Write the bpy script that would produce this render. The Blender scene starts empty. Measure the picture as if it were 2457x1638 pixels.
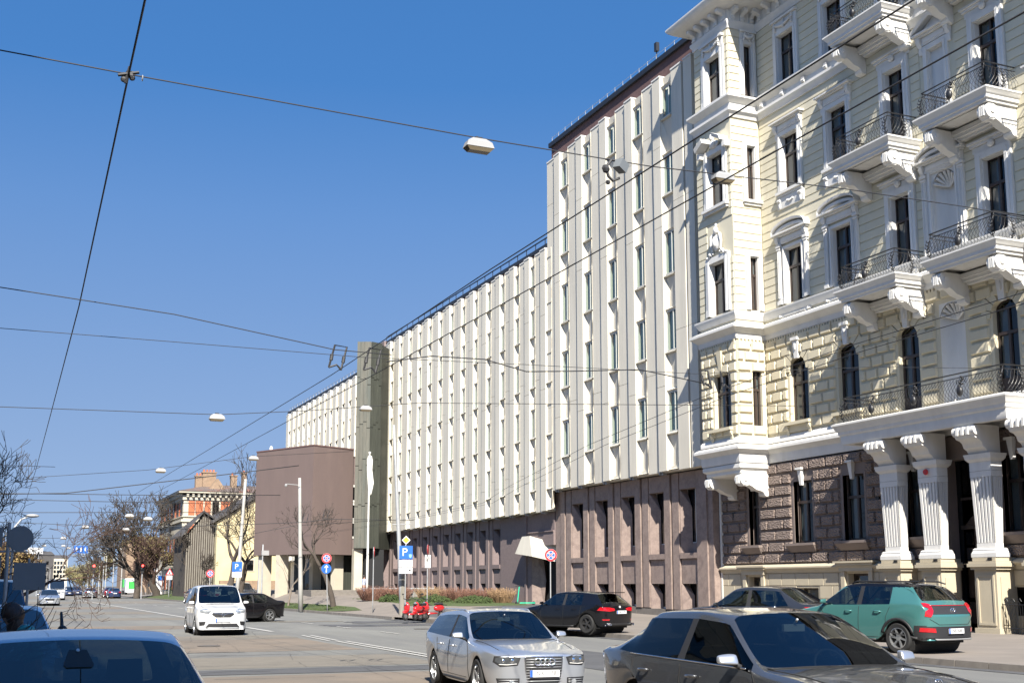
import bpy, bmesh, math, random
from mathutils import Vector, Matrix
from mathutils.bvhtree import BVHTree
random.seed(7)
R = math.radians
PI = math.pi
scene = bpy.context.scene
# ------------------------------------------------------------------ camera
cam = bpy.data.cameras.new('camera'); camo = bpy.data.objects.new('camera', cam)
scene.collection.objects.link(camo); scene.camera = camo
cam.sensor_width = 36; cam.lens = 41.76; cam.shift_y = 0.0574
cam.clip_end = 6000; cam.clip_start = 0.1
camo.location = (0, 0, 1.8)
camo.rotation_euler = (R(90 + 8.855), 0, R(-23.564))
# ------------------------------------------------------------------ world and sun
SUN_AZ, SUN_EL = 198.5, 42.0      # azimuth clockwise from +Y (the street), elevation
world = bpy.data.worlds.new('World'); scene.world = world; world.use_nodes = True
wn = world.node_tree; wn.nodes.clear()
sky = wn.nodes.new('ShaderNodeTexSky'); sky.sky_type = 'NISHITA'; sky.sun_disc = False
sky.sun_elevation = R(SUN_EL); sky.sun_rotation = R(SUN_AZ)
sky.altitude = 0; sky.air_density = 1.5; sky.dust_density = 0.1; sky.ozone_density = 3.0
def wnode(t): return wn.nodes.new(t)
wtc = wnode('ShaderNodeTexCoord'); wmp = wnode('ShaderNodeMapping'); wmp.inputs['Location'].default_value = (0, 0, .38)
wnz = wnode('ShaderNodeVectorMath'); wnz.operation = 'NORMALIZE'; whs = wnode('ShaderNodeHueSaturation'); whs.inputs['Hue'].default_value = .508
wsx = wnode('ShaderNodeSeparateXYZ'); wms = wnode('ShaderNodeMapRange'); wmv = wnode('ShaderNodeMapRange')
for n_, a_ in ((wms, (0, .4, .84, 1.33)), (wmv, (0, .3, .76, 1.0))):
    for i_, v_ in enumerate(a_): n_.inputs[i_+1].default_value = v_
bg = wnode('ShaderNodeBackground'); bg.inputs[1].default_value = 0.073; wo = wnode('ShaderNodeOutputWorld')
for a_, b_ in ((wtc.outputs['Generated'], wmp.inputs[0]), (wmp.outputs[0], wnz.inputs[0]), (wnz.outputs[0], sky.inputs[0]), (sky.outputs[0], whs.inputs['Color']),
               (wtc.outputs['Generated'], wsx.inputs[0]), (wsx.outputs[2], wms.inputs[0]), (wsx.outputs[2], wmv.inputs[0]),
               (wms.outputs[0], whs.inputs['Saturation']), (wmv.outputs[0], whs.inputs['Value']), (whs.outputs[0], bg.inputs[0]), (bg.outputs[0], wo.inputs[0])):
    wn.links.new(a_, b_)
sun = bpy.data.lights.new('sun', 'SUN'); sun.energy = 5.0; sun.angle = R(0.5); sun.color = (1, .94, .84)
suno = bpy.data.objects.new('sun', sun); scene.collection.objects.link(suno)
ts = Vector((math.sin(R(SUN_AZ)) * math.cos(R(SUN_EL)), math.cos(R(SUN_AZ)) * math.cos(R(SUN_EL)), math.sin(R(SUN_EL))))
suno.rotation_euler = ts.to_track_quat('Z', 'Y').to_euler()
scene.view_settings.view_transform = 'Standard'; scene.view_settings.look = 'None'
scene.view_settings.exposure = 1.38; scene.view_settings.gamma = 1
scene.view_settings.use_curve_mapping = False
scene.render.engine = 'CYCLES'
COL = scene.collection

# ------------------------------------------------------------------ helpers
class MB:
    def __init__(s): s.v = []; s.f = []
    def add(s, vs, fs):
        n = len(s.v); s.v += [tuple(q) for q in vs]; s.f += [tuple(i + n for i in f) for f in fs]
    def box(s, x0, x1, y0, y1, z0, z1):
        if x0 > x1: x0, x1 = x1, x0
        if y0 > y1: y0, y1 = y1, y0
        if z0 > z1: z0, z1 = z1, z0
        s.add([(x0,y0,z0),(x1,y0,z0),(x1,y1,z0),(x0,y1,z0),(x0,y0,z1),(x1,y0,z1),(x1,y1,z1),(x0,y1,z1)],
              [(0,3,2,1),(4,5,6,7),(0,1,5,4),(1,2,6,5),(2,3,7,6),(3,0,4,7)])
        return s
    def hull8(s, b, t):      # bottom quad and top quad, both counter-clockwise seen from above
        s.add(list(b) + list(t), [(0,3,2,1),(4,5,6,7),(0,1,5,4),(1,2,6,5),(2,3,7,6),(3,0,4,7)])
        return s
    def obox(s, c, size, M=None, rz=0):
        M = M or Matrix.Rotation(rz, 3, 'Z'); c = Vector(c); h = Vector(size) / 2
        vs = [c + M @ Vector((sx*h.x, sy*h.y, sz*h.z)) for sz in (-1,1) for sx, sy in ((-1,-1),(1,-1),(1,1),(-1,1))]
        return s.hull8(vs[:4], vs[4:])
    def prism(s, poly, axis, a, b):   # poly in the two other axes, extruded along axis from a to b
        def P(u, w, t):
            return {'x': (t, u, w), 'y': (u, t, w), 'z': (u, w, t)}[axis]
        n = len(poly)
        s.add([P(u, w, a) for u, w in poly] + [P(u, w, b) for u, w in poly],
              [tuple(range(n))[::-1], tuple(range(n, 2*n))] + [(i, (i+1) % n, n+(i+1) % n, n+i) for i in range(n)])
        return s
    def tube(s, pts, r, n=6, cap=True):
        pts = [Vector(p) for p in pts]; k = len(pts)
        rr = r if isinstance(r, (list, tuple)) else [r] * k
        vs = []; up = None
        for i, p in enumerate(pts):
            d = (pts[min(i+1, k-1)] - pts[max(i-1, 0)])
            d = d.normalized() if d.length > 1e-9 else Vector((0,0,1))
            if up is None: up = d.orthogonal().normalized()
            a = (up - d * up.dot(d))
            a = a.normalized() if a.length > 1e-6 else d.orthogonal().normalized()
            up = a; b = d.cross(a)
            vs += [p + (a*math.cos(2*PI*j/n) + b*math.sin(2*PI*j/n)) * rr[i] for j in range(n)]
        fs = [(i*n+j, i*n+(j+1) % n, (i+1)*n+(j+1) % n, (i+1)*n+j) for i in range(k-1) for j in range(n)]
        if cap: fs += [tuple(range(n))[::-1], tuple(range((k-1)*n, k*n))]
        s.add(vs, fs); return s
    def lathe(s, prof, c=(0,0,0), n=16, axis='z', cap=True):   # prof: (radius, height)
        vs = []
        for r, h in prof:
            for j in range(n):
                a = 2*PI*j/n; u, w = r*math.cos(a), r*math.sin(a)
                vs.append({'z': (c[0]+u, c[1]+w, c[2]+h), 'y': (c[0]+u, c[1]+h, c[2]+w), 'x': (c[0]+h, c[1]+u, c[2]+w)}[axis])
        k = len(prof)
        fs = [(i*n+j, i*n+(j+1) % n, (i+1)*n+(j+1) % n, (i+1)*n+j) for i in range(k-1) for j in range(n)]
        if cap: fs += [tuple(range(n))[::-1], tuple(range((k-1)*n, k*n))]
        s.add(vs, fs); return s
    def blob(s, c, r, n=8, m=5):
        vs = []; fs = []
        for i in range(1, m):
            t = PI*i/m
            for j in range(n):
                a = 2*PI*j/n
                vs.append((c[0]+r[0]*math.sin(t)*math.cos(a), c[1]+r[1]*math.sin(t)*math.sin(a), c[2]+r[2]*math.cos(t)))
        for i in range(m-2):
            for j in range(n): fs.append((i*n+j, (i+1)*n+j, (i+1)*n+(j+1) % n, i*n+(j+1) % n))
        a = len(vs); vs += [(c[0],c[1],c[2]+r[2]), (c[0],c[1],c[2]-r[2])]
        for j in range(n):
            fs.append((a, j, (j+1) % n)); fs.append((a+1, (m-2)*n+(j+1) % n, (m-2)*n+j))
        s.add(vs, fs); return s
    def sweep(s, path, prof, closed_prof=True):
        # path: 2D points (x, y); outward is to the left of travel; prof: (out, z)
        n = len(path); P = [Vector(p) for p in path]; vs = []
        for i in range(n):
            d0 = (P[i]-P[i-1]).normalized() if i else (P[1]-P[0]).normalized()
            d1 = (P[i+1]-P[i]).normalized() if i < n-1 else d0
            n0 = Vector((-d0.y, d0.x)); n1 = Vector((-d1.y, d1.x)); m = (n0+n1)
            m = m / max(m.dot(n0), .2) if m.length > 1e-6 else n0
            for o, z in prof: vs.append((P[i].x + m.x*o, P[i].y + m.y*o, z))
        k = len(prof); fs = []
        for i in range(n-1):
            for j in range(k if closed_prof else k-1):
                fs.append((i*k+j, i*k+(j+1) % k, (i+1)*k+(j+1) % k, (i+1)*k+j))
        fs += [tuple(range(k))[::-1], tuple(range((n-1)*k, n*k))]
        s.add(vs, fs); return s
    def quad(s, a, b, c, d): s.add([a,b,c,d], [(0,1,2,3)]); return s
    def xf(s, M):
        s.v = [tuple(M @ Vector(q)) for q in s.v]; return s

def wloc(o):
    l = Vector((0,0,0))
    while o is not None: l = l + o.location; o = o.parent
    return l
ALLC = {}
def build(mb, name, mat, parent=None, smooth=False, kind=None, at=None, label=None, cat=None, group=None, fixn=True, local=False, auto=None):
    """one mesh object; vertices are given in the parent's world frame unless local"""
    me = bpy.data.meshes.new(name)
    base = wloc(parent) if (parent is not None and not local) else Vector((0,0,0))
    org = Vector(at) if at is not None else None
    off = base + (org - base if (org is not None and not local) else Vector((0,0,0)))
    if local: off = Vector((0,0,0))
    me.from_pydata([(x-off.x, y-off.y, z-off.z) for x, y, z in mb.v], [], mb.f)
    if fixn and len(mb.f) < 60000:
        b = bmesh.new(); b.from_mesh(me); bmesh.ops.recalc_face_normals(b, faces=b.faces); b.to_mesh(me); b.free()
    if smooth: me.shade_smooth()
    if auto:
        me.shade_smooth(); me.set_sharp_from_angle(angle=R(auto))
    if mat:
        for m in (mat if isinstance(mat, (list, tuple)) else [mat]): me.materials.append(m)
    o = bpy.data.objects.new(name, me); COL.objects.link(o)
    if parent is not None: o.parent = parent
    if org is not None: o.location = (org - base) if not local else org
    if kind: o['kind'] = kind
    tagp(o, label, cat, group)
    return o
def tagp(o, label=None, cat=None, group=None):
    if label: o['label'] = label
    if cat: o['category'] = cat
    if group: o['group'] = group
    return o
def thing(name, loc, label, cat, rz=0, group=None):
    o = bpy.data.objects.new(name, None); COL.objects.link(o); o.location = loc; o.rotation_euler = (0,0,rz)
    o.empty_display_size = .2
    return tagp(o, label, cat, group)
def inst(src, parent, loc, name=None, rz=None, sc=None):
    o = src.copy(); COL.objects.link(o); o.parent = parent
    o.location = Vector(loc) - (wloc(parent) if parent is not None else Vector((0,0,0)))
    if rz is not None: o.rotation_euler = (0,0,rz)
    if sc is not None: o.scale = sc
    return o
def copy_tree(o, parent=None):
    c = o.copy(); COL.objects.link(c); c.parent = parent
    for ch in list(o.children): copy_tree(ch, c)
    return c

# ------------------------------------------------------------------ materials
def mat(name, col, rough=.8, var=.12, scale=1.5, bump=0, bscale=30, metal=0, coat=0, spec=None, col2=None, mask=(.45,.62), vor=False, stretch=None, alpha=None, emis=None, objc=False):
    if metal < .25: col = tuple(c*.72 for c in col); col2 = tuple(c*.72 for c in col2) if col2 else None
    m = bpy.data.materials.new(name); m.use_nodes = True; t = m.node_tree; N = t.nodes; L = t.links
    b = N['Principled BSDF']; b.inputs['Roughness'].default_value = rough; b.inputs['Metallic'].default_value = metal
    b.inputs['Coat Weight'].default_value = coat; b.inputs['Coat Roughness'].default_value = .04
    if spec is not None: b.inputs['Specular IOR Level'].default_value = spec
    b.inputs['Base Color'].default_value = (*col, 1)
    if emis: b.inputs['Emission Color'].default_value = (*emis[0], 1); b.inputs['Emission Strength'].default_value = emis[1]
    if objc:
        tc = N.new('ShaderNodeTexCoord'); src = tc.outputs['Object']
    else:
        g = N.new('ShaderNodeNewGeometry'); src = g.outputs['Position']
    if stretch:
        mp = N.new('ShaderNodeMapping'); mp.inputs['Scale'].default_value = stretch; L.new(src, mp.inputs['Vector']); src = mp.outputs[0]
    if var or col2:
        n1 = N.new('ShaderNodeTexNoise'); n1.inputs['Scale'].default_value = scale; n1.inputs['Detail'].default_value = 6; n1.inputs['Roughness'].default_value = .65
        L.new(src, n1.inputs['Vector'])
        last = None
        if var:
            r = N.new('ShaderNodeMapRange'); r.inputs[1].default_value = .25; r.inputs[2].default_value = .75
            r.inputs[3].default_value = 1-var; r.inputs[4].default_value = 1+var
            L.new(n1.outputs['Fac'], r.inputs[0])
            mx = N.new('ShaderNodeMix'); mx.data_type = 'RGBA'; mx.blend_type = 'MULTIPLY'; mx.inputs[0].default_value = 1
            mx.inputs[6].default_value = (*col, 1); L.new(r.outputs[0], mx.inputs[7]); last = mx.outputs[2]
        if col2:
            n2 = N.new('ShaderNodeTexNoise'); n2.inputs['Scale'].default_value = scale*.45; n2.inputs['Detail'].default_value = 8; n2.inputs['Roughness'].default_value = .7
            L.new(src, n2.inputs['Vector'])
            r2 = N.new('ShaderNodeMapRange'); r2.inputs[1].default_value = mask[0]; r2.inputs[2].default_value = mask[1]
            L.new(n2.outputs['Fac'], r2.inputs[0])
            m2 = N.new('ShaderNodeMix'); m2.data_type = 'RGBA'; L.new(r2.outputs[0], m2.inputs[0])
            if last: L.new(last, m2.inputs[6])
            else: m2.inputs[6].default_value = (*col, 1)
            m2.inputs[7].default_value = (*col2, 1); last = m2.outputs[2]
        L.new(last, b.inputs['Base Color'])
    if bump:
        if vor:
            nb = N.new('ShaderNodeTexVoronoi'); nb.inputs['Scale'].default_value = bscale; o_ = nb.outputs['Distance']
        else:
            nb = N.new('ShaderNodeTexNoise'); nb.inputs['Scale'].default_value = bscale; nb.inputs['Detail'].default_value = 4; o_ = nb.outputs['Fac']
        L.new(src, nb.inputs['Vector'])
        bp = N.new('ShaderNodeBump'); bp.inputs['Strength'].default_value = 1; bp.inputs['Distance'].default_value = bump
        L.new(o_, bp.inputs['Height']); L.new(bp.outputs[0], b.inputs['Normal'])
    return m
def glass(name, tint=(.55,.62,.62), refl=.10, rough=.02, tr=.55):
    m = bpy.data.materials.new(name); m.use_nodes = True; t = m.node_tree; N = t.nodes; L = t.links; N.clear()
    o = N.new('ShaderNodeOutputMaterial'); tp = N.new('ShaderNodeBsdfTransparent'); tp.inputs[0].default_value = (*[c*tr/.55 for c in tint], 1)
    gl = N.new('ShaderNodeBsdfGlossy'); gl.inputs['Roughness'].default_value = rough
    gg = N.new('ShaderNodeNewGeometry'); dt = N.new('ShaderNodeVectorMath'); dt.operation = 'DOT_PRODUCT'
    L.new(gg.outputs['Normal'], dt.inputs[0]); L.new(gg.outputs['Incoming'], dt.inputs[1])
    ab = N.new('ShaderNodeMath'); ab.operation = 'ABSOLUTE'; L.new(dt.outputs['Value'], ab.inputs[0])
    om = N.new('ShaderNodeMath'); om.operation = 'SUBTRACT'; om.inputs[0].default_value = 1; L.new(ab.outputs[0], om.inputs[1])
    pw = N.new('ShaderNodeMath'); pw.operation = 'POWER'; pw.inputs[1].default_value = 4.0; L.new(om.outputs[0], pw.inputs[0])
    fr = N.new('ShaderNodeMath'); fr.operation = 'MULTIPLY_ADD'; fr.inputs[1].default_value = .95; fr.inputs[2].default_value = .045; L.new(pw.outputs[0], fr.inputs[0])
    ad = N.new('ShaderNodeMath'); ad.operation = 'ADD'; ad.inputs[1].default_value = refl; ad.use_clamp = True
    nz = N.new('ShaderNodeTexNoise'); nz.inputs['Scale'].default_value = .6; g = N.new('ShaderNodeNewGeometry'); L.new(g.outputs['Position'], nz.inputs['Vector'])
    bp = N.new('ShaderNodeBump'); bp.inputs['Distance'].default_value = .012; L.new(nz.outputs['Fac'], bp.inputs['Height']); L.new(bp.outputs[0], gl.inputs['Normal'])
    mx = N.new('ShaderNodeMixShader'); L.new(fr.outputs[0], ad.inputs[0]); L.new(ad.outputs[0], mx.inputs[0])
    L.new(tp.outputs[0], mx.inputs[1]); L.new(gl.outputs[0], mx.inputs[2]); L.new(mx.outputs[0], o.inputs[0])
    return m
MT = dict(
 asphalt=mat('asphalt', (0.192,0.192,0.176), .92, .22, .7, .005, 60, col2=(0.156,0.156,0.150), mask=(.42,.6), stretch=(1,.16,1)),
 concrete_road=mat('worn_road_concrete', (0.208,0.169,0.131), .93, .16, .8, .004, 40, col2=(0.169,0.144,0.117)),
 concrete_pale=mat('pale_road_patch', (0.188,0.169,0.139), .93, .15, 1.2, .004, 40),
 patch_dark=mat('dark_asphalt_patch', (.085,.086,.09), .9, .2, .8, .003, 50),
 paving=mat('paving', (0.243,0.211,0.181), .9, .14, .7, .003, 30, col2=(0.204,0.178,0.153)),
 kerb=mat('kerb_granite', (0.194,0.174,0.153), .85, .25, 2.5, .004, 30),
 paint=mat('road_paint', (.48,.47,.44), .8, .12, 5),
 grass=mat('grass', (.06,.10,.022), .95, .35, 3, .03, 20, col2=(.08,.09,.035)),
 soil=mat('ground', (.13,.12,.095), .95, .2, .5),
 cream=mat('cream_render', (0.757,0.701,0.535), .85, .06, .8, .002, 60, col2=(0.694,0.639,0.493), mask=(.5,.72), stretch=(1.5,1.5,.4)),
 creamlow=mat('cream_stone', (0.736,0.660,0.479), .85, .08, 1.2, .004, 40, col2=(0.653,0.583,0.431), mask=(.5,.7), stretch=(1.5,1.5,.4)),
 white=mat('white_stucco', (0.833,0.819,0.778), .75, .06, 1.2, .002, 50, col2=(0.722,0.708,0.667), mask=(.5,.75), stretch=(2,2,.5)),
 brownstone=mat('brown_stone', (.27,.21,.18), .9, .2, 3, .075, 13, vor=True),
 brownflat=mat('brown_stone_smooth', (.25,.20,.175), .9, .1, 2, .003, 40),
 plinth=mat('beige_plinth', (.56,.49,.36), .85, .08, 1.2, .003, 40),
 wood=mat('dark_window_wood', (.055,.038,.03), .5, .2, 4),
 door=mat('dark_door_wood', (.075,.055,.045), .55, .2, 3),
 iron=mat('black_iron', (.018,.018,.02), .45, .2, 6),
 panel=mat('cream_concrete', (0.771,0.722,0.611), .85, .07, 1.0, .002, 50, col2=(0.653,0.611,0.521), mask=(.48,.66), stretch=(1.6,1.6,.22)),
 granite=mat('brown_granite', (0.326,0.250,0.215), .85, .14, 6, .003, 90, col2=(0.250,0.188,0.164)),
 granite2=mat('purple_granite', (0.236,0.181,0.174), .85, .14, 6, .003, 90),
 attic=mat('attic_granite', (.15,.085,.08), .85, .25, 5, .003, 60),
 roofblack=mat('black_roof_edge', (.018,.02,.025), .5, .1),
 alu=mat('window_aluminium', (.55,.56,.54), .45, .06),
 dark=mat('dark_interior', (.012,.013,.015), .8, 0),
 curtain=mat('curtain', (.60,.60,.58), .9, .12, 3, stretch=(1,14,.4)),
 blind=mat('grey_blind', (.50,.55,.52), .8, .06, 2, stretch=(1,8,.3)),
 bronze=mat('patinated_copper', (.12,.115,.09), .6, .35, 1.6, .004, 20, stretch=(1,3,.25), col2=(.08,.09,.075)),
 bronze_shaded=mat('shaded_patinated_copper', (.06,.065,.052), .55, .3, 1.6, stretch=(3,1,.25)),  # darker copy of the copper, shade of the right shaft face put into colour
 box=mat('plum_render', (0.169,0.122,0.110), .85, .07, .8, .002, 40, col2=(.155,.112,.103), mask=(.46,.6), stretch=(1,1,.3)),
 tan=mat('pale_render', (.58,.53,.42), .85, .1, 1),
 redbrick=mat('red_brick', (.50,.155,.07), .88, .18, 2.5, .004, 20),
 yellow=mat('yellow_render', (.66,.56,.33), .88, .1, .8, col2=(.55,.47,.30)),
 timber=mat('weathered_boards', (.26,.24,.20), .9, .35, 2, stretch=(3,3,.3)),
 roof=mat('rusty_roof', (.16,.125,.11), .75, .3, 1.5, col2=(.28,.10,.06), mask=(.56,.6)),
 slate=mat('dark_roof', (.075,.07,.068), .8, .2, 1),
 chimney=mat('old_brick', (.30,.21,.14), .9, .25, 3, .01, 12),
 bark=mat('bark', (.075,.06,.048), .95, .3, 3, .02, 14),
 barkpale=mat('pale_bark', (.20,.165,.135), .95, .25, 3, .01, 20),
 twig=mat('red_twigs', (.10,.058,.042), .95, .3, 2),
 twigol=mat('olive_twigs', (.17,.14,.05), .95, .35, 2),
 budy=mat('yellow_buds', (.27,.185,.065), .9, .3, 1),
 budg=mat('green_buds', (.27,.235,.11), .9, .3, 1),
 steel=mat('galvanised_steel', (.42,.43,.44), .55, .15, 5, metal=.2),
 polew=mat('pale_pole_paint', (.44,.43,.40), .6, .12, 3),
 lampg=mat('lamp_housing', (.36,.36,.36), .45, .06),
 lampglass=mat('lamp_glass', (.20,.16,.10), .3, .1),
 blk=mat('black_rubber', (.014,.014,.015), .6, 0),
 wire=mat('wire', (.03,.03,.033), .6, 0),
 sblue=mat('sign_blue', (.012,.13,.52), .45, .04), sred=mat('sign_red', (.62,.02,.03), .45, .04),
 swhite=mat('sign_white', (.78,.78,.78), .5, .03), sback=mat('sign_back_grey', (.20,.22,.235), .5, .08),
 syel=mat('sign_yellow', (.80,.50,.04), .5, .03), sblack=mat('sign_black', (.01,.01,.01), .5, 0),
)
MT['pane'] = glass('window_glass', (.40,.44,.45), .02, tr=.6)
MT['paneoff'] = glass('office_glass', (.62,.72,.70), .0, tr=.6)
MT['panedk'] = glass('dark_glass', (.25,.28,.30), .06)
# ================================================================== THE SETTING
def sheet(name, pts, z, m, kind='structure'):
    mb = MB(); mb.add([(x, y, z) for x, y in pts], [tuple(range(len(pts)))])
    return build(mb, name, m, kind=kind)
sheet('ground', [(-1500,-200),(1500,-200),(1500,3000),(-1500,3000)], -.03, MT['soil'])
sheet('road', [(1.6,-40),(20.0,-40),(20.0,900),(1.6,900)], 0.0, MT['asphalt'])
RISE = [(-60,0),(50,0),(58,.15),(66,.34),(72,.46),(83,.62),(97,.86),(104,1.1),(130,1.25),(170,.6),(220,.1),(900,0)]
def gz(x, y):
    r = 0
    for (a, b), (c, d) in zip(RISE, RISE[1:]):
        if a <= y <= c: r = b + (d-b)*(y-a)/(c-a)
    t = min(max((x-20.6)/4.4, 0), 1); t = t*t*(3-2*t)
    return .14 + r*t
def terrain(name, xs, ys, m, dz=0, kind='structure'):
    mb = MB(); nx = len(xs)
    mb.add([(x, y, gz(x, y)+dz) for y in ys for x in xs],
           [(j*nx+i, j*nx+i+1, (j+1)*nx+i+1, (j+1)*nx+i) for j in range(len(ys)-1) for i in range(nx-1)])
    return build(mb, name, m, kind=kind, smooth=True)
xs = [20.14 + (48-20.14)*i/30 for i in range(31)]
ys = [-40, 0] + [20+2.5*i for i in range(80)] + [260, 400, 900]
terrain('pavement', xs, ys, MT['paving'])
mb = MB(); mb.box(-14, 1.55, -40, 900, -.02, .14); build(mb, 'pavement_left', MT['paving'], kind='structure')
# kerbs: separate stones where they show, one long strip beyond
kr = thing('kerb', (20.07, 40, 0), None, None); kr['kind'] = 'structure'
y = 8.0
rr = random.Random(3); k = 0; meshes = {}
while y < 150:
    if not (56.5 < y < 62.0):
        L = 1.0
        mb = MB(); j = rr.uniform(-.008, .008)
        mb.hull8([(19.98+j,y+.012,-.02),(20.15,y+.012,-.02),(20.15,y+L-.012,-.02),(19.98+j,y+L-.012,-.02)],
                 [(20.0+j,y+.012,.148+j*.4),(20.15,y+.012,.148),(20.15,y+L-.012,.148),(20.0+j,y+L-.012,.148+j*.4)])
        build(mb, 'kerb_stone', MT['kerb'], kr)
    y += 1.0
mb = MB(); mb.box(19.99, 20.15, 150, 900, -.02, .147); build(mb, 'kerb_strip', MT['kerb'], kr)
mb = MB(); mb.box(19.99, 20.15, -40, 8, -.02, .147); mb.box(1.55, 1.68, -40, 900, -.02, .148); build(mb, 'kerb_strip', MT['kerb'], kr)
# driveway ramp over the kerb towards the archway
mb = MB()
dx = [19.6, 20.2, 21.5, 24, 27, 30.5, 33.0]
dy = [56.8, 58.5, 60.5, 62.2]
sh = lambda x: (x-20)*.75 if x > 20 else 0
mb.add([(x, y+sh(x), (gz(x, y+sh(x))+.006) if x > 20.3 else .012) for x in dx for y in dy],
       [(i*4+j, i*4+j+1, (i+1)*4+j+1, (i+1)*4+j) for i in range(len(dx)-1) for j in range(3)])
build(mb, 'driveway', MT['patch_dark'], kind='structure', smooth=True)
# road surface: worn concrete and asphalt patches lying across the near lanes
rr = random.Random(11)
def rag(x0, x1, y0, y1, name, m, z, n=7, a=.06, sk=0):
    pts = []
    for i in range(n): pts.append((x0+(x1-x0)*i/n, y0+rr.uniform(-a, a)+sk*i/n))
    for i in range(n): pts.append((x1+rr.uniform(-a, a)*.6, y0+sk+(y1-y0)*i/n))
    for i in range(n): pts.append((x1-(x1-x0)*i/n, y1+rr.uniform(-a, a)+sk*(1-i/n)))
    for i in range(n): pts.append((x0+rr.uniform(-a, a)*.6, y1-(y1-y0)*i/n))
    return sheet(name, pts, z, m)
rag(1.7, 10.05, 5, 24.5, 'road_patch', MT['concrete_road'], .004)
rag(4.2, 9.9, 26.8, 31.0, 'road_patch', MT['concrete_pale'], .004)
rag(2.0, 10.0, 33.5, 41.5, 'road_patch', MT['concrete_road'], .004)
rag(2.0, 10.1, 41.8, 44.4, 'road_patch', MT['concrete_pale'], .004)
rag(2.0, 10.1, 52, 56.5, 'road_patch', MT['concrete_road'], .004)
rag(2.0, 10.1, 66, 71, 'road_patch', MT['concrete_pale'], .004)
rag(2.0, 10.1, 80, 88, 'road_patch', MT['concrete_pale'], .004)
rag(2.0, 10.1, 99, 108, 'road_patch', MT['concrete_road'], .004)
rag(2.0, 18.1, 128, 146, 'road_patch', MT['concrete_pale'], .004)
rag(2.0, 18.1, 175, 215, 'road_patch', MT['concrete_pale'], .004)
rag(2.0, 10.0, 24.9, 26.4, 'road_patch', MT['patch_dark'], .008, a=.12)
rag(5.5, 8.3, 14.0, 17.0, 'road_patch', MT['patch_dark'], .008, a=.15)
rag(12.2, 15.4, 20, 34, 'road_patch', MT['patch_dark'], .008, a=.15)
rag(14.2, 19.2, 52, 55, 'road_patch', MT['patch_dark'], .008, a=.3)
rag(16.5, 19.6, 56.2, 59.4, 'road_patch', MT['patch_dark'], .012, a=.4)
rag(13.2, 16.6, 59.5, 61, 'road_patch', MT['concrete_pale'], .012, a=.3)
# cracks and tar seams across the lanes
rr = random.Random(5)
for i in range(90):
    mb = MB(); y0 = 12+rr.random()**1.4*70; x0 = rr.uniform(2, 9); n = rr.randint(5, 10); x = x0; y = y0; w = rr.uniform(.015, .04)
    along = rr.random() < .35; P = []
    for k in range(n):
        P.append((x, y)); x += rr.uniform(.15, .5)*(0.3 if along else 1); y += rr.uniform(-.2, .2) + (.7 if along else 0)
    vs = [(px, py-w*(.4+rr.random()), .0125) for px, py in P] + [(px, py+w*(.4+rr.random()), .0125) for px, py in P]
    mb.add(vs, [(k, k+1, n+k+1, n+k) for k in range(n-1)])
    build(mb, 'road_crack', MT['patch_dark'], kind='structure', fixn=False)
# painted markings
def line(name, a, b, w, z=.016):
    a = Vector(a); b = Vector(b); d = (b-a).normalized(); q = Vector((-d.y, d.x))*w/2
    return sheet(name, [a-q, b-q, b+q, a+q], z, MT['paint'])
line('centre_line', (10.35, 26.0), (10.55, 38.5), .13); line('centre_line', (10.65, 26.0), (10.85, 38.5), .13)
line('centre_line', (10.40, 38.9), (10.62, 43.5), .12); line('centre_line', (10.70, 38.9), (10.92, 43.5), .12)
line('centre_line', (10.4, 47.5), (10.6, 175), .22)
for i in range(9): line('lane_dash', (14.3, 24+i*6.5), (14.3, 26.2+i*6.5), .13)
for i in range(10): line('lane_dash', (14.3, 98+i*8), (14.3, 101+i*8), .15)
line('stop_line', (10.8, 133), (19.5, 133), .45)
line('cross_line', (10.9, 118), (19.5, 121), .3)
def pline(a, b, w=.12):
    mb = MB(); a = Vector(a); b = Vector(b); d = (b-a).normalized(); q = Vector((-d.y, d.x))*w/2
    pts = [a-q, b-q, b+q, a+q]; mb.add([(p.x, p.y, gz(p.x, p.y)+.005) for p in pts], [(0,1,2,3)])
    build(mb, 'bay_line', MT['paint'], kind='structure')
pline((20.3, 18.3), (24.3, 20.9)); pline((20.9, 25.0), (24.6, 27.6)); pline((20.4, 33.4), (24.4, 36.4)); pline((20.4, 41.0), (24.4, 44)); pline((20.4, 48.4), (24.4, 51.4))
# grass beds
def bed(name, pts, dz=.03, m=None):
    mb = MB(); n = len(pts); c = (sum(p[0] for p in pts)/n, sum(p[1] for p in pts)/n)
    ins = [(p[0]*.94+c[0]*.06, p[1]*.94+c[1]*.06) for p in pts]
    vs = [(x, y, gz(x, y)+.01) for x, y in pts] + [(x, y, gz(x, y)+dz) for x, y in ins] + [(c[0], c[1], gz(*c)+dz+.04)]
    fs = [(i, (i+1) % n, n+(i+1) % n, n+i) for i in range(n)] + [(n+i, n+(i+1) % n, 2*n) for i in range(n)]
    mb.add(vs, fs); return build(mb, name, m or MT['grass'], kind='structure', smooth=True)
bed('grass_strip', [(20.3,77),(21.9,74),(22.6,78),(22.6,86),(22.2,98),(20.3,100)])
bed('grass_bed', [(24.2,71.5),(27,69.2),(31.9,70.0),(32.4,76),(32.2,88),(28.5,90.5),(26.0,84)], .07)
bed('grass_verge', [(20.3,128),(24,128),(25,150),(25,185),(20.3,185)], .06)
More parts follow.
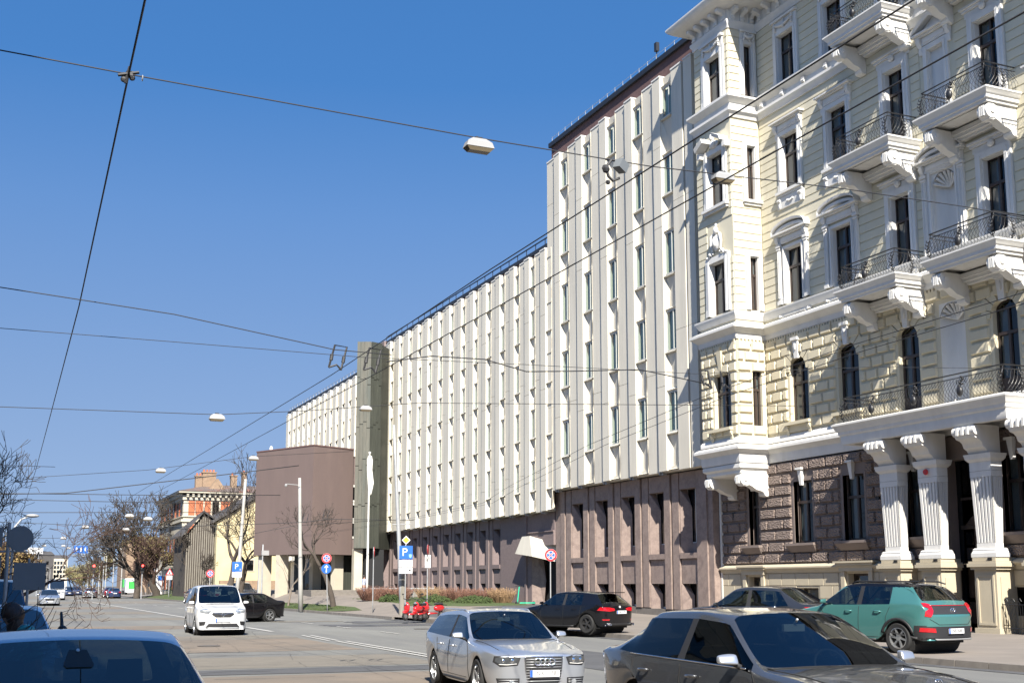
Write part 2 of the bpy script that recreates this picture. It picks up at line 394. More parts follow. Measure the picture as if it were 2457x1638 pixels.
def tufts(name, spots, h, m, n=2000, seed=1, w=.012):
    r = random.Random(seed); mb = MB()
    for i in range(n):
        (x0,y0,x1,y1) = r.choice(spots); x = r.uniform(x0,x1); y = r.uniform(y0,y1); z = gz(x,y)+.03
        a = r.uniform(0, PI); hh = h*r.uniform(.5,1.2); dx = r.uniform(-.4,.4)*hh; dy = r.uniform(-.4,.4)*hh
        mb.add([(x-w*math.cos(a), y-w*math.sin(a), z), (x+w*math.cos(a), y+w*math.sin(a), z), (x+dx, y+dy, z+hh)], [(0,1,2)])
    o = build(mb, name, m, kind='stuff', fixn=False)
    return o
tagp(tufts('grass_blades', [(20.4,78,22.2,98),(24.6,71.5,32,86)], .09, MT['grass'], 9000, 4, .02), 'short green grass blades in the plaza beds', 'grass')
for x, y in ((8.9,22.5),(12.6,33),(6.2,37),(16.8,48)):
    mb = MB(); mb.lathe([(.34,.0125),(.34,.020),(.30,.021),(.02,.019)], (x,y,0), 20, 'z'); tagp(build(mb, 'manhole_cover', mat('cast_iron', (.10,.09,.08), .7, .2, 8), at=(x,y,0)), {8.9:'round manhole cover in the left lane behind the estate car',12.6:'round manhole cover right of the double white line',6.2:'round manhole cover in the tan patched left lane',16.8:'round manhole cover near the kerb by the mopeds'}[x], 'manhole cover')
mb = MB(); mb.box(19.55, 19.98, 5, 56, .003, .012); build(mb, 'gutter', MT['patch_dark'], kind='structure')
# ================================================================== OFFICE BUILDINGS
XF = 32.2
GLX = .09
def cell_mesh(w, rows, name):
    """precast facade cell: y from 0 (far) to -w (near), rows (z, inset, depth) top to bottom"""
    mb = MB(); vs = []
    for z, ins, dep in rows:
        vs += [(0, 0, z), (dep, -ins, z), (dep, -(w-ins), z), (0, -w, z)]
    fs = []
    for i in range(len(rows)-1):
        for j in range(3): fs.append((i*4+j, i*4+j+1, (i+1)*4+j+1, (i+1)*4+j))
    mb.add(vs, fs); return mb
def fin(parent, y, w, z0, z1, mt, seams, x=XF, name='fin', d=.62):
    mb = MB(); zs = [z0] + seams + [z1]
    for a, b in zip(zs, zs[1:]): mb.box(x, x+d, y-w, y, a+.012, b-.012)
    mb.box(x+.03, x+d, y-w+.01, y-.01, z0+.02, z1-.02)
    o = build(mb, name, mt, parent, at=(x, y, z0))
    cb = MB(); cb.box(x-.03, x+d, y-w-.02, y+.02, z1+.002, z1+.09); build(cb, 'fin_cap', MT['white'], parent, at=(x, y, z1))
    return o
def office_window(parent, x, y0, y1, z0, z1, split=.66, blind=True, open_=False):
    f = MB(); t = .055
    f.box(x-.02,x+.05,y0,y0+t,z0,z1); f.box(x-.02,x+.05,y1-t,y1,z0,z1)
    f.box(x-.02,x+.05,y0+t,y1-t,z0,z0+t); f.box(x-.02,x+.05,y0+t,y1-t,z1-t,z1)
    ym = y1-(y1-y0)*split
    f.box(x-.02,x+.05,ym-t/2,ym+t/2,z0+t,z1-t)
    w = build(f, 'window', MT['alu'], parent, at=(x, y0, z0))
    p = MB(); p.quad((x+.01,y0+t,z0+t),(x+.01,y1-t,z0+t),(x+.01,y1-t,z1-t),(x+.01,y0+t,z1-t))
    build(p, 'pane', MT['paneoff'], w, at=(x, y0, z0))
    b = MB()
    if blind:
        n = 7; ya = y0+(.33*(y1-y0) if random.random() < .8 else 0.05); vs = []
        for i in range(n+1):
            yy = ya+(y1-.05-ya)*i/n; xx = x+.16+.03*(i % 2)
            vs += [(xx, yy, z0+.05), (xx, yy, z1-.05)]
        b.add(vs, [(2*i, 2*i+2, 2*i+3, 2*i+1) for i in range(n)])
        build(b, 'blind', MT['blind'], w, at=(x, y0, z0))
    return w
def make_block(root, ys, pitch, wA, slit, wB, heads, sills, zbot, ztop, seams, x=XF, nwin=True):
    gap = pitch-wA-slit-wB
    nf = len(heads); rows_sets = []
    for i in range(nf):
        zt = heads[i]; zb = sills[i]; nxt = heads[i+1] if i+1 < nf else zbot
        up = [] if i else [(ztop-.45, .02, .12), (zt+.25, .05, .16)]
        below = zb - nxt
        rows = up + [(zt+.02, .03, GLX), (zb-.02, .03, GLX)]
        rows2 = [(zb-.10, .0, .02), (zb-.17, .04, .12), (zb-.17-below*.38, .26*gap, .20), (nxt+.24, .10, .24), (nxt+.10, .04, .08)]
        rows_sets.append((up, (zt, zb), rows2))
    protos = []
    for i, (up, (zt, zb), r2) in enumerate(rows_sets):
        fr = MB()
        # jamb splays either side of the glass (the opening itself stays open)
        nxt = r2
        def strip(rows):
            c = cell_mesh(gap, rows, ''); fr.add(c.v, c.f)
        if up: strip([(ztop-.02, .02, .12)] + up[1:] + [(zt+.10, .10, .2), (zt+.01, .12, GLX)])
        else: pass
        r0 = (zt, .12, GLX); r1 = (zb, .12, GLX)
        topj = (zt+.10, .04, .08)
        for s_ in (0, 1):
            # left and right splay: top narrow, widening facets
            if s_ == 0: e = lambda yy: -yy
            else: e = lambda yy: -(gap-yy)
            zm = (zt+zb)/2
            a = [(0, e(0), zt+.10), (GLX, e(.03), zt), (GLX, e(.03), zb), (0, e(0), zb-.08)]
            mid = (.03, e(.03), zb+.35*(zt-zb))
            vs = a + [mid]
            fr.add(vs, [(0,1,4), (1,2,4), (2,3,4), (3,0,4)])
        fr.add([(0,0,zt+.10),(0,-gap,zt+.10),(GLX,-(gap-.06),zt),(GLX,-.06,zt)], [(0,1,2,3)])
        # sill ledge
        fr.add([(GLX,-.06,zb),(GLX,-(gap-.06),zb),(-.06,-gap,zb-.08),(-.06,0,zb-.08),
                (-.06,0,zb-.13),(-.06,-gap,zb-.13),(.2,-gap,zb-.17),(.2,0,zb-.17)],
               [(0,1,2,3),(3,2,5,4),(4,5,6,7)])
        strip([(zb-.17, .02, .08)] + r2[2:])
        fr.add([(.08,-.04,r2[-1][0]),(.08,-(gap-.04),r2[-1][0]),(0,-gap,r2[-1][0]-.01),(0,0,r2[-1][0]-.01)], [(0,1,2,3)])
        protos.append(fr)
    made = {}
    for k, ya in enumerate(ys):
        fin(root, ya, wA, zbot, ztop, MT['panel'], seams[0], x+.04)
        sb = ya-wA-slit
        fin(root, sb, wB, zbot+.03, ztop+.02, MT['panel'], seams[1], x-.09)
        g0 = sb-wB
        for i, fr in enumerate(protos):
            if i not in made:
                m2 = MB(); m2.add(fr.v, fr.f)
                made[i] = build(m2.xf(Matrix.Translation((x, g0, 0))), 'facade_panel', MT['panel'], root, at=(x, g0, 0))
            else: inst(made[i], root, (x, g0, 0))
            if nwin: office_window(root, x+GLX-.01, g0-gap+.03, g0-.03, sills[i], heads[i], blind=True)
        # underside fittings: small flood lamps below each fin pair
        fb = MB(); fb.box(x+.1, x+.35, ya-wA-slit/2-.16, ya-wA-slit/2-.04, zbot-.13, zbot-.01); fb.box(x+.05, x+.25, ya-wA-slit/2+.05, ya-wA-slit/2+.16, zbot-.10, zbot+.0)
        build(fb, 'soffit_lamp', MT['lampg'], root)
def ground_bays(root, ys, pitch, wP, mt, zt, za, zl, zm, zw, zb0, x=32.75, wall=.5, zsill=None):
    """granite ground floor: pilaster pair then splayed window bay"""
    gap = pitch-wP
    proto = None
    for ya in ys:
        zb = zb0(ya)
        for dy, w, pr in ((0, wP*.40, 0), (wP*.52, wP*.44, .03)):
            mb = MB(); mb.box(x+pr-.02, x+.6, ya-dy-w, ya-dy, zb+.35, zt); build(mb, 'granite_pier', mt, root)
        mb = MB(); mb.box(x+.02, x+.6, ya-pitch+.03, ya-.02, zb-.8, zb+.30); build(mb, 'base_course', MT['tan'] if mt is MT['granite2'] else MT['kerb'], root)
        g0 = ya-wP
        m2 = MB(); i1 = .30*gap
        def bay(rows, f0=0):
            c = cell_mesh(gap, rows, ''); m2.add([(v[0]+x+.06, v[1]+g0, v[2]) for v in c.v], c.f)
        def side(rows):      # only the two splays, glass left open
            for s_ in (0, 1):
                vs = []
                for z, ins, dep in rows:
                    yy0, yy1 = (0, -ins) if s_ == 0 else (-gap, -(gap-ins))
                    vs += [(x+.06, g0+yy0, z), (x+.06+dep, g0+yy1, z)]
                m2.add(vs, [(2*i, 2*i+1, 2*i+3, 2*i+2) for i in range(len(rows)-1)])
        m2.box(x+.04, x+.5, g0-gap, g0, za, zt)                      # lintel
        side([(za, .03, .42), (za-.28*(za-zl), i1, .42), (zl+.12, i1, .42)])
        m2.quad((x+.06,g0,za-.002),(x+.06,g0-gap,za-.002),(x+.48,g0-gap,za-.002),(x+.48,g0,za-.002))
        m2.box(x+.46, x+.5, g0-gap+i1, g0-i1, zl+.12, zl+.62)         # lower infill of the window
        m2.box(x-.02, x+.5, g0-gap, g0, zl-.17, zl+.11)               # ledge
        m2.box(x+.10, x+.5, g0-gap, g0, zm, zl-.18)                   # apron panel
        side([(zm-.002, .02, .42), (zm-.42*(zm-zb-.3), i1*1.1, .42), (zb+.3, i1*1.15, .42)])
        build(m2, 'granite_bay', mt, root)
        for (z0, z1, ii) in ((zl+.62, za, .02), (zb+.35, zm, .02)):
            f = MB(); xx = x+.49; t = .05; y0 = g0-gap+ii; y1 = g0-ii; ym = (y0+y1)/2
            f.box(xx,xx+.06,y0,y0+t,z0,z1); f.box(xx,xx+.06,y1-t,y1,z0,z1); f.box(xx,xx+.06,ym-t/2,ym+t/2,z0,z1)
            f.box(xx,xx+.06,y0,y1,z0-.05,z0+.05)
            w = build(f, 'window', MT['alu'], root)
            p = MB(); p.quad((xx+.03,y0,z0),(xx+.03,y1,z0),(xx+.03,y1,z1),(xx+.03,y0,z1)); build(p, 'pane', MT['panedk'], w)
# ---- tower block
tw = thing('office_tower_block', (33, 59, .14), 'tallest cream and brown office block with paired vertical fins beside the ornate house', 'office building')
TY = [68.13-3.155*k for k in range(6)]
make_block(tw, TY[:5], 3.155, 1.10, .20, .80, [28.7,24.8,20.5,16.2,11.85], [27.0,22.65,18.2,14.05,9.75], 7.68, 29.35,
           ([13.0,21.6,26.4],[12.2,20.9,25.4]))
fin(tw, TY[5], 1.05, 7.68, 29.35, MT['panel'], [15, 22])
fin(tw, TY[5]-1.25, .80, 7.68, 29.4, MT['panel'], [15, 22])
ground_bays(tw, [67.45-3.155*k for k in range(5)], 3.155, 1.5, MT['granite'], 7.62, 6.75, 3.35, 1.9, .3, lambda y: gz(33,y))
mb = MB(); mb.box(32.72, 33.4, 50.7, 51.65, .1, 7.6); mb.box(32.80, 33.4, 50.25, 50.7, .1, 7.6)
build(mb, 'granite_pier', MT['granite'], tw)
mb = MB(); mb.box(32.78,33.6,67.47,68.2,gz(33,68)-.5,7.6); build(mb, 'granite_pier', MT['granite'], tw)
mb = MB(); mb.box(33.35, 50, 50.24, 68.2, .0, 30.6); build(mb, 'core_wall', MT['dark'], tw)
mb = MB(); mb.box(32.62, 33.34, 50.24, 68.2, 28.95, 30.55); build(mb, 'attic_band', MT['attic'], tw)
mb = MB(); mb.box(32.33, 33.3, 50.3, 68.1, 7.70, 7.95); mb.box(32.82, 33.34, 50.3, 51.0, 7.95, 28.94); build(mb, 'soffit', MT['panel'], tw)
mb = MB(); mb.box(32.82, 33.34, 50.24, 50.78, 7.6, 28.94);  build(mb, 'end_wall', MT['granite2'], tw)
mb = MB(); mb.box(32.84, 33.34, 68.14, 68.25, 7.6, 28.94); mb.box(33.35, 50, 68.21, 68.28, 24, 30.6); build(mb, 'side_wall', MT['attic'], tw)
mb = MB(); mb.box(32.45, 50.2, 50.2, 68.35, 30.56, 30.86); build(mb, 'roof_edge', MT['roofblack'], tw)
mb = MB(); mb.box(32.5, 50.1, 50.3, 68.3, 30.861, 30.9)
for i in range(19): mb.tube([(32.6, 50.6+i*.97, 30.86), (32.6, 50.6+i*.97, 31.25)], .018, 4)
mb.tube([(32.6, 50.6, 31.2), (32.6, 68.06, 31.2)], .012, 4)
build(mb, 'roof_rail', MT['steel'], tw)
mb = MB(); mb.tube([(32.7,54.6,30.9),(32.7,54.6,31.5)],.03,5); mb.box(32.6,32.8,54.45,54.7,31.5,32.0); build(mb, 'roof_camera', MT['roofblack'], tw)
mb = MB()
for i in range(5): mb.tube([(32.60, 66.2-3.155*i, 29.30), (32.57, 65.2-3.155*i, 29.28)], .035, 5)
build(mb, 'attic_pipe', MT['roofblack'], tw)
# ---- long wing
lw = thing('long_office_wing', (33, 85, .5), 'long lower cream office wing with rows of paired fins between tower and stair shaft', 'office building')
LY = [103.0-2.535*k for k in range(14)]
make_block(lw, LY[:14], 2.535, .98, .05, .78, [22.85,19.8,16.5,13.15,9.75], [21.55,18.15,14.75,11.4,7.95], 6.45, 23.55,
           ([9.0,15.1,20.0],[8.4,14.3,19.2]))
ground_bays(lw, [102.6-2.535*k for k in range(10)], 2.535, 1.25, MT['granite2'], 6.42, 5.75, 3.15, 1.95, .4, lambda y: gz(33,y))
mb = MB(); mb.box(32.78, 33.4, 71.9, 77.2, gz(33,74)-.6, 6.42); mb.box(32.70,33.4,72.6,72.9,gz(33,74)-.6,6.42); build(mb, 'granite_wall', MT['granite2'], lw)
mb = MB(); mb.box(32.66, 33.4, 68.3, 71.9, 4.35, 5.2); mb.box(32.74, 33.4, 68.3, 71.9, 5.28, 6.42); mb.box(32.6, 33.4, 68.3, 72.3, 5.2, 5.28); build(mb, 'archway_lintel', MT['granite2'], lw)
mb = MB(); mb.box(37.9,38,68.3,71.9,.3,4.4); mb.box(33.4,38,68.28,68.34,.3,4.4); mb.box(33.4,38,71.86,71.95,.3,4.4); mb.box(33.4,38,68.3,71.9,4.3,4.4); build(mb, 'archway_tunnel', MT['granite2'], lw)
mb = MB(); mb.box(33.62,33.7,68.35,71.4,.3,4.3); mb.box(33.5,33.62,68.35,71.3,4.2,4.29); build(mb, 'archway_shade', MT['dark'], lw)  # near-black panels standing in for the deep shade of the passage
mb = MB(); mb.hull8([(32.05,70.25,3.65),(33.3,68.35,3.2),(33.3,72.6,3.95),(32.1,73.1,3.9)], [(32.25,71.05,5.0),(33.3,68.35,4.34),(33.3,72.3,4.34),(32.25,72.3,5.0)])
build(mb, 'archway_canopy', MT['panel'], lw)
mb = MB(); mb.add([(32.79,71.86,.5),(32.79,71.9,4.35),(33.35,71.5,4.35),(33.35,70.9,2.2),(33.35,71.2,.5)], [(0,1,2,3,4)]); build(mb, 'archway_jamb', MT['granite'], lw)
mb = MB(); mb.box(33.35, 50, 72, 103.1, .3, 23.8); mb.box(38.1, 50, 68.3, 72, .3, 23.8); mb.box(33.35,38.1,68.3,72,5.3,23.8); build(mb, 'core_wall', MT['dark'], lw)
mb = MB(); mb.box(32.40, 33.34, 68.3, 103.05, 22.95+.2, 23.75); build(mb, 'attic_band', MT['attic'], lw)
mb = MB(); mb.box(32.3, 50, 68.3, 103.1, 23.76, 24.0); build(mb, 'roof_edge', MT['roofblack'], lw)
mb = MB(); mb.tube([(32.4, 68.4, 24.45), (32.4, 103, 24.45)], .045, 4)
mb.box(32.34,32.46,68.4,103,24.0,24.04)
for i in range(24): mb.tube([(32.4, 68.8+i*1.5, 24.0), (32.4, 68.8+i*1.5, 24.5)], .03, 4)
build(mb, 'roof_rail', MT['roofblack'], lw)
mb = MB(); mb.box(32.4, 33.3, 68.3, 103, 6.47, 6.7); build(mb, 'soffit', MT['panel'], lw)
mb = MB(); mb.box(32.1, 33.4, 103.08, 104.9, .6, 24.05); build(mb, 'corner_pier', MT['granite2'], lw)
# ---- far wing
fw_ = thing('far_office_wing', (33, 127, 1.2), 'farthest pale cream office wing showing above the plum coloured hall', 'office building')
FY = [142.9-2.4*k for k in range(16)]
make_block(fw_, FY, 2.4, .95, .05, .75, [21.6,18.2,14.8,11.4,8.0], [20.2,16.7,13.3,9.9,6.6], 4.6, 22.2, ([8.4,14,19],[7.9,13.4,18.5]), nwin=False)
for k in range(16):
    for i, (h, s_) in enumerate(zip([21.6,18.2,14.8,11.4], [20.2,16.7,13.3,9.9])):
        g0 = FY[k]-1.75; f = MB(); f.box(XF+GLX, XF+GLX+.05, g0-.55, g0-.1, s_, h); build(f, 'window', MT['panedk'], fw_)
mb = MB(); mb.box(33.3, 50, 104.9, 143, .6, 22.4); build(mb, 'core_wall', MT['panel'], fw_)
mb = MB(); mb.box(32.4, 50, 104.9, 143.1, 22.41, 22.75); build(mb, 'roof_edge', MT['roofblack'], fw_)
mb = MB()
mb.tube([(32.5,105.4,22.8),(32.5,142.3,22.8)], .04, 4); mb.tube([(32.5,105.4,23.12),(32.5,142.3,23.12)], .02, 4)
for i in range(30): mb.tube([(32.5, 105.4+i*1.27, 22.75), (32.5, 105.4+i*1.27, 23.15)], .03, 4)
build(mb, 'roof_rail', MT['steel'], fw_)
# ---- stair tower clad in patinated sheet
st = thing('stair_shaft', (30, 101, 1.1), 'tall narrow stair shaft clad in streaky green brown metal sheet', 'stair shaft')
def sheets(name, a, b, z0, z1, m, cols, rows, out=.0):
    a = Vector(a); b = Vector(b); d = b-a; nrm = Vector((d.y, -d.x)).normalized(); r = random.Random(9)
    for i in range(cols):
        zz = [z0] + sorted(z0+(z1-z0)*(k+r.uniform(-.15,.15))/rows for k in range(1, rows)) + [z1]
        for q, w in zip(zz, zz[1:]):
            p0 = a+d*(i+.03)/cols; p1 = a+d*(i+.97)/cols; o = nrm*(.03+r.uniform(0,.03))
            mb = MB(); mb.hull8([(p0.x,p0.y,q+.03),(p0.x+o.x,p0.y+o.y,q+.03),(p1.x+o.x,p1.y+o.y,q+.03),(p1.x,p1.y,q+.03)],
                                [(p0.x,p0.y,w-.03),(p0.x+o.x,p0.y+o.y,w-.03),(p1.x+o.x,p1.y+o.y,w-.03),(p1.x,p1.y,w-.03)])
            build(mb, name, m, st)
mb = MB(); mb.prism([(28.64,99.75),(30.0,103.6),(33.3,103.6),(33.3,103.2),(30.8,99.7),(29.77,99.25)], 'z', 4.95, 23.0); build(mb, 'shaft_core', MT['bronze_shaded'], st)
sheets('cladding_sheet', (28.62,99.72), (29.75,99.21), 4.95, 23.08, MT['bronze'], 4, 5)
sheets('cladding_sheet', (29.77,99.21), (30.83,99.66), 4.95, 23.08, MT['bronze_shaded'], 4, 5)
mb = MB(); mb.box(28.75,29.5,99.9,100.6,1.2,4.93); build(mb, 'white_pier', MT['tan'], st)
mb = MB(); mb.box(29.8,31.5,100.2,103,1.0,4.9); build(mb, 'dark_doorway', MT['dark'], st)
# ---- plum hall, a box turned about 25 degrees standing on piers
hl = thing('assembly_hall', (25.5, 104, 1.1), 'windowless plum coloured box of the hall raised on piers at the plaza corner', 'hall')
C0 = Vector((25.0,100.0)); U = Vector((-3.4,7.4)).normalized(); V = Vector((7.4,3.4)).normalized()
def hp(u, v): p = C0+U*u+V*v; return (p.x, p.y)
mb = MB(); mb.prism([hp(0,0), hp(0,4.5), hp(8.1,4.5), hp(8.1,0)], 'z', 4.45, 13.68); build(mb, 'hall_body', MT['box'], hl)
mb = MB(); mb.prism([hp(-.04,-.04), hp(-.04,4.54), hp(8.14,4.54), hp(8.14,-.04)], 'z', 13.69, 13.80); build(mb, 'roof_edge', MT['attic'], hl)
mb = MB(); mb.prism([hp(.5,4.51), hp(.5,7.5), hp(8.1,7.5), hp(8.1,4.51)], 'z', 4.9, 13.2); build(mb, 'rear_body', MT['granite2'], hl)
def glaz(v0, v1, z0, z1):
    a = hp(.46, v0); b = hp(.46, v1); mb = MB()
    for q in (z0, z1): mb.add([(a[0],a[1],q-.1),(b[0],b[1],q-.1),(b[0],b[1],q+.1),(a[0],a[1],q+.1)], [(0,1,2,3)])
    w = build(mb, 'window', MT['white'], hl); p = MB(); p.add([(a[0],a[1]+.02,z0+.1),(b[0],b[1]+.02,z0+.1),(b[0],b[1]+.02,z1-.1),(a[0],a[1]+.02,z1-.1)], [(0,1,2,3)]); build(p, 'pane', MT['panedk'], w)
for z in (6.0, 7.6, 9.2): glaz(4.55, 5.5, z, z+1.35)
for u, v in ((4.6,.5),(7.4,.8),(1.2,3.9),(4.2,3.9)):
    a = hp(u-.25,v-.5); b = hp(u-.25,v+.5); c = hp(u+.25,v+.5); d = hp(u+.25,v-.5)
    mb = MB(); mb.prism([a,b,c,d], 'z', .7, 4.44); build(mb, 'pier', MT['tan'], hl)
mb = MB(); mb.prism([hp(1.2,4.4), hp(1.2,7.8), hp(7.9,7.8), hp(7.9,4.4)], 'z', 1.0, 4.9); build(mb, 'dark_lobby', MT['bronze_shaded'], hl)
for i in range(5):
    mb = MB(); a = hp(2.0+i*.9, 4.36); b = hp(2.6+i*.9, 4.36); mb.add([(a[0],a[1],1.5),(b[0],b[1],1.5),(b[0],b[1],4.2),(a[0],a[1],4.2)],[(0,1,2,3)]); build(mb, 'lobby_door', MT['panedk'], hl)
for i in range(4):
    mb = MB(); mb.box(24.2+i*.1, 29.4, 96.4+i*.42, 103, .7+i*.16, .93+i*.16+.02); build(mb, 'entrance_step', MT['kerb'], kind='structure')
mb = MB(); a = hp(7.7,.4); mb.box(a[0]-.12,a[0]+.12,a[1]-.1,a[1]+.1,.9,4.4); build(mb, 'thin_post', MT['steel'], hl)
mb = MB(); mb.lathe([(.16,0),(.16,.2),(.1,.38),(.02,.45)], (hp(6.8,.6)[0],hp(6.8,.6)[1],13.8), 8); build(mb, 'roof_vent', MT['white'], hl)
# ================================================================== THE ORNATE HOUSE
XW, XB = 33.3, 31.65
hs = thing('ornate_house', (33.3, 40, .14), 'ornate cream apartment house with white stucco, balconies and brown rusticated ground floor', 'apartment house')
HN, HFAR = 24.0, 50.2            # near and far ends along the street
BAYN, BAYF = 46.1, 49.15
FL = {4: (25.45, 27.9), 3: (20.15, 22.85), 2: (14.75, 17.35), 1: (9.2, 11.85), 0: (3.7, 6.45)}
CA, CB, CC, CN, CD = (43.0, 44.33), (39.55, 40.90), (35.95, 37.12), (33.45, 34.75), (30.95, 32.1)
CE = (26.6, 27.8)
WB = (46.7, 48.08)
def wall_with(mb, x, y0, y1, z0, z1, ops, dep, plane='x', sx=1):
    """front faces on plane x (outward -x) with rectangular openings and reveals; plane 'y': wall runs along x at constant y"""
    us = sorted({y0, y1} | {u for o in ops for u in o[:2] if y0 < u < y1}); zs = sorted({z0, z1} | {z for o in ops for z in o[2:4] if z0 < z < z1})
    def P(u, z, d): return (x+d*sx, u, z) if plane == 'x' else (u, x+d*sx, z)
    for a, b in zip(us, us[1:]):
        run = None
        for c, d in zip(zs, zs[1:]):
            m, n = (a+b)/2, (c+d)/2
            hole = any(o[0] < m < o[1] and o[2] < n < o[3] for o in ops)
            if not hole:
                mb.quad(P(a,c,0), P(b,c,0), P(b,d,0), P(a,d,0))
    for o in ops:
        a, b, c, d = o[:4]
        mb.quad(P(a,c,0),P(a,c,dep),P(a,d,dep),P(a,d,0)); mb.quad(P(b,c,0),P(b,d,0),P(b,d,dep),P(b,c,dep))
        mb.quad(P(a,c,0),P(b,c,0),P(b,c,dep),P(a,c,dep)); mb.quad(P(a,d,0),P(a,d,dep),P(b,d,dep),P(b,d,0))
def house_window(x, y0, y1, z0, z1, plane='x', arch=0, door=False, sx=1, curtain=True, mt='pane'):
    """casement with transom bar; x is the plane of the frame front"""
    f = MB(); t = .07; T = z0+(z1-z0)*(.66 if not door else .72); ym = (y0+y1)/2
    def B(u0, u1, w0, w1, d0=0, d1=.07):
        if plane == 'x': f.box(x+d0*sx, x+d1*sx, u0, u1, w0, w1)
        else: f.box(u0, u1, x+d0*sx, x+d1*sx, w0, w1)
    B(y0, y0+t, z0, z1); B(y1-t, y1, z0, z1); B(y0+t, y1-t, z0, z0+t*1.2); B(y0+t, y1-t, z1-t, z1)
    B(y0+t, y1-t, T-.06, T+.06, -.035, .07); B(ym-.045, ym+.045, z0+t, z1-t, -.02, .07)
    for a, b in ((y0+t, ym-.045), (ym+.045, y1-t)):
        B(a, a+.035, z0+t*1.2, T-.06, .0, .05); B(b-.035, b, z0+t*1.2, T-.06, 0, .05)
    if door:
        for a, b in ((y0+t, ym-.045), (ym+.045, y1-t)): B(a, b, z0+t, z0+.8, .01, .05)
    if arch:
        n = 8; c = (y0+y1)/2; r = (y1-y0)/2; pts = [(y0, z1-.005)]+[(c-r*math.cos(PI*i/n), z1+arch*math.sin(PI*i/n)) for i in range(n+1)]+[(y1, z1-.005)]
        if plane == 'x':
            for i in range(len(pts)-1):
                (a, za), (b, zb_) = pts[i], pts[i+1]; f.tube([(x+.03*sx, a, za-.02), (x+.03*sx, b, zb_-.02)], .04, 4)
    w = build(f, 'window', MT['wood'], hs)
    p = MB(); d = .04*sx
    if plane == 'x':
        P4 = [(x+d, y0+t, z0), (x+d, y1-t, z0), (x+d, y1-t, z1), (x+d, y0+t, z1)]
        p.add(P4, [(0,1,2,3)])
        if arch:
            n = 8; c = (y0+y1)/2; r = (y1-y0)/2
            q = [(x+d, c-r*math.cos(PI*i/n), z1+arch*math.sin(PI*i/n)) for i in range(n+1)]; p.add(q, [tuple(range(n+1))])
    else: p.add([(y0+t, x+d, z0), (y1-t, x+d, z0), (y1-t, x+d, z1), (y0+t, x+d, z1)], [(0,1,2,3)])
    build(p, 'pane', MT[mt], w, fixn=False)
    if curtain:
        c = MB(); n = 12; L = (y1-y0)
        for (u0, u1) in ((y0+.05, y0+L*.30), (y1-L*.36, y1-.05)):
            vs = []
            for i in range(n+1):
                u = u0+(u1-u0)*i/n; dd = (.14+.035*math.sin(i*2.1))*sx
                for z in (z0+.05, z1-.05+arch*.3): vs.append((x+dd, u, z) if plane == 'x' else (u, x+dd, z))
            c.add(vs, [(2*i, 2*i+2, 2*i+3, 2*i+1) for i in range(n)])
        build(c, 'curtain', MT['curtain'], w, smooth=True)
    return w
# ---- walls
REV = .42
def rect(c, f, zt=0): return (c[0], c[1], FL[f][0], FL[f][1]+zt)
ops_up = []
for c in (CA, CB, CE): ops_up += [rect(c, f) for f in (2, 3, 4)]
for c in (CC, CD): ops_up += [(c[0], c[1], 13.95, 17.6), (c[0], c[1], 19.55, 23.05), (c[0], c[1], 25.3, 28.1)]
mb = MB(); wall_with(mb, XW, HN, HFAR, 13.3, 30.0, ops_up + [(CN[0], CN[1], 14.3, 17.9), (CN[0]+.2, CN[1]-.2, 19.7, 23.0)], REV)
build(mb, 'upper_wall', MT['cream'], hs)
ops1 = [(c[0], c[1], 9.2 if c in (CA, CB, CE) else 8.4, 12.15) for c in (CA, CB, CC, CD, CE)] + [(CN[0], CN[1], 8.4, 12.6)]
mb = MB(); wall_with(mb, XW, HN, HFAR, 7.4, 13.3, ops1, REV)
for c in (CA, CB, CC, CD, CE):        # arched heads: fill between rectangle and segment
    y0, y1 = c; n = 8; ym = (y0+y1)/2; r = (y1-y0)/2
    arc = [(ym-r*math.cos(PI*i/n), 11.85+.28*math.sin(PI*i/n)) for i in range(n+1)]
    for i in range(n):
        (a, za), (b, zb_) = arc[i], arc[i+1]
        mb.hull8([(XW,a,za),(XW+REV,a,za),(XW+REV,b,zb_),(XW,b,zb_)], [(XW,a,12.16),(XW+REV,a,12.16),(XW+REV,b,12.16),(XW,b,12.16)])
build(mb, 'rusticated_wall', MT['creamlow'], hs)
ops0 = [rect(c, 0) for c in (CA, CB, CC, CD, CE)] + [(47.05, 47.85, 3.7, 6.45), (CN[0]-.05, CN[1]+.05, .1, 6.5)]
mb = MB(); wall_with(mb, XW, HN, HFAR, 2.55, 7.45, ops0, REV)
build(mb, 'ground_wall', MT['brownflat'], hs)
basew = [(42.7,44.1,.75,1.7), (39.4,40.7,.5,2.3), (46.9,47.9,.5,2.2), (30.7,32.0,.75,1.75), (26.4,27.8,.75,1.75), (35.8,37.0,.75,1.7)]
mb = MB(); wall_with(mb, XW-.10, HN, HFAR, 0.05, 2.6, basew + [(CN[0]-.1, CN[1]+.1, .06, 2.59)], .5); build(mb, 'plinth', MT['plinth'], hs)
mb = MB(); mb.box(XW+.55, 45, HN, HFAR, 0, 29.9); mb.box(XW, XW+.5, HN-.02, HN, 0, 30); mb.box(XW,45,HFAR-.02,HFAR,0,30); build(mb, 'interior', MT['dark'], hs)
mb = MB(); mb.box(31.2, 45, HN, HFAR, 30.35, 30.5); build(mb, 'roof', MT['slate'], hs)
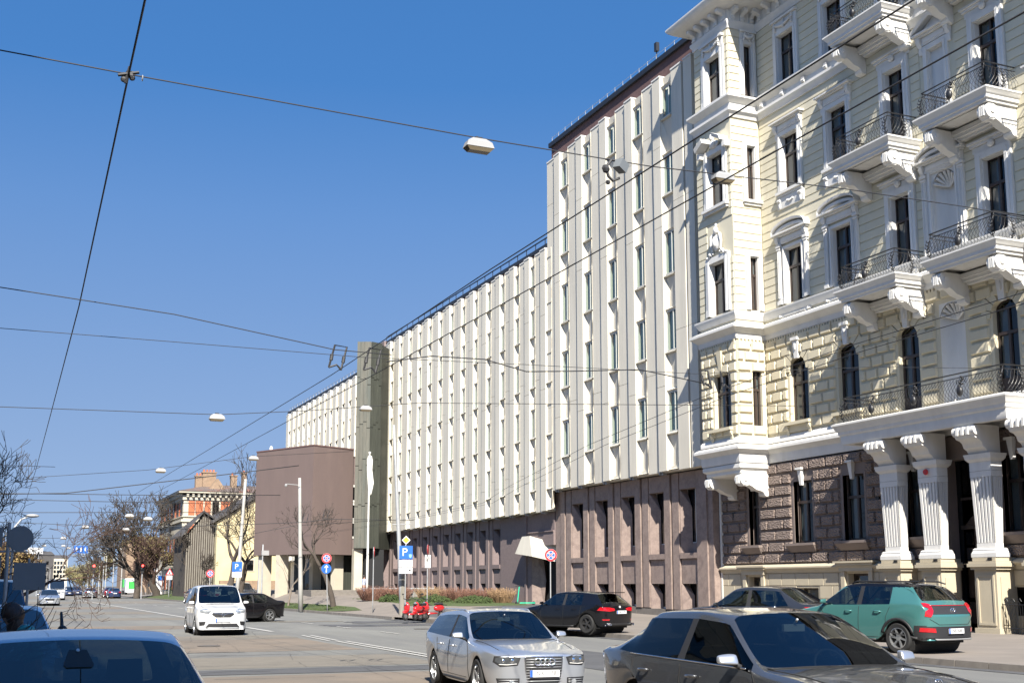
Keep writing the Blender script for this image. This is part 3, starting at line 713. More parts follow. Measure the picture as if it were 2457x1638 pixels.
# plinth blocks
r = random.Random(2)
def blocks(name, x, y0, y1, z0, z1, ops, rh, bw, mt, proud, gap=.05, bev=.03, stag=True, plane='x', sx=-1, keymin=.22, rowz=None):
    cache = {}; rows = max(1, round((z1-z0)/rh)); rh = (z1-z0)/rows
    for k in range(rows):
        a, b = z0+k*rh, z0+(k+1)*rh
        segs = [(y0, y1)]
        for o in ops:
            if o[2] < (a+b)/2 < o[3]:
                ns = []
                for s, e in segs:
                    if o[1] <= s or o[0] >= e: ns.append((s, e)); continue
                    if o[0] > s: ns.append((s, o[0]))
                    if o[1] < e: ns.append((o[1], e))
                segs = ns
        for s, e in segs:
            L = e-s
            if L < keymin: continue
            n = max(1, round(L/bw))
            if n > 1 and stag and k % 2:
                w = L/n; cuts = [s, s+w*.5]+[s+w*(.5+i) for i in range(1, n)]+[e]
            else: cuts = [s+L*i/n for i in range(n+1)]
            for p, q in zip(cuts, cuts[1:]):
                w = q-p-gap; h = b-a-gap
                if w < .08: continue
                key = (round(w, 2), round(h, 2))
                if key not in cache:
                    m = MB(); be = bev; hw, hh = w/2, h/2
                    vs = [(0,-hw,-hh),(0,hw,-hh),(0,hw,hh),(0,-hw,hh),
                          (sx*proud,-hw+be,-hh+be),(sx*proud,hw-be,-hh+be),(sx*proud,hw-be,hh-be),(sx*proud,-hw+be,hh-be)]
                    if plane == 'y': vs = [(v[1], v[0], v[2]) for v in vs]
                    m.add(vs, [(4,5,6,7),(0,1,5,4),(1,2,6,5),(2,3,7,6),(3,0,4,7)])
                    o = build(m, name, mt, hs, local=True); cache[key] = o
                    o.location = (Vector((x, (p+q)/2, (a+b)/2)) if plane == 'x' else Vector(((p+q)/2, x, (a+b)/2))) - hs.location
                else:
                    inst(cache[key], hs, (x, (p+q)/2, (a+b)/2) if plane == 'x' else ((p+q)/2, x, (a+b)/2))
pad = lambda o, d, e=0: (o[0]-d, o[1]+d, o[2]-e, o[3]+e)
cols = [(36.5,37.7,0,8), (34.35,35.5,0,8), (31.7,32.85,0,8), (29.2,30.3,0,8)]
blocks('rustic_stone', XW-.005, 34.9, HFAR-.08, 2.78, 7.40, [pad(o, .16, .25) for o in ops0], .49, 1.15, MT['brownstone'], .11, .085, .04)
blocks('rustic_stone', XW-.005, HN, 33.3, 2.78, 7.40, [pad(o, .16, .25) for o in ops0], .49, 1.15, MT['brownstone'], .11, .085, .04)
blocks('plinth_block', XW-.105, 34.9, HFAR-.1, .12, 2.35, [pad(o, .1, .12) for o in basew], .56, 1.0, MT['plinth'], .025, .03, .01)
blocks('plinth_block', XW-.105, HN, 33.3, .12, 2.35, [pad(o, .1, .12) for o in basew], .56, 1.0, MT['plinth'], .025, .03, .01)
blocks('rusticated_block', XW-.005, HN, BAYN-.05, 8.75, 13.25, [pad(o, .12, .1) for o in ops1[:5]]+[(CN[0]-.2,CN[1]+.2,8,12.9)], .50, .82, MT['creamlow'], .10, .075, .045)
# clapboard-like courses of the upper floors
def courses(x, y0, y1, z0, z1, ops, rh, plane='x', sx=-1):
    blocks('wall_course', x, y0, y1, z0, z1, ops, rh, 9.0, MT['cream'], .03, .035, .012, stag=False, plane=plane, sx=sx, keymin=.12)
opsm = [pad(o, .33, .3) for o in ops_up] + [(CN[0]-.3, CN[1]+.3, 14.0, 18.4), (CN[0]-.3, CN[1]+.3, 19.5, 23.5)]
for z0, z1 in ((14.7, 18.9), (19.0, 24.2), (25.4, 28.85)):
    courses(XW-.004, HN, BAYN-.06, z0, z1, opsm, .375)
# ---- mouldings swept along the wall and round the bay
bayp = [(XW, HFAR-.02), (XW, BAYF), (XB, BAYF), (XB, BAYN), (XW, BAYN), (XW, HN)]
def mould(name, prof, mt='white', path=None):
    mb = MB(); P = path or bayp
    mb.sweep([(x, y) for x, y in P[::-1]], [(o, z) for o, z in prof]); return build(mb, name, MT[mt], hs, auto=40)
S = 1
mould('belt_cornice', [(0,13.3),(.06,13.3),(.10,13.38),(.10,13.55),(.30,13.72),(.42,13.80),(.42,13.92),(.10,14.08),(0,14.08)])
mould('sill_band', [(0,14.25),(.05,14.25),(.12,14.38),(.22,14.52),(.22,14.62),(0,14.68)])
mould('belt_cornice', [(0,24.28),(.08,24.28),(.10,24.42),(.24,24.55),(.24,24.68),(.06,24.74),(.06,25.02),(.26,25.16),(.34,25.24),(.34,25.34),(0,25.42)])
mould('architrave', [(0,28.88),(.05,28.88),(.07,29.05),(.15,29.16),(.15,29.28),(0,29.32)])
mould('eaves_cornice', [(0,29.85),(.55,29.92),(.75,29.98),(.95,30.12),(1.05,30.25),(1.05,30.34),(0,30.36)])
mould('frieze', [(0,29.33),(.03,29.33),(.03,29.84),(0,29.84)])
mould('ground_cornice', [(0,7.45),(.06,7.45),(.10,7.6),(.10,7.86),(.22,7.98),(.36,8.06),(.36,8.18),(.16,8.30),(0,8.32)])
mould('dentil_band', [(0,8.36),(.10,8.36),(.10,8.56),(.02,8.66),(0,8.66)])
mould('plinth_cornice', [(.08,2.38),(.13,2.38),(.16,2.48),(.28,2.58),(.28,2.64),(.06,2.76),(0,2.76)], 'plinth', [(XW-.02, HFAR-.06), (XW-.02, 34.95)])
mould('plinth_cornice', [(.08,2.38),(.13,2.38),(.16,2.48),(.28,2.58),(.28,2.64),(.06,2.76),(0,2.76)], 'plinth', [(XW-.02, 33.25), (XW-.02, HN)])
mb = MB()
for y in [BAYF-.02+.0]: pass
# dentils
def dent(path, z0, z1, out, w, step, mt, name):
    mb = MB()
    for (xa, ya), (xb, yb) in path:
        L = math.hypot(xb-xa, yb-ya); n = int(L/step)
        for i in range(n):
            t = (i+.5)/n; cx, cy = xa+(xb-xa)*t, ya+(yb-ya)*t
            if xa == xb: mb.box(cx-out, cx, cy-w/2, cy+w/2, z0, z1)
            else: mb.box(cx-w/2, cx+w/2, cy-out, cy, z0, z1)
    o = build(mb, name, MT[mt], hs); o['kind'] = 'stuff'; return o
dent([((XW,HN),(XW,BAYN)), ((XB,BAYN),(XB,BAYF)), ((XB,BAYN),(XW,BAYN))], 13.08, 13.29, .10, .10, .19, 'creamlow', 'dentil_row')
# eave consoles
def console(cx, cy, axis, z0=29.3, h=.62, d=.5, w=.22, mt='white', name='cornice_bracket', parent=None):
    mb = MB()
    prof = [(0,0),(.08,-.02),(.16,.10),(.14,.25),(.24,.34),(.42,.36),(.5,.44),(.5,.58),(0,.62)]
    prof = [(o*d/.5, z0+z*h/.62) for o, z in prof]
    if axis == 'x':
        mb.prism([(cx-o, z) for o, z in prof], 'y', cy-w/2, cy+w/2)
        mb.lathe([(.11*h/.62,-w/2-.02),(.11*h/.62,w/2+.02)], (cx-.30*d/.5, cy, z0+.46*h/.62), 10, 'y')
        mb.lathe([(.08*h/.62,-w/2-.03),(.08*h/.62,w/2+.03)], (cx-.09*d/.5, cy, z0+.08*h/.62), 8, 'y')
    else:
        mb.prism([(cy-o, z) for o, z in prof], 'x', cx-w/2, cx+w/2) if False else mb.add([(cx-w/2, cy-o, z) for o, z in prof]+[(cx+w/2, cy-o, z) for o, z in prof],
            [tuple(range(9))[::-1], tuple(range(9,18))]+[(i,(i+1)%9,9+(i+1)%9,9+i) for i in range(9)])
        mb.lathe([(.11,-w/2-.02),(.11,w/2+.02)], (cx, cy-.30*d/.5, z0+.46*h/.62), 10, 'x')
    return build(mb, name, MT[mt], parent or hs, auto=40)
for i in range(5): console(XB, BAYN+.2+i*.66, 'x')
for i in range(3): console(XB+.25+i*.55, BAYN, 'y')
y = BAYN-.5
while y > HN: console(XW, y, 'x'); y -= .78
# small console blocks on belts
for (z, yy) in ((24.72, None), (18.3, None)):
    pass
y = BAYN-.6
while y > HN:
    mb = MB(); mb.hull8([(XW-.20,y-.09,24.74),(XW,y-.09,24.74),(XW,y+.09,24.74),(XW-.20,y+.09,24.74)],[(XW-.26,y-.10,25.0),(XW,y-.10,25.0),(XW,y+.10,25.0),(XW-.26,y+.10,25.0)])
    mb.lathe([(.08,-.1),(.08,.1)], (XW-.2,y,24.84), 8, 'y'); build(mb, 'belt_block', MT['white'], hs); y -= 1.62
# ---- the bay (oriel)
by = [('f', f) for f in (1,2,3,4)]
opb = [(WB[0], WB[1], FL[f][0], FL[f][1]-(.08 if f == 1 else 0)) for f in (1,2,3,4)]
mb = MB(); wall_with(mb, XB, BAYN, BAYF, 7.45, 30.0, opb, REV); build(mb, 'bay_wall', MT['cream'], hs)
SW = (32.50, 33.02)
ops_s = [(SW[0], SW[1], z0, z1) for z0, z1 in ((9.15,11.85),(14.75,17.4),(20.2,22.95),(25.5,28.2))]
mb = MB(); wall_with(mb, BAYN, XB, XW, 7.45, 30.0, ops_s, .35, plane='y'); build(mb, 'bay_side_wall', MT['cream'], hs)
mb = MB(); mb.box(XB+.5, XW, BAYN+.4, BAYF-.1, 7.6, 29.8); build(mb, 'interior', MT['dark'], hs)
mb = MB(); mb.quad((XB,BAYF,7.45),(XW,BAYF,7.45),(XW,BAYF,30),(XB,BAYF,30)); build(mb, 'bay_side_wall', MT['cream'], hs)
opbm = [pad(o, .3, .3) for o in opb]
for z0, z1 in ((14.7, 18.9), (19.0, 24.2), (25.4, 28.85)):
    blocks('wall_course', XB-.004, BAYN+.02, BAYF-.02, z0, z1, opbm+[(46.2,48.3,17.2,19.2),(46.2,48.3,22.7,24.3)], .375, 9, MT['cream'], .03, .035, .012, stag=False, keymin=.12)
    blocks('wall_course', BAYN-.004, XB+.0, XW-.03, z0, z1, [pad(o, .22, .25) for o in ops_s], .375, 9, MT['cream'], .03, .035, .012, stag=False, plane='y', keymin=.12)
blocks('rusticated_block', XB-.005, BAYN+.01, BAYF-.02, 8.75, 13.25, [pad(opb[0], .10, .1)], .50, .62, MT['creamlow'], .10, .075, .045)
blocks('rusticated_block', BAYN-.005, XB-.02, XW-.09, 8.75, 13.25, [pad(ops_s[0], .04, .05)], .50, .75, MT['creamlow'], .10, .075, .045, plane='y')
for f in (1,2,3,4): house_window(XB+.20, WB[0], WB[1], FL[f][0], FL[f][1]-(.08 if f == 1 else 0))
for o in ops_s: house_window(BAYN+.16, o[0], o[1], o[2], o[3], plane='y', curtain=True)
# corbel under the bay
mb = MB(); mb.sweep([(XW, BAYN), (XB, BAYN), (XB, BAYF), (XW, BAYF)], [(0,7.46),(0,7.46)]) if False else None
mb = MB()
lv = [(0,7.44,0),(.05,7.38,0),(.05,7.22,0),(-.08,7.12,0),(-.08,6.98,0),(-.2,6.9,0)]
for (o, z, _), (o2, z2, _) in zip(lv, lv[1:]):
    def q(oo, zz): return [(XB-oo, BAYN-oo, zz), (XW, BAYN-oo, zz), (XW, BAYF+oo, zz), (XB-oo, BAYF+oo, zz)]
    mb.hull8(q(o2, z2), q(o, z))
build(mb, 'bay_corbel', MT['white'], hs)
def big_bracket(y, w, x0, ztop, zbot, dep, wall=XW, name='bay_bracket', parent=None, mt='white'):
    """scroll bracket: fat volute at the outer top, curling down to a foot on the wall"""
    mb = MB(); H = ztop-zbot; D = dep
    pr = [(0,0),(.10,0),(.16,.06),(.18,.16),(.30,.24),(.48,.30),(.60,.42),(.72,.50),(.80,.44),(.92,.46),(1.0,.60),(1.0,.80),(.93,.97),(.80,1.0),(0,1.0)]
    mb.prism([(wall-o*D, zbot+z*H) for o, z in pr], 'y', y-w/2, y+w/2)
    vr = .26*H
    mb.lathe([(vr*.6,-w/2-.05),(vr,-w/2-.03),(vr,w/2+.03),(vr*.6,w/2+.05)], (wall-D*.86, y, ztop-vr*1.0), 14, 'y')
    mb.lathe([(vr*.35,-w/2-.09),(vr*.35,w/2+.09)], (wall-D*.86, y, ztop-vr*1.0), 10, 'y')
    mb.lathe([(vr*.5,-w/2-.03),(vr*.5,w/2+.03)], (wall-D*.13, y, zbot+H*.14), 10, 'y')
    # leaf on the front of the volute
    for k in range(3): mb.box(wall-D*.86-vr*1.06, wall-D*.86-vr*.7, y-w*.32+k*w*.24, y-w*.32+k*w*.24+w*.14, ztop-vr*1.7, ztop-vr*.4)
    return build(mb, name, MT[mt], parent or hs, auto=35)
big_bracket(46.33, .42, XB, 6.96, 5.9, 1.62); big_bracket(48.9, .42, XB, 6.96, 5.9, 1.62)
# ---- window surrounds
def frame(x, c, z0, z1, w=.24, out=.09, sill=True, mt='white', plane='x', sx=-1, name='window_surround'):
    mb = MB(); y0, y1 = c
    def B(u0, u1, a, b, o, o2=0):
        if plane == 'x': mb.box(x+sx*o, x-sx*o2, u0, u1, a, b)
        else: mb.box(u0, u1, x+sx*o, x-sx*o2, a, b)
    B(y0-w, y0-.003, z0, z1+w, out, .02); B(y1+.003, y1+w, z0, z1+w, out, .02); B(y0-.003, y1+.003, z1+.003, z1+w, out, .02)
    B(y0-w*.45, y0-.004, z0, z1+w*.45, out+.035); B(y1+.004, y1+w*.45, z0, z1+w*.45, out+.035)
    # splayed inner lining
    B(y0, y0+.03, z0, z1, .01, .23); B(y1-.03, y1, z0, z1, .01, .23); B(y0+.03, y1-.03, z1-.03, z1, .01, .23)
    B(y0-w-.02, y0-w*.0, z0, z0+.34, out+.02); B(y1+w*.0, y1+w+.02, z0, z0+.34, out+.02)
    if sill: B(y0-w-.08, y1+w+.08, z0-.16, z0-.02, out+.14); B(y0-w-.02, y1+w+.02, z0-.28, z0-.161, out+.05)
    return build(mb, name, MT[mt], hs)
def garland(x, c, z, h=.5, plane='x', sx=-1):
    y0, y1 = c; mb = MB(); n = 15; ym = (y0+y1)/2
    def P(u, zz, o): return (x+sx*o, u, zz) if plane == 'x' else (u, x+sx*o, zz)
    for i in range(n):
        t = i/(n-1); u = y0+(y1-y0)*t; zz = z+h*.62-h*.42*math.sin(PI*t); rr = .05+.035*math.sin(PI*t)
        p = P(u, zz, .15); mb.blob(p, (rr, rr*1.15, rr) , 6, 4)
    for u in (y0, ym, y1):
        for k in range(4): mb.blob(P(u+random.uniform(-.04,.04), z+h*.75-k*.11, .15), (.06,.06,.06), 6, 4)
    p = [P(y0-.25, z+h, .02), P(y1+.25, z+h, .02)]
    if plane == 'x':
        mb.box(x, x+sx*.08, y0-.24, y1+.24, z, z+h); mb.box(x, x+sx*.20, y0-.30, y1+.30, z+h, z+h+.12)
    else:
        mb.box(y0-.2, y1+.2, x, x+sx*.06, z, z+h); mb.box(y0-.24, y1+.24, x, x+sx*.15, z+h, z+h+.1)
    return build(mb, 'garland_panel', MT['white'], hs, auto=50)
def entab(x, c, z, kind, w=.34):
    y0, y1 = c[0]-w, c[1]+w; ym = (y0+y1)/2; mb = MB()
    mb.box(x-.10, x, y0, y1, z, z+.34)                       # frieze
    mb.box(x-.06, x-.13, y0+.3, y1-.3, z+.08, z+.27)
    mb.box(x-.22, x, y0-.08, y1+.08, z+.341, z+.42); mb.box(x-.34, x, y0-.16, y1+.16, z+.421, z+.50)
    for yy in (y0+.1, y1-.1):
        mb.prism([(x,z-.36),(x-.06,z-.34),(x-.10,z-.2),(x-.08,z-.05),(x-.2,z+.1),(x-.24,z+.25),(x-.22,z+.34),(x,z+.34)], 'y', yy-.09, yy+.09)
        mb.lathe([(.07,-.11),(.07,.11)], (x-.17,yy,z+.22), 8, 'y')
    if kind == 'arc':
        n = 10; h = .42; R_ = (y1-y0)/2+.12
        def arc(o, dz, rr): return [(ym-rr*math.cos(PI*i/n), z+.5+dz+(h+ (rr-R_))*math.sin(PI*i/n)) for i in range(n+1)]
        a = arc(0, .10, R_); b = arc(0, 0, R_-.14)
        for i in range(n):
            mb.hull8([(x-.34,a[i][0],a[i][1]-.1),(x,a[i][0],a[i][1]-.1),(x,a[i+1][0],a[i+1][1]-.1),(x-.34,a[i+1][0],a[i+1][1]-.1)],
                     [(x-.36,a[i][0],a[i][1]),(x,a[i][0],a[i][1]),(x,a[i+1][0],a[i+1][1]),(x-.36,a[i+1][0],a[i+1][1])])
            mb.hull8([(x-.24,b[i][0],b[i][1]-.1),(x,b[i][0],b[i][1]-.1),(x,b[i+1][0],b[i+1][1]-.1),(x-.24,b[i+1][0],b[i+1][1]-.1)],
                     [(x-.24,b[i][0],b[i][1]+.04),(x,b[i][0],b[i][1]+.04),(x,b[i+1][0],b[i+1][1]+.04),(x-.24,b[i+1][0],b[i+1][1]+.04)])
    if kind == 'tri':
        for s_ in (-1, 1):
            e = ym+s_*((y1-y0)/2+.16)
            p0, p1 = sorted([e, ym])
            za, zb_ = (z+.5, z+1.0) if e < ym else (z+1.0, z+.5)
            mb.hull8([(x-.34,p0,za),(x,p0,za),(x,p1,zb_),(x-.34,p1,zb_)], [(x-.38,p0,za+.14),(x,p0,za+.14),(x,p1,zb_+.14),(x-.38,p1,zb_+.14)])
        mb.add([(x-.08,y0,z+.5),(x-.08,y1,z+.5),(x-.08,ym,z+1.0)], [(0,1,2)])
    return build(mb, 'pediment' if kind != 'flat' else 'window_hood', MT['white'], hs, auto=35)
def pilasters(x, c, z0, z1, w=.22):
    for yy in (c[0]-.34, c[1]+.34):
        mb = MB(); mb.box(x-.11, x, yy-w/2, yy+w/2, z0, z1); mb.box(x-.145, x-.11, yy-w/2+.05, yy-w/2+.075, z0+.3, z1-.3); mb.box(x-.145, x-.11, yy+w/2-.075, yy+w/2-.05, z0+.3, z1-.3)
        mb.box(x-.16, x, yy-w/2-.03, yy+w/2+.03, z0, z0+.16); mb.box(x-.17, x, yy-w/2-.04, yy+w/2+.04, z1-.12, z1); mb.box(x-.15, x, yy-w/2-.02, yy+w/2+.02, z1-.24, z1-.17)
        build(mb, 'small_pilaster', MT['white'], hs)
def apron(x, c, z0, z1, w=.5):
    mb = MB(); mb.box(x-.07, x, c[0]-w, c[1]+w, z0, z1); mb.box(x-.11, x-.07, c[0]-.1, c[1]+.1, z0+.08, z1-.08)
    for yy in (c[0]-w+.13, c[1]+w-.13): mb.box(x-.12, x-.07, yy-.11, yy+.11, z0+.05, z1-.05); mb.blob((x-.13,yy,(z0+z1)/2), (.04,.06,.06), 8, 5)
    build(mb, 'apron_panel', MT['white'], hs)
def cart(x, y, z, s=1.0, name='cartouche', plane='x'):
    mb = MB()
    mb.blob((x-.10,y,z), (.12*s,.30*s,.42*s), 12, 8); mb.blob((x-.2*s,y,z+.02), (.14*s,.15*s,.28*s), 10, 7)
    for sy in (-1, 1):
        mb.tube([(x-.1,y+sy*.18*s,z+.5*s),(x-.16,y+sy*.38*s,z+.35*s),(x-.14,y+sy*.44*s,z),(x-.12,y+sy*.34*s,z-.35*s),(x-.1,y+sy*.5*s,z-.55*s)], [.05*s,.08*s,.07*s,.06*s,.03*s], 6)
        mb.blob((x-.14,y+sy*.52*s,z-.5*s), (.1*s,.12*s,.10*s), 7, 5); mb.blob((x-.12,y+sy*.8*s,z-.62*s), (.08*s,.10*s,.07*s), 7, 5)
        for k in range(4): mb.blob((x-.13,y+sy*(.3+.14*k)*s,z-(.5+.05*k)*s), (.06*s,.07*s,.06*s), 6, 4)
    mb.blob((x-.14,y,z+.62*s), (.12*s,.16*s,.20*s), 9, 6); mb.blob((x-.12,y,z+.86*s), (.06*s,.10*s,.12*s), 7, 5)
    return build(mb, name, MT['white'], hs, smooth=True)
def bust(x, y, z):
    mb = MB(); mb.blob((x-.22,y,z+.42), (.13,.12,.17), 10, 7); mb.blob((x-.15,y,z+.1), (.16,.22,.22), 10, 7); mb.tube([(x-.18,y,z+.2),(x-.21,y,z+.38)], .07, 7)
    mb.blob((x-.26,y,z+.40), (.06,.025,.05), 5, 4); mb.blob((x-.2,y,z+.52), (.15,.15,.10), 9, 5); mb.blob((x-.1,y,z+.1), (.08,.42,.20), 12, 6)
    return build(mb, 'bust', MT['white'], hs, smooth=True)
for c in (CA, CB, CE):
    for f in (2, 3, 4): house_window(XW+.20, c[0], c[1], *FL[f])
    frame(XW-.02, c, *FL[4], w=.26); garland(XW-.02, c, FL[4][1]+.27, .42)
    frame(XW-.02, c, *FL[3], w=.22, out=.08); entab(XW-.02, c, FL[3][1]+.24, 'flat'); 
    frame(XW-.02, c, *FL[2], w=.14, out=.07, sill=False); pilasters(XW-.02, c, FL[2][0], FL[2][1]+.26); entab(XW-.02, c, FL[2][1]+.27, 'arc', .46)
    apron(XW-.02, c, 14.12, 14.26)
    mb = MB(); mb.prism([(XW,19.3),(XW-.1,19.32),(XW-.12,19.85),(XW,19.86)], 'y', c[0]-.3, c[1]+.3)
    for yy in (c[0]-.12, c[1]+.12):
        mb.lathe([(.09,-.1),(.09,.1)], (XW-.14,yy,19.7), 8, 'y'); mb.blob((XW-.1,yy,19.5), (.08,.08,.2), 7, 5)
    for k in range(5): mb.blob((XW-.13,(c[0]+c[1])/2-.2+k*.1,19.6-.04*math.sin(k/4*PI)), (.05,.06,.06), 6, 4)
    build(mb, 'sill_ornament', MT['white'], hs, auto=45)
for c in (CC, CD):
    for z0, z1, kd in ((13.95, 17.6, 'flat'), (19.55, 23.05, 'flat'), (25.3, 28.1, 'flat')):
        house_window(XW+.22, c[0], c[1], z0, z1, door=True)
        frame(XW-.02, c, z0, z1, w=.28, out=.10, sill=False)
        mb = MB(); mb.box(XW-.14, XW, c[0]-.5, c[1]+.5, z1+.55, z1+.66); mb.box(XW-.22, XW, c[0]-.55, c[1]+.55, z1+.661, z1+.74)
        mb.box(XW-.06, XW, c[0]-.42, c[1]+.42, z1+.31, z1+.54); mb.blob((XW-.14,(c[0]+c[1])/2,z1+.45), (.12,.15,.16), 9, 6); build(mb, 'window_hood', MT['white'], hs)
frame(XB-.02, WB, *FL[4], w=.30); garland(XB-.02, WB, FL[4][1]+.31, .42)
frame(XB-.02, WB, *FL[3], w=.28); frame(XB-.02, WB, *FL[2], w=.30, out=.11, sill=False)
mb = MB(); x = XB-.02; z = FL[3][1]+.3
for s_ in (-1, 1):
    ym = sum(WB)/2; e = ym+s_*1.1; i_ = ym+s_*.45; p0, p1 = sorted((e, i_)); za, zb_ = (z, z+.34) if e < i_ else (z+.34, z)
    mb.hull8([(x-.5,p0,za),(x,p0,za),(x,p1,zb_),(x-.5,p1,zb_)], [(x-.58,p0,za+.2),(x,p0,za+.2),(x,p1,zb_+.2),(x-.58,p1,zb_+.2)])
    mb.box(x-.3, x, e-.12, e+.12, z-.3, z)
build(mb, 'broken_pediment', MT['white'], hs); bust(XB, sum(WB)/2, z+.05)
cart(XB, sum(WB)/2, FL[2][1]+.95, 1.0)
for i, o in enumerate(ops_s[1:]):
    frame(BAYN-.02, o[:2], o[2], o[3], w=.20, out=.07, plane='y', sill=(i == 1))
garland(BAYN-.02, (SW[0]+.02, SW[1]-.02), ops_s[3][3]+.22, .36, plane='y')
# floor 1 arched windows with keystones
for c in (CA, CB, CC, CD, CE):
    dr = c in (CC, CD); z0 = 8.45 if dr else 9.2
    house_window(XW+.20, c[0], c[1], z0, 11.85, arch=.28, door=dr)
    ym = sum(c)/2
    mb = MB(); mb.add([(XW-.13,ym-.13,12.05),(XW-.13,ym+.13,12.05),(XW-.17,ym+.2,12.95),(XW-.17,ym-.2,12.95),(XW,ym-.13,12.05),(XW,ym+.13,12.05),(XW,ym+.2,12.95),(XW,ym-.2,12.95)],
           [(0,1,2,3),(4,7,6,5),(0,4,5,1),(1,5,6,2),(2,6,7,3),(3,7,4,0)])
    mb.box(XW-.24, XW, ym-.24, ym+.24, 12.88, 13.02); mb.blob((XW-.16,ym,12.6), (.06,.08,.2), 7, 5)
    build(mb, 'keystone', MT['white'], hs)
    for s_ in (-1, 1):           # voussoirs
        for k in range(3):
            a0 = math.radians(24+k*24)*s_; a1 = math.radians(24+k*24+21)*s_; r0, r1 = .62, 1.05+(.12 if k % 2 else 0); zc = 11.55
            P = lambda a, rr_, o: (XW-o, ym+math.sin(a)*rr_*1.02, zc+math.cos(a)*rr_)
            mb = MB(); mb.add([P(a0,r0,.08),P(a1,r0,.08),P(a1,r1,.08),P(a0,r1,.08),P(a0,r0,-.01),P(a1,r0,-.01),P(a1,r1,-.01),P(a0,r1,-.01)],
                [(0,1,2,3),(0,4,5,1),(1,5,6,2),(2,6,7,3),(3,7,4,0)]); build(mb, 'voussoir', MT['creamlow'], hs)
    if not dr:
        mb = MB(); mb.box(XW-.28, XW, c[0]-.25, c[1]+.25, 9.02, 9.16); mb.box(XW-.1, XW, c[0]-.05, c[1]+.05, 8.70, 9.0)
        for yy in (c[0]-.12, c[1]+.12): mb.prism([(XW,8.55),(XW-.1,8.58),(XW-.12,8.75),(XW-.22,8.9),(XW-.22,9.0),(XW,9.0)], 'y', yy-.09, yy+.09)
        build(mb, 'window_sill', MT['creamlow'], hs)
mb = MB(); ym = sum(WB)/2; mb.box(XB-.28, XB, WB[0]-.25, WB[1]+.25, 9.02, 9.16)
for yy in (WB[0]-.12, WB[1]+.12): mb.prism([(XB,8.55),(XB-.1,8.58),(XB-.12,8.75),(XB-.22,8.9),(XB-.22,9.0),(XB,9.0)], 'y', yy-.09, yy+.09)
build(mb, 'window_sill', MT['creamlow'], hs)
mb = MB(); mb.hull8([(XB-.1,ym-.12,11.85),(XB,ym-.12,11.85),(XB,ym+.12,11.85),(XB-.1,ym+.12,11.85)], [(XB-.2,ym-.2,12.9),(XB,ym-.2,12.9),(XB,ym+.2,12.9),(XB-.2,ym+.2,12.9)])
build(mb, 'keystone', MT['creamlow'], hs)
# ground floor windows
for c in (CA, CB, CC, CD, CE, (47.05, 47.85)):
    z0, z1 = FL[0]; house_window(XW+.22, c[0], c[1], z0, z1, curtain=True)
    mb = MB(); mb.box(XW-.02, XW+.2, c[0]-.12, c[0], z0, z1+.1); mb.box(XW-.02, XW+.2, c[1], c[1]+.12, z0, z1+.1); mb.box(XW-.02, XW+.2, c[0], c[1], z1, z1+.1)
    build(mb, 'window_surround', MT['brownflat'], hs)
    mb = MB(); mb.hull8([(XW-.10,c[0]-.22,z0-.42),(XW,c[0]-.22,z0-.42),(XW,c[1]+.22,z0-.42),(XW-.10,c[1]+.22,z0-.42)], [(XW-.32,c[0]-.34,z0-.14),(XW,c[0]-.34,z0-.14),(XW,c[1]+.34,z0-.14),(XW-.32,c[1]+.34,z0-.14)])
    mb.box(XW-.34, XW, c[0]-.35, c[1]+.35, z0-.138, z0-.03); build(mb, 'window_sill', MT['brownflat'], hs)
    ym = sum(c)/2
    mb = MB(); mb.hull8([(XW-.12,ym-.07,6.25),(XW,ym-.07,6.25),(XW,ym+.07,6.25),(XW-.12,ym+.07,6.25)], [(XW-.2,ym-.13,6.95),(XW,ym-.13,6.95),(XW,ym+.13,6.95),(XW-.2,ym+.13,6.95)])
    mb.box(XW-.26, XW, ym-.2, ym+.2, 6.951, 7.04); build(mb, 'keystone', MT['white'], hs)
for o in basew:
    mb = MB(); mb.box(XW+.2, XW+.25, o[0], o[1], o[2], o[3]); w = build(mb, 'basement_window', MT['wood'], hs)
    mb = MB(); mb.quad((XW+.19,o[0]+.1,o[2]),(XW+.19,o[1]-.1,o[2]),(XW+.19,o[1]-.1,o[3]-.1),(XW+.19,o[0]+.1,o[3]-.1)); build(mb, 'pane', MT['panedk'], w)
for c, z1 in (((46.8,48.0), 2.3), ((39.3,40.8), 2.4)):     # hooded basement openings
    mb = MB(); mb.box(XW-.22, XW, c[0]-.24, c[0], .15, z1); mb.box(XW-.22, XW, c[1], c[1]+.24, .15, z1)
    mb.box(XW-.26, XW, c[0]-.3, c[1]+.3, z1+.001, z1+.24); mb.box(XW-.36, XW, c[0]-.42, c[1]+.42, z1+.241, z1+.34); mb.box(XW-.42, XW, c[0]-.5, c[1]+.5, z1+.341, z1+.42)
    build(mb, 'basement_hood', MT['plinth'], hs)
# wall vents
for y, z in ((49.1,5.2),(38.7,5.3)):
    mb = MB(); mb.box(XW-.09, XW, y-.1, y+.1, z-.12, z+.12); build(mb, 'wall_vent', MT['blk'], hs)
mb = MB(); mb.box(XW-.16, XW-.02, HFAR-.14, HFAR-.02, .1, 7.4); build(mb, 'corner_strip', MT['white'], hs)
mb = MB()
for i in range(54): mb.box(XW-.12, XW+.02, HN, HN+.02, 0, .01)
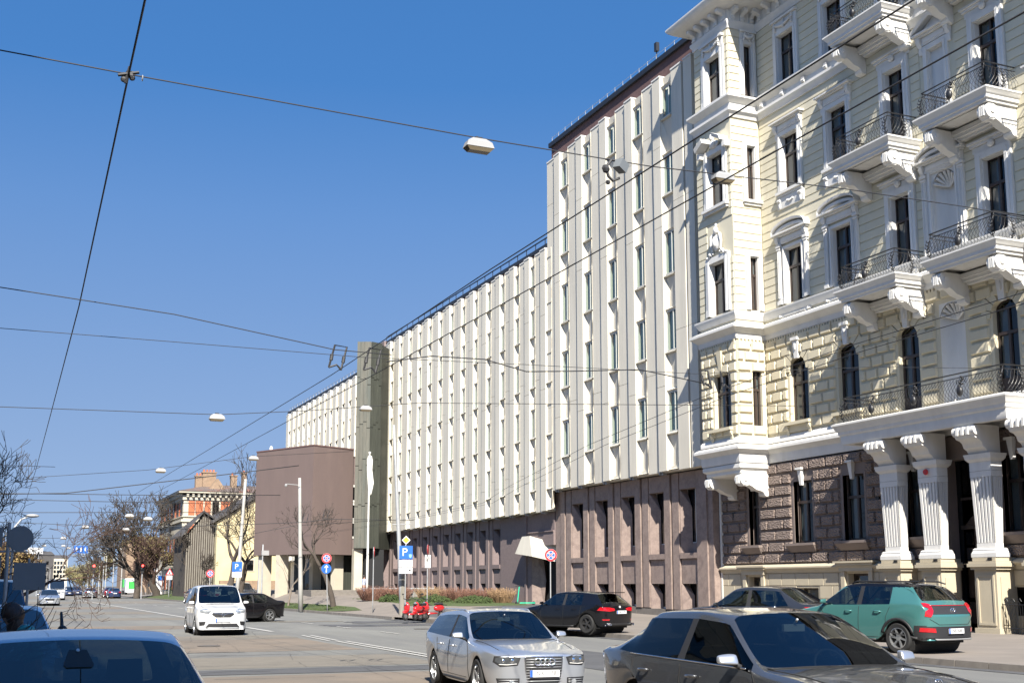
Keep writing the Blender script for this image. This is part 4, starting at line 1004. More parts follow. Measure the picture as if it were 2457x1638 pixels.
# ---- niches
def niche(z0, z1, y0, y1, arch=True):
    mb = MB(); n = 12; ym = (y0+y1)/2; r = (y1-y0)/2; zs = z1-r if arch else z1
    pts = []
    vs = []; m = 10
    for z in (z0, zs):
        for i in range(m+1):
            a = PI*i/m; vs.append((XW+.01+r*.62*math.sin(a), ym-r*math.cos(a), z))
    mb.add(vs, [(i, i+1, m+2+i, m+1+i) for i in range(m)])
    if arch:      # shell head with ribs
        vs = []; k = 7
        for j in range(k+1):
            ph = PI/2*j/k
            for i in range(2*m+1):
                a = PI*i/(2*m); rb = 1+(.05 if i % 2 else -.04)*math.sin(ph+.3)
                vs.append((XW+.01+r*.62*rb*math.sin(a)*math.cos(ph*.98), ym-r*math.cos(a)*math.cos(ph)*rb if False else ym-r*math.cos(a)*math.cos(ph), zs+r*math.sin(ph)*rb))
        q = 2*m+1
        mb.add(vs, [(j*q+i, j*q+i+1, (j+1)*q+i+1, (j+1)*q+i) for j in range(k) for i in range(2*m)])
        for i in range(1, 8):        # fan ribs
            a = PI*i/8; mb.tube([(XW+.28, ym, zs-.02), (XW+.16, ym-r*.6*math.cos(a), zs+r*.55*math.sin(a)), (XW+.03, ym-r*.93*math.cos(a), zs+r*.93*math.sin(a))], [.02,.05,.07], 5)
        # spandrels
        for i in range(n):
            a, b = PI*i/n, PI*(i+1)/n
            mb.quad((XW,ym-r*math.cos(a),zs+r*math.sin(a)),(XW,ym-r*math.cos(b),zs+r*math.sin(b)),(XW,ym-r*math.cos(b),z1+.02),(XW,ym-r*math.cos(a),z1+.02))
    return build(mb, 'shell_niche', MT['white'], hs, auto=30)
niche(14.3, 17.88, CN[0], CN[1]); niche(8.4, 12.58, CN[0], CN[1])
frame(XW-.02, CN, 14.3, 17.88, w=.20, out=.07, sill=False); pilasters(XW-.02, CN, 14.3, 17.9, .26); entab(XW-.02, CN, 17.95, 'arc', .46)
frame(XW-.02, (CN[0]+.2, CN[1]-.2), 19.7, 23.0, w=.22, out=.08, sill=False); entab(XW-.02, (CN[0]+.2, CN[1]-.2), 23.25, 'tri', .42)
mb = MB(); mb.box(XW+.12, XW+.2, CN[0]+.2, CN[1]-.2, 19.7, 23.0); mb.box(XW+.09,XW+.12,CN[0]+.36,CN[1]-.36,19.9,22.5); build(mb, 'blind_window', MT['white'], hs)
# ---- balconies
def rail_prof(t): # belly of the railing: outwards bulge, t 0 bottom .. 1 top
    return .04+.17*math.sin(PI*min(1, max(0, (1-t)))**.9)*(1.0 if t < .75 else .6) if t < 1 else .04
def bulge(t): return .02+.19*max(0, math.sin(PI*(1-t)*.95))**1.2*(1-t*.35)
def railing(parent, x0, y0, y1, z, H=1.02, sideX=XW):
    """x0 outer face, y0 near end, y1 far end, z deck height"""
    ix = x0+.22; a0, a1 = y0+.22, y1-.22
    sides = [('f', Vector((ix, a0, 0)), Vector((ix, a1, 0)), Vector((-1,0,0))),
             ('n', Vector((sideX-.03, a0, 0)), Vector((ix, a0, 0)), Vector((0,-1,0))),
             ('b', Vector((ix, a1, 0)), Vector((sideX-.03, a1, 0)), Vector((0,1,0)))]
    tr = MB(); path = [Vector((sideX-.03, a0-.03, z+H)), Vector((ix-.03, a0-.03, z+H)), Vector((ix-.03, a1+.03, z+H)), Vector((sideX-.03, a1+.03, z+H))]
    for p, q in zip(path, path[1:]): tr.tube([p, q], .026, 6)
    for p, q in zip(path, path[1:]): tr.tube([p-Vector((0,0,.15)), q-Vector((0,0,.15))], .017, 5)
    for p, q in zip(path, path[1:]): tr.tube([(p.x, p.y, z+.03), (q.x, q.y, z+.03)], .02, 5)
    build(tr, 'top_rail', MT['iron'], parent)
    lt = MB(); zt = z+H-.15; zb_ = z+.04; hh = zt-zb_
    def Q(s, u, t): return s[1]+(s[2]-s[1])*u+s[3]*bulge(t)+Vector((0,0,zb_+hh*t))
    for s in sides:
        L = (s[2]-s[1]).length; n = max(2, round(L/.155)); run = hh*.62/L
        for d in (1, -1):
            for i in range(-6, n+7):
                u0 = i/n; pts = []
                for k in range(7):
                    t = k/6; u = u0+d*run*t
                    if -1e-6 <= u <= 1+1e-6: pts.append(Q(s, u, t))
                if len(pts) > 1: lt.tube(pts, .0075, 3, cap=False)
    o = build(lt, 'lattice', MT['iron'], parent, fixn=False); o['kind'] = 'stuff'
    ps = MB()
    for s in sides:
        for u in ((0, 1) if s[0] == 'f' else (.5,)):
            ps.tube([Q(s, u, k/8) for k in range(9)]+[s[1]+(s[2]-s[1])*u+Vector((0,0,z+H))], .018, 5)
    for s, us in ((sides[0], (0, 1)), (sides[1], (.5,))):
        for u in us:   # leafy corner sprigs
            for k in range(5):
                t = .12+k*.16; p = Q(s, u, t)+s[3]*.02
                for sg in (-1, 1):
                    dv = (s[2]-s[1]).normalized()*sg*.085; ps.tube([p, p+dv+Vector((0,0,.05)), p+dv*1.1+Vector((0,0,.12))], [.02,.024,.008], 5)
    build(ps, 'railing_post', MT['iron'], parent)
    m = MB(); s = sides[0]; L = (s[2]-s[1]).length
    for u in ([.5] if L < 5 else [.22, .5, .78]):
        p = Q(s, u, .35)+s[3]*.03; m.blob(p, (.10,.14,.19), 10, 7)
        for k in range(7):
            q_ = Q(s, u, .5+k*.085)+s[3]*.03; m.blob((q_.x, q_.y+.06*math.sin(k*2.4), q_.z), (.05,.055,.05), 6, 4)
        for sg in (-1, 1):
            pts = []
            for k in range(12):
                a = k*.55; rr_ = .15*(1-k/14); q_ = Q(s, u, .72); pts.append(q_+Vector((-.02, sg*(.10+rr_*math.cos(a)*.8), rr_*math.sin(a))))
            m.tube(pts, .014, 4)
    build(m, 'ornament', MT['iron'], parent, smooth=True)
def balcony(y0, y1, z, brk=True, x0=31.62, lab=None):
    H = .50
    mb = MB(); pth = [(XW, y0), (x0, y0), (x0, y1), (XW, y1)]
    prof = [(-.30,-H),(-.16,-H),(-.14,-H+.10),(-.08,-H+.12),(-.07,-H+.24),(.0,-H+.30),(.02,-H+.36),(.08,-.08),(.08,-.02),(0,0),(-.3,0)]
    mb.sweep(pth, [(o, z+h) for o, h in prof])
    mb.box(x0+.28, XW, y0+.28, y1-.28, z-H+.14, z-.01)
    mb.box(x0+.5, XW-.4, y0+.85, y1-.85, z-H+.06, z-H+.139)
    b = build(mb, 'balcony', MT['white'], hs, auto=35)
    railing(b, x0, y0, y1, z)
    if brk:
        for yy in (y0+.42, y1-.42): big_bracket(yy, .36, x0, z-H-.0, z-H-1.12, 1.45, parent=b, name='bracket')
        m = MB(); m.box(XW-.28, XW, y0+.7, y1-.7, z-H-.42, z-H-.32); m.box(XW-.42, XW, y0+.62, y1-.62, z-H-.319, z-H-.2); m.box(XW-.5, XW, y0+.55, y1-.55, z-H-.199, z-H-.02)
        build(m, 'under_moulding', MT['white'], b)
    return b
for z in (13.87, 19.48, 25.10):
    for y0, y1 in ((35.22, 38.78), (30.12, 33.68), (24.6, 28.4)): balcony(y0, y1, z)
# porch terrace: long balcony carried by piers
mb = MB(); x0 = 31.62
mb.sweep([(XW, 30.15), (x0, 30.15), (x0, 39.05), (XW, 39.05)], [(-.4,7.48),(-.12,7.48),(-.08,7.60),(-.08,7.82),(-.02,7.88),(.0,8.0),(.08,8.08),(.10,8.16),(.18,8.24),(.18,8.31),(.05,8.36),(-.4,8.36)])
mb.box(x0+.38, XW, 30.5, 38.7, 7.62, 8.33)
terr = build(mb, 'porch_terrace', MT['white'], hs, auto=35)
railing(terr, 31.62, 30.15, 39.05, 8.37)
def column(y0, y1):
    yc = (y0+y1)/2; w = (y1-y0); xf = 32.4; wd = .56
    def tap(z0, z1, e0, e1, m):   # tapering square section: e = expansion
        a = [(xf-e0,y0-e0,z0),(xf+wd+e0,y0-e0,z0),(xf+wd+e0,y1+e0,z0),(xf-e0,y1+e0,z0)]
        b = [(xf-e1,y0-e1,z1),(xf+wd+e1,y0-e1,z1),(xf+wd+e1,y1+e1,z1),(xf-e1,y1+e1,z1)]
        m.hull8(a, b)
    b = MB(); tap(2.80, 2.94, .06, .06, b); tap(2.941, 3.06, .05, .0, b); tap(3.061, 3.12, .02, -.03, b)
    c = build(b, 'column', MT['white'], hs)
    # shaft: ribbed faces over a core, wider towards the top
    s = MB(); z0, z1 = 3.13, 5.86; e0, e1 = -.09, -.02
    tap(z0, z1, e0-.045, e1-.045, s)
    for face in ('x', 'y'):
        n = 6
        for i in range(n):
            t0, t1 = (i+.08)/n, (i+.62)/n if i < n-1 else .98
            if i == 0: t0 = 0.0
            z0_, z1_ = (z0+.18, z1-.22)
            def pt(t, z, e, o): 
                if face == 'x': return (xf-e-o, y0-e+(w+2*e)*t, z)
                return (xf-e+(wd+2*e)*t, y0-e-o, z)
            lo = [pt(t0,z0_,e0,0), pt(t1,z0_,e0,0), pt(t1,z0_,e0,-.05), pt(t0,z0_,e0,-.05)]
            hi = [pt(t0,z1_,e1,0), pt(t1,z1_,e1,0), pt(t1,z1_,e1,-.05), pt(t0,z1_,e1,-.05)]
            s.hull8(lo, hi)
    tap(z0, z0+.17, e0, e0, s); tap(z1-.21, z1, e1, e1, s)
    build(s, 'fluted_shaft', MT['white'], c)
    k = MB(); tap(5.87, 6.20, -.02, -.02, k); tap(6.201, 6.30, .0, .08, k); tap(6.301, 6.48, .08, .12, k)
    build(k, 'capital', MT['white'], c)
    k = MB(); D = 32.3-31.7   # curved console carrying the slab
    pr = [(xf+wd,6.49),(xf-.02,6.49),(xf-.10,6.62),(xf-.24,6.70),(xf-.30,6.86),(xf-.42,6.96),(xf-.58,7.0),(xf-.66,7.12),(xf-.68,7.28),(xf-.64,7.47),(xf+wd,7.47)]
    k.prism(pr, 'y', y0+.06, y1-.06)
    k.lathe([(.13,-w/2-.02),(.18,-w/2),(.18,w/2),(.13,w/2+.02)], (xf-.55, yc, 7.27), 12, 'y')
    for i in range(3): k.box(xf-.76, xf-.68, yc-.3+i*.25, yc-.2+i*.25, 7.12, 7.4)
    build(k, 'console', MT['white'], c, auto=35)
    k = MB(); k.hull8([(xf-.62,y0-.22,6.35),(xf-.5,y0-.22,6.35),(xf-.5,y0-.06,6.35),(xf-.62,y0-.06,6.35)], [(xf-.66,y0-.28,7.1),(xf-.2,y0-.28,7.1),(xf-.2,y0-.02,7.1),(xf-.66,y0-.02,7.1)]) if False else None
    # pedestal
    p = MB(); X0 = xf-.06
    p.box(X0, XW, y0-.02, y1+.02, 2.66, 2.79); p.box(X0+.03, XW, y0+.02, y1-.02, .12, 2.36); p.box(X0-.03, XW, y0-.05, y1+.05, .12, .32)
    p.box(X0-.06, XW, y0-.08, y1+.08, 2.361, 2.46); p.box(X0-.14, XW, y0-.16, y1+.16, 2.461, 2.58); p.box(X0-.10, XW, y0-.12, y1+.12, 2.581, 2.655)
    p.box(X0-.0, X0+.03, y0+.12, y0+.2, .42, 2.2); p.box(X0-.0, X0+.03, y1-.2, y1-.12, .42, 2.2); p.box(X0, X0+.03, y0+.2, y1-.2, 2.12, 2.2); p.box(X0, X0+.03, y0+.2, y1-.2, .42, .5)
    p.box(X0+.2, X0+.55, y0-.01, y0+.02, .45, 2.1)
    build(p, 'pedestal', MT['plinth'], c)
    p = MB(); p.box(X0-.04, X0, y0+.14, y0+.32, 2.68, 2.78); build(p, 'spotlight', MT['blk'], c)
for y0, y1 in ((36.55,37.6),(34.4,35.45),(31.75,32.8),(29.2,30.3)): column(y0, y1)
mb = MB(); mb.lathe([(.10,-.06),(.12,0),(.06,.05)], (32.34, 34.9, 6.05), 10, 'x'); build(mb, 'alarm_bell', MT['sred'], hs)
# entrance door deep between piers
mb = MB(); dx = XW+.55
mb.box(dx, dx+.1, 33.5, 34.7, .2, 6.5)
for a, b in ((33.56, 34.06), (34.12, 34.62)):
    for z0, z1 in ((.4,1.2),(1.35,3.2)): mb.box(dx-.04, dx, a+.06, b-.06, z0, z1); mb.box(dx-.07, dx-.04, a+.13, b-.13, z0+.08, z1-.08)
mb.box(dx-.12, dx, 33.5, 34.7, 3.9, 4.05); mb.box(dx-.05, dx, 34.06, 34.12, .2, 3.9)
mb.box(dx-.08, dx, 33.5, 34.7, 5.0, 5.1); mb.prism([(33.7,4.06),(34.5,4.06),(34.1,4.4)], 'x', dx-.10, dx)
dr = build(mb, 'entrance_door', MT['door'], hs)
mb = MB(); mb.box(dx-.03, dx-.005, 33.62, 34.0, 3.3, 3.8); mb.box(dx-.03, dx-.005, 34.18, 34.56, 3.3, 3.8); mb.box(dx-.03, dx-.005, 33.6, 34.6, 5.2, 6.4); build(mb, 'pane', MT['panedk'], dr)
mb = MB(); mb.blob((dx-.14,34.02,1.3), (.03,.03,.08), 6, 4); build(mb, 'handle', MT['lampg'], dr)
# railing in front of the basement windows
for y0, y1 in ((30.4,31.7),):
    mb = MB(); x = 32.5
    for z in (.35, 1.15): mb.tube([(x,y0,z),(x,y1,z)], .016, 5)
    n = 12
    for i in range(n+1):
        yy = y0+(y1-y0)*i/n; mb.tube([(x,yy,.2),(x-.03,yy+.05*math.sin(i),.75),(x,yy,1.15)], .009, 4)
    for i in range(4):
        yy = y0+.2+i*.3; mb.tube([(x,yy,1.15),(x,yy+.12,1.3),(x,yy+.02,1.36),(x,yy-.05,1.26)], .012, 4)
    build(mb, 'basement_railing', MT['iron'], hs)
# ================================================================== VEHICLES
def paint(name, col, metal=.35, rough=.3, coat=1.0):
    return mat('paint_'+name, col, rough, .02, .5, metal=metal, coat=coat)
PT = dict(silver=paint('silver', (.50,.52,.55), .75, .28), grey=paint('grey', (.085,.088,.094), .6, .26), black=mat('paint_black', (.006,.006,.008), .12, 0, coat=0, spec=.55),
          blue=paint('blue', (.10,.16,.30), .5, .25), teal=paint('teal', (.055,.175,.165), .35, .3), white=paint('white', (.74,.75,.76), 0, .3),
          navy=paint('navy', (.02,.035,.09), .3, .25), maroon=paint('maroon', (.07,.012,.018), .3, .25), red=paint('red', (.16,.010,.018), .3, .25), dkgrey=paint('dark_grey', (.03,.031,.035), .2, .3), ltblue=paint('pale_blue', (.30,.42,.55), .3, .3))
MC = dict(headd=mat('dark_headlamp', (.07,.075,.08), .08, .4, 20, coat=1), glass=glass('car_glass', (.30,.36,.36), .06, .01, .42), glasst=glass('tinted_glass', (.12,.13,.14), -.035, .01, .3), trimc=mat('grey_upholstery', (.09,.088,.085), .85, .1, 8), glassx=mat('car_glass_flat', (.012,.018,.028), .03, 0, coat=1, spec=.6), glassl=mat('car_glass_pale', (.05,.07,.075), .04, .3, 1.5, coat=1, spec=.8), tyre=mat('tyre', (.018,.018,.018), .8, .1), rim=mat('alloy', (.40,.41,.42), .3, .05, metal=.8),
          rimd=mat('dark_alloy', (.05,.05,.052), .3, 0, metal=.5), plastic=mat('black_plastic', (.022,.022,.024), .6, .1), chrome=mat('chrome', (.75,.76,.78), .1, 0, metal=1),
          head=mat('headlamp', (.42,.45,.48), .08, .5, 14, metal=.6, coat=1), tail=mat('tail_lamp', (.50,.006,.012), .12, .25, 12, coat=1), plate=mat('plate_white', (.80,.80,.80), .5, 0), pblue=mat('plate_blue', (.02,.12,.55), .5, 0),
          amber=mat('amber', (.8,.3,.02), .3, 0), seam=mat('panel_gap', (.01,.01,.01), .8, 0), under=mat('underbody', (.012,.012,.012), .9, 0), under2=mat('skid_plate', (.45,.46,.47), .4, 0, metal=.4))
def txt(s, size, parent, loc, rot, m, name='lettering', ext=.001, align='CENTER', sx=1):
    c = bpy.data.curves.new(name, 'FONT'); c.body = s; c.size = size; c.extrude = ext; c.align_x = align; c.align_y = 'CENTER'; c.space_character = 1.08
    o = bpy.data.objects.new(name, c); COL.objects.link(o); me = bpy.data.meshes.new_from_object(o.evaluated_get(bpy.context.evaluated_depsgraph_get())) if False else None
    o.location = loc; o.rotation_euler = rot; o.scale = (sx, 1, 1); c.materials.append(m)
    if parent: o.parent = parent
    bpy.context.view_layer.update()
    dg = bpy.context.evaluated_depsgraph_get(); me = bpy.data.meshes.new_from_object(o.evaluated_get(dg))
    n = bpy.data.objects.new(name, me); COL.objects.link(n); n.parent = parent; n.location = loc; n.rotation_euler = rot; n.scale = (sx, 1, 1)
    bpy.data.objects.remove(o); return n
# --- body cage: stations front to back, rows from the roof centre down to the sill
def lerp(a, b, t): return a+(b-a)*t
class Car:
    def __init__(s, P):
        s.P = P; L = P['L']; W = P['W']/2; H = P['H']; xf = L/2; xr = -L/2
        r = P['R']; ar = r+.085; axF = xf-P['fo']; axR = xr+P['ro']; gc = P.get('gc', .2)
        k = .72
        zb = P['belt']; zh = P['hood']; zn = P['nose']; zt = P['tail']
        cow, hdr, Bf, Cf, rhd, rgb = P['cowl'], P['hdr'], P['B'], P['C'], P['rhd'], P['rgb']   # x positions of greenhouse
        boot = P['boot']   # x where trunk lid ends, z there
        # bottom xs and zs
        bx = [xf-.05, axF+ar+.02, axF+ar*k, axF, axF-ar*k, axF-ar-.02, lerp(axF-ar, axR+ar, .33), lerp(axF-ar, axR+ar, .5), lerp(axF-ar, axR+ar, .55), axR+ar+.02, axR+ar*k, axR, axR-ar*k, axR-ar-.02, xr+.05]
        za = r+ar
        bz = [gc+.02, gc, r+ar*.72, za, r+ar*.72, gc, gc, gc, gc, gc, r+ar*.72, za, r+ar*.72, gc+.02, gc+.06]
        hoodx = [xf-.03, xf-.22, xf-.5, axF, lerp(axF, cow, .6)]
        tx = hoodx+[cow, hdr, Bf+.04, Bf-.04, Cf, rhd, rgb, lerp(rgb, boot[0], .5), boot[0], xr+.02]
        rs = P.get('roofs', (H, H))
        tz = [zn, zn+.05, lerp(zn, zh, .5), lerp(zn, zh, .8), lerp(zn, zh, .96), zh, rs[0]-.035, H, H, H-.02, rs[1]-.05, P['rgz'], lerp(P['rgz'], boot[1], .6)+.01, boot[1], zt]
        # half widths of the top edge
        gw = P.get('gw', .70)*W*1.0
        ty = [W*.72, W*.84, W*.88, W*.89, W*.88, W*.86, gw, gw+.015, gw+.015, gw, gw-.03, P.get('rgw', W*.80), W*.84, W*.82, W*.74]
        by_ = [W*.86, W*.98, W, W, W, W, W, W, W, W, W, W, W, W*.97, W*.84]
        beltz = [zn-.02, zn+.03, lerp(zn, zh, .5)-.03, lerp(zn, zh, .8)-.04, zh-.06, zb-.02, zb, zb+.01, zb+.012, zb+.03, zb+.05, min(P['rgz'], zb+.06)-.02, min(lerp(P['rgz'], boot[1], .6), zb+.06)-.03, boot[1]-.05, zt-.03]
        belty = [W*.80, W*.91, W*.955, W*.96, W*.96, W*.955, W*.95, W*.95, W*.95, W*.95, W*.94, W*.93, W*.92, W*.89, W*.78]
        xsh = [0]*15
        rows = 8; s.V = {}; verts = []; idx = {}
        def put(key, p): idx[key] = len(verts); verts.append(p)
        for i in range(15):
            x, z, y = tx[i], tz[i], ty[i]; crown = .035 if 5 < i < 11 else .03
            xm = x
            if i == 5: crown = .02
            bow = {0: .10, 1: .09, 5: .10, 6: .06, 10: -.05, 11: -.06, 13: -.05, 14: -.06}.get(i, 0)
            if P.get('wag') and i in (11, 12, 13): bow = -.05
            put((i,0), (x+bow, 0, z+crown)); put((i,1), (x+bow*.7, y*.55, z+crown*.75)); put((i,2), (x, y, z))
            bxx, bzz, byy = bx[i], bz[i], by_[i]
            bt = beltz[i]; bty = belty[i]; bxm = x if not 5 <= i <= 13 else lerp(x, bxx, .0)
            if 5 < i < 11: # rail below roof edge
                zr = z-.07; yr = lerp(y, bty, .10)+.01
            else: zr = lerp(z, bt, .5); yr = lerp(y, bty, .6)
            bxq = P['bx'][i-5] if 5 <= i <= 11 and P.get('bx') else x
            put((i,3), (x if not 5 < i < 11 else lerp(x, bxq, .09), yr, zr)); put((i,4), (bxq, bty, bt))
            mz = max(lerp(bt, gc, .38), bzz+.12) if i not in (0, 14) else lerp(bt, bzz, .35)
            if i in (2,3,4,10,11,12): mz = max(lerp(bt, bzz, .4), bzz+.05)
            put((i,5), (lerp(bxq, bxx, .5), by_[i]*.995+.0, mz)); 
            put((i,6), (lerp(bxq, bxx, .85), by_[i], lerp(mz, bzz, .62))); put((i,7), (bxx, byy*.965, bzz))
        # underside row: inner lip
        for i in range(15): put((i,8), (bx[i], W*.70, bz[i]+(.0 if bz[i] > gc+.1 else .0)))
        faces = []; fm = []
        def F(ks, m): faces.append([idx[q] for q in ks]); fm.append(m)
        for i in range(14):
            for j in range(8):
                m = 0
                if j in (0, 1) and i == 5: m = 1
                if j in (0, 1) and i == 10: m = 1
                if j == 3 and i in P.get('side', (5,6,8,9)): m = 2
                if j == 3 and i == 7: m = 3
                if j == 7: m = 4
                F([(i,j),(i+1,j),(i+1,j+1),(i,j+1)], m)
        # nose and tail caps
        for e, i in ((1, 0), (-1, 14)):
            for j in (3,4,5,6,7):
                x, y, z = verts[idx[(i,j)]]; put((i,'c',j), (x+e*.10+ (e*.02 if j in (5,6) else 0), 0, z)); put((i,'m',j), (x+e*.075, y*.55, z))
            cc = [(i,0)]+[(i,'c',j) for j in (3,4,5,6,7)]; mm = [(i,1)]+[(i,'m',j) for j in (3,4,5,6,7)]; ss = [(i,j) for j in (2,3,4,5,6,7)]
            for a in range(5):
                F([cc[a], mm[a], mm[a+1], cc[a+1]], 0); F([mm[a], ss[a], ss[a+1], mm[a+1]], 0)
        # mirror
        n = len(verts); mir = {}
        for a, v in enumerate(verts):
            if abs(v[1]) < 1e-6: mir[a] = a
            else: mir[a] = len(verts)+len([1 for b in mir if mir[b] != b]); 
        vv = list(verts)
        for a in range(n):
            if mir[a] != a: mir[a] = len(vv); x, y, z = verts[a]; vv.append((x, -y, z))
        ff = list(faces); mmx = list(fm)
        for f, m in zip(faces, fm): ff.append([mir[a] for a in f][::-1]); mmx.append(m)
        s.zs = (min(v[2] for v in vv), H)
        me = bpy.data.meshes.new('cage'); me.from_pydata(vv, [], ff)
        b = bmesh.new(); b.from_mesh(me); bmesh.ops.recalc_face_normals(b, faces=b.faces)
        cl = b.edges.layers.float.get('crease_edge') or b.edges.layers.float.new('crease_edge')
        b.verts.ensure_lookup_table(); b.faces.ensure_lookup_table()
        inv = {a: k for k, a in idx.items()}
        def nm(v):
            a = v.index
            if a in inv: return inv[a]
            for q, w in mir.items():
                if w == a: return inv[q]
        names = [nm(v) for v in b.verts]
        for e in b.edges:
            p, q = names[e.verts[0].index], names[e.verts[1].index]; c = 0
            if len(p) == 2 and len(q) == 2:
                if p[1] == q[1] == 7: c = .9
                if p[1] == q[1] == 8: c = .9
                if p[1] == q[1] == 4 and all(5 <= t[0] <= 11 for t in (p, q)): c = .75
                if p[1] == q[1] == 4 and c == 0: c = .35
                if p[1] == q[1] == 2 and all(5 <= t[0] <= 6 for t in (p, q)): c = .8
                if p[1] == q[1] == 2 and all(10 <= t[0] <= 11 for t in (p, q)): c = .8
                if p[1] == q[1] == 2 and c == 0: c = .3
                if p[1] == q[1] == 3 and all(5 <= t[0] <= 11 for t in (p, q)): c = .7
                if p[0] == q[0] and p[0] in (5, 6, 10, 11) and max(p[1], q[1]) <= 2: c = .7
                if p[0] == q[0] and p[0] in (6, 7, 8, 9, 10) and {p[1], q[1]} == {3, 4}: c = .6
                if P.get('wag') and p[0] == q[0] == 13 and max(p[1], q[1]) <= 3: c = .4
                if p[1] == q[1] == 5: c = P.get('crk', .25)
            e[cl] = c
        b.faces.ensure_lookup_table()
        for f, m in zip(b.faces, mmx): f.material_index = m
        b.to_mesh(me); b.free()
        o = bpy.data.objects.new('cage', me); COL.objects.link(o)
        sm = o.modifiers.new('s', 'SUBSURF'); sm.levels = P.get('lev', 3); sm.render_levels = sm.levels
        for t in range(5): me.materials.append(None)
        bpy.context.view_layer.update(); dg = bpy.context.evaluated_depsgraph_get()
        me2 = bpy.data.meshes.new_from_object(o.evaluated_get(dg)); bpy.data.objects.remove(o)
        s.vs = [tuple(v.co) for v in me2.vertices]; s.fs = [(tuple(p.vertices), p.material_index) for p in me2.polygons]
        s.bvh = BVHTree.FromPolygons([Vector(v) for v in s.vs], [f for f, m in s.fs])
        s.axF, s.axR = axF, axR
    def split(s, mi):
        mb = MB(); mp = {}
        for f, m in s.fs:
            if m in mi:
                for a in f:
                    if a not in mp: mp[a] = len(mb.v); mb.v.append(s.vs[a])
                mb.f.append(tuple(mp[a] for a in f))
        return mb
    def hit(s, o, d):
        h = s.bvh.ray_cast(Vector(o), Vector(d)); return h[0], h[1]
    def decal(s, poly, axis, sgn, off=.004, step=.05):
        """conform a flat polygon to the body. axis 'x': poly (y,z) hit from front/back; 'y': poly (x,z) hit from a side; 'z': (x,y) from above"""
        b = bmesh.new()
        if axis == 'x': vs = [b.verts.new((0, u, w)) for u, w in poly]
        elif axis == 'y': vs = [b.verts.new((u, 0, w)) for u, w in poly]
        else: vs = [b.verts.new((u, w, 0)) for u, w in poly]
        b.faces.new(vs)
        for k, (ax) in enumerate((Vector((1,0,0)), Vector((0,1,0)), Vector((0,0,1)))):
            cs = [v.co[k] for v in b.verts]; lo, hi = min(cs), max(cs)
            n = int((hi-lo)/step)
            for i in range(1, n+1):
                c = lo+(hi-lo)*i/(n+1); co = ax*c
                bmesh.ops.bisect_plane(b, geom=b.verts[:]+b.edges[:]+b.faces[:], plane_co=co, plane_no=ax)
        mb = MB(); b.verts.index_update(); ok = True
        for v in b.verts:
            p = v.co
            if axis == 'x': o, d = (sgn*6, p.y, p.z), (-sgn, 0, 0)
            elif axis == 'y': o, d = (p.x, sgn*3, p.z), (0, -sgn, 0)
            else: o, d = (p.x, p.y, 4), (0, 0, -1)
            h, nn = s.hit(o, d)
            k_ = 0
            while h is None and k_ < 30:
                k_ += 1; f_ = 1-.012*k_
                if axis == 'x': o, d = (sgn*6, p.y*f_, P_z(p.z, f_)), (-sgn, 0, 0)
                elif axis == 'y': o, d = (p.x*f_, sgn*3, P_z(p.z, f_)), (0, -sgn, 0)
                else: o, d = (p.x*f_, p.y*f_, 4), (0, 0, -1)
                h, nn = s.hit(o, d)
            if h is None: h = Vector(o)+Vector(d)*(6-s.P['L']/2 if axis == 'x' else 3-s.P['W']/2); nn = -Vector(d)
            if nn.dot(Vector(d)) > 0: nn = -nn
            mb.v.append(tuple(h+nn*off))
        for f in b.faces: mb.f.append(tuple(v.index for v in f.verts))
        b.free(); return mb
    def strip(s, pts, axis, sgn, w=.008, off=.002, n=10):
        P_ = []
        for (a, b_), (c, d) in zip(pts, pts[1:]):
            for i in range(n): P_.append((lerp(a, c, i/n), lerp(b_, d, i/n)))
        P_.append(pts[-1]); out = []
        for u, v in P_:
            if axis == 'x': o, d = (sgn*6, u, v), (-sgn, 0, 0)
            elif axis == 'y': o, d = (u, sgn*3, v), (0, -sgn, 0)
            else: o, d = (u, v, 4), (0, 0, -1)
            h, nn = s.hit(o, d)
            if h is not None:
                if nn.dot(Vector(d)) > 0: nn = -nn
                out.append(h+nn*off)
        mb = MB()
        if len(out) > 1: mb.tube(out, w/2, 4)
        return mb
def P_z(z, f): return .7+(z-.7)*f
def merge(*ms):
    r_ = MB()
    for m in ms: r_.add(m.v, m.f)
    return r_
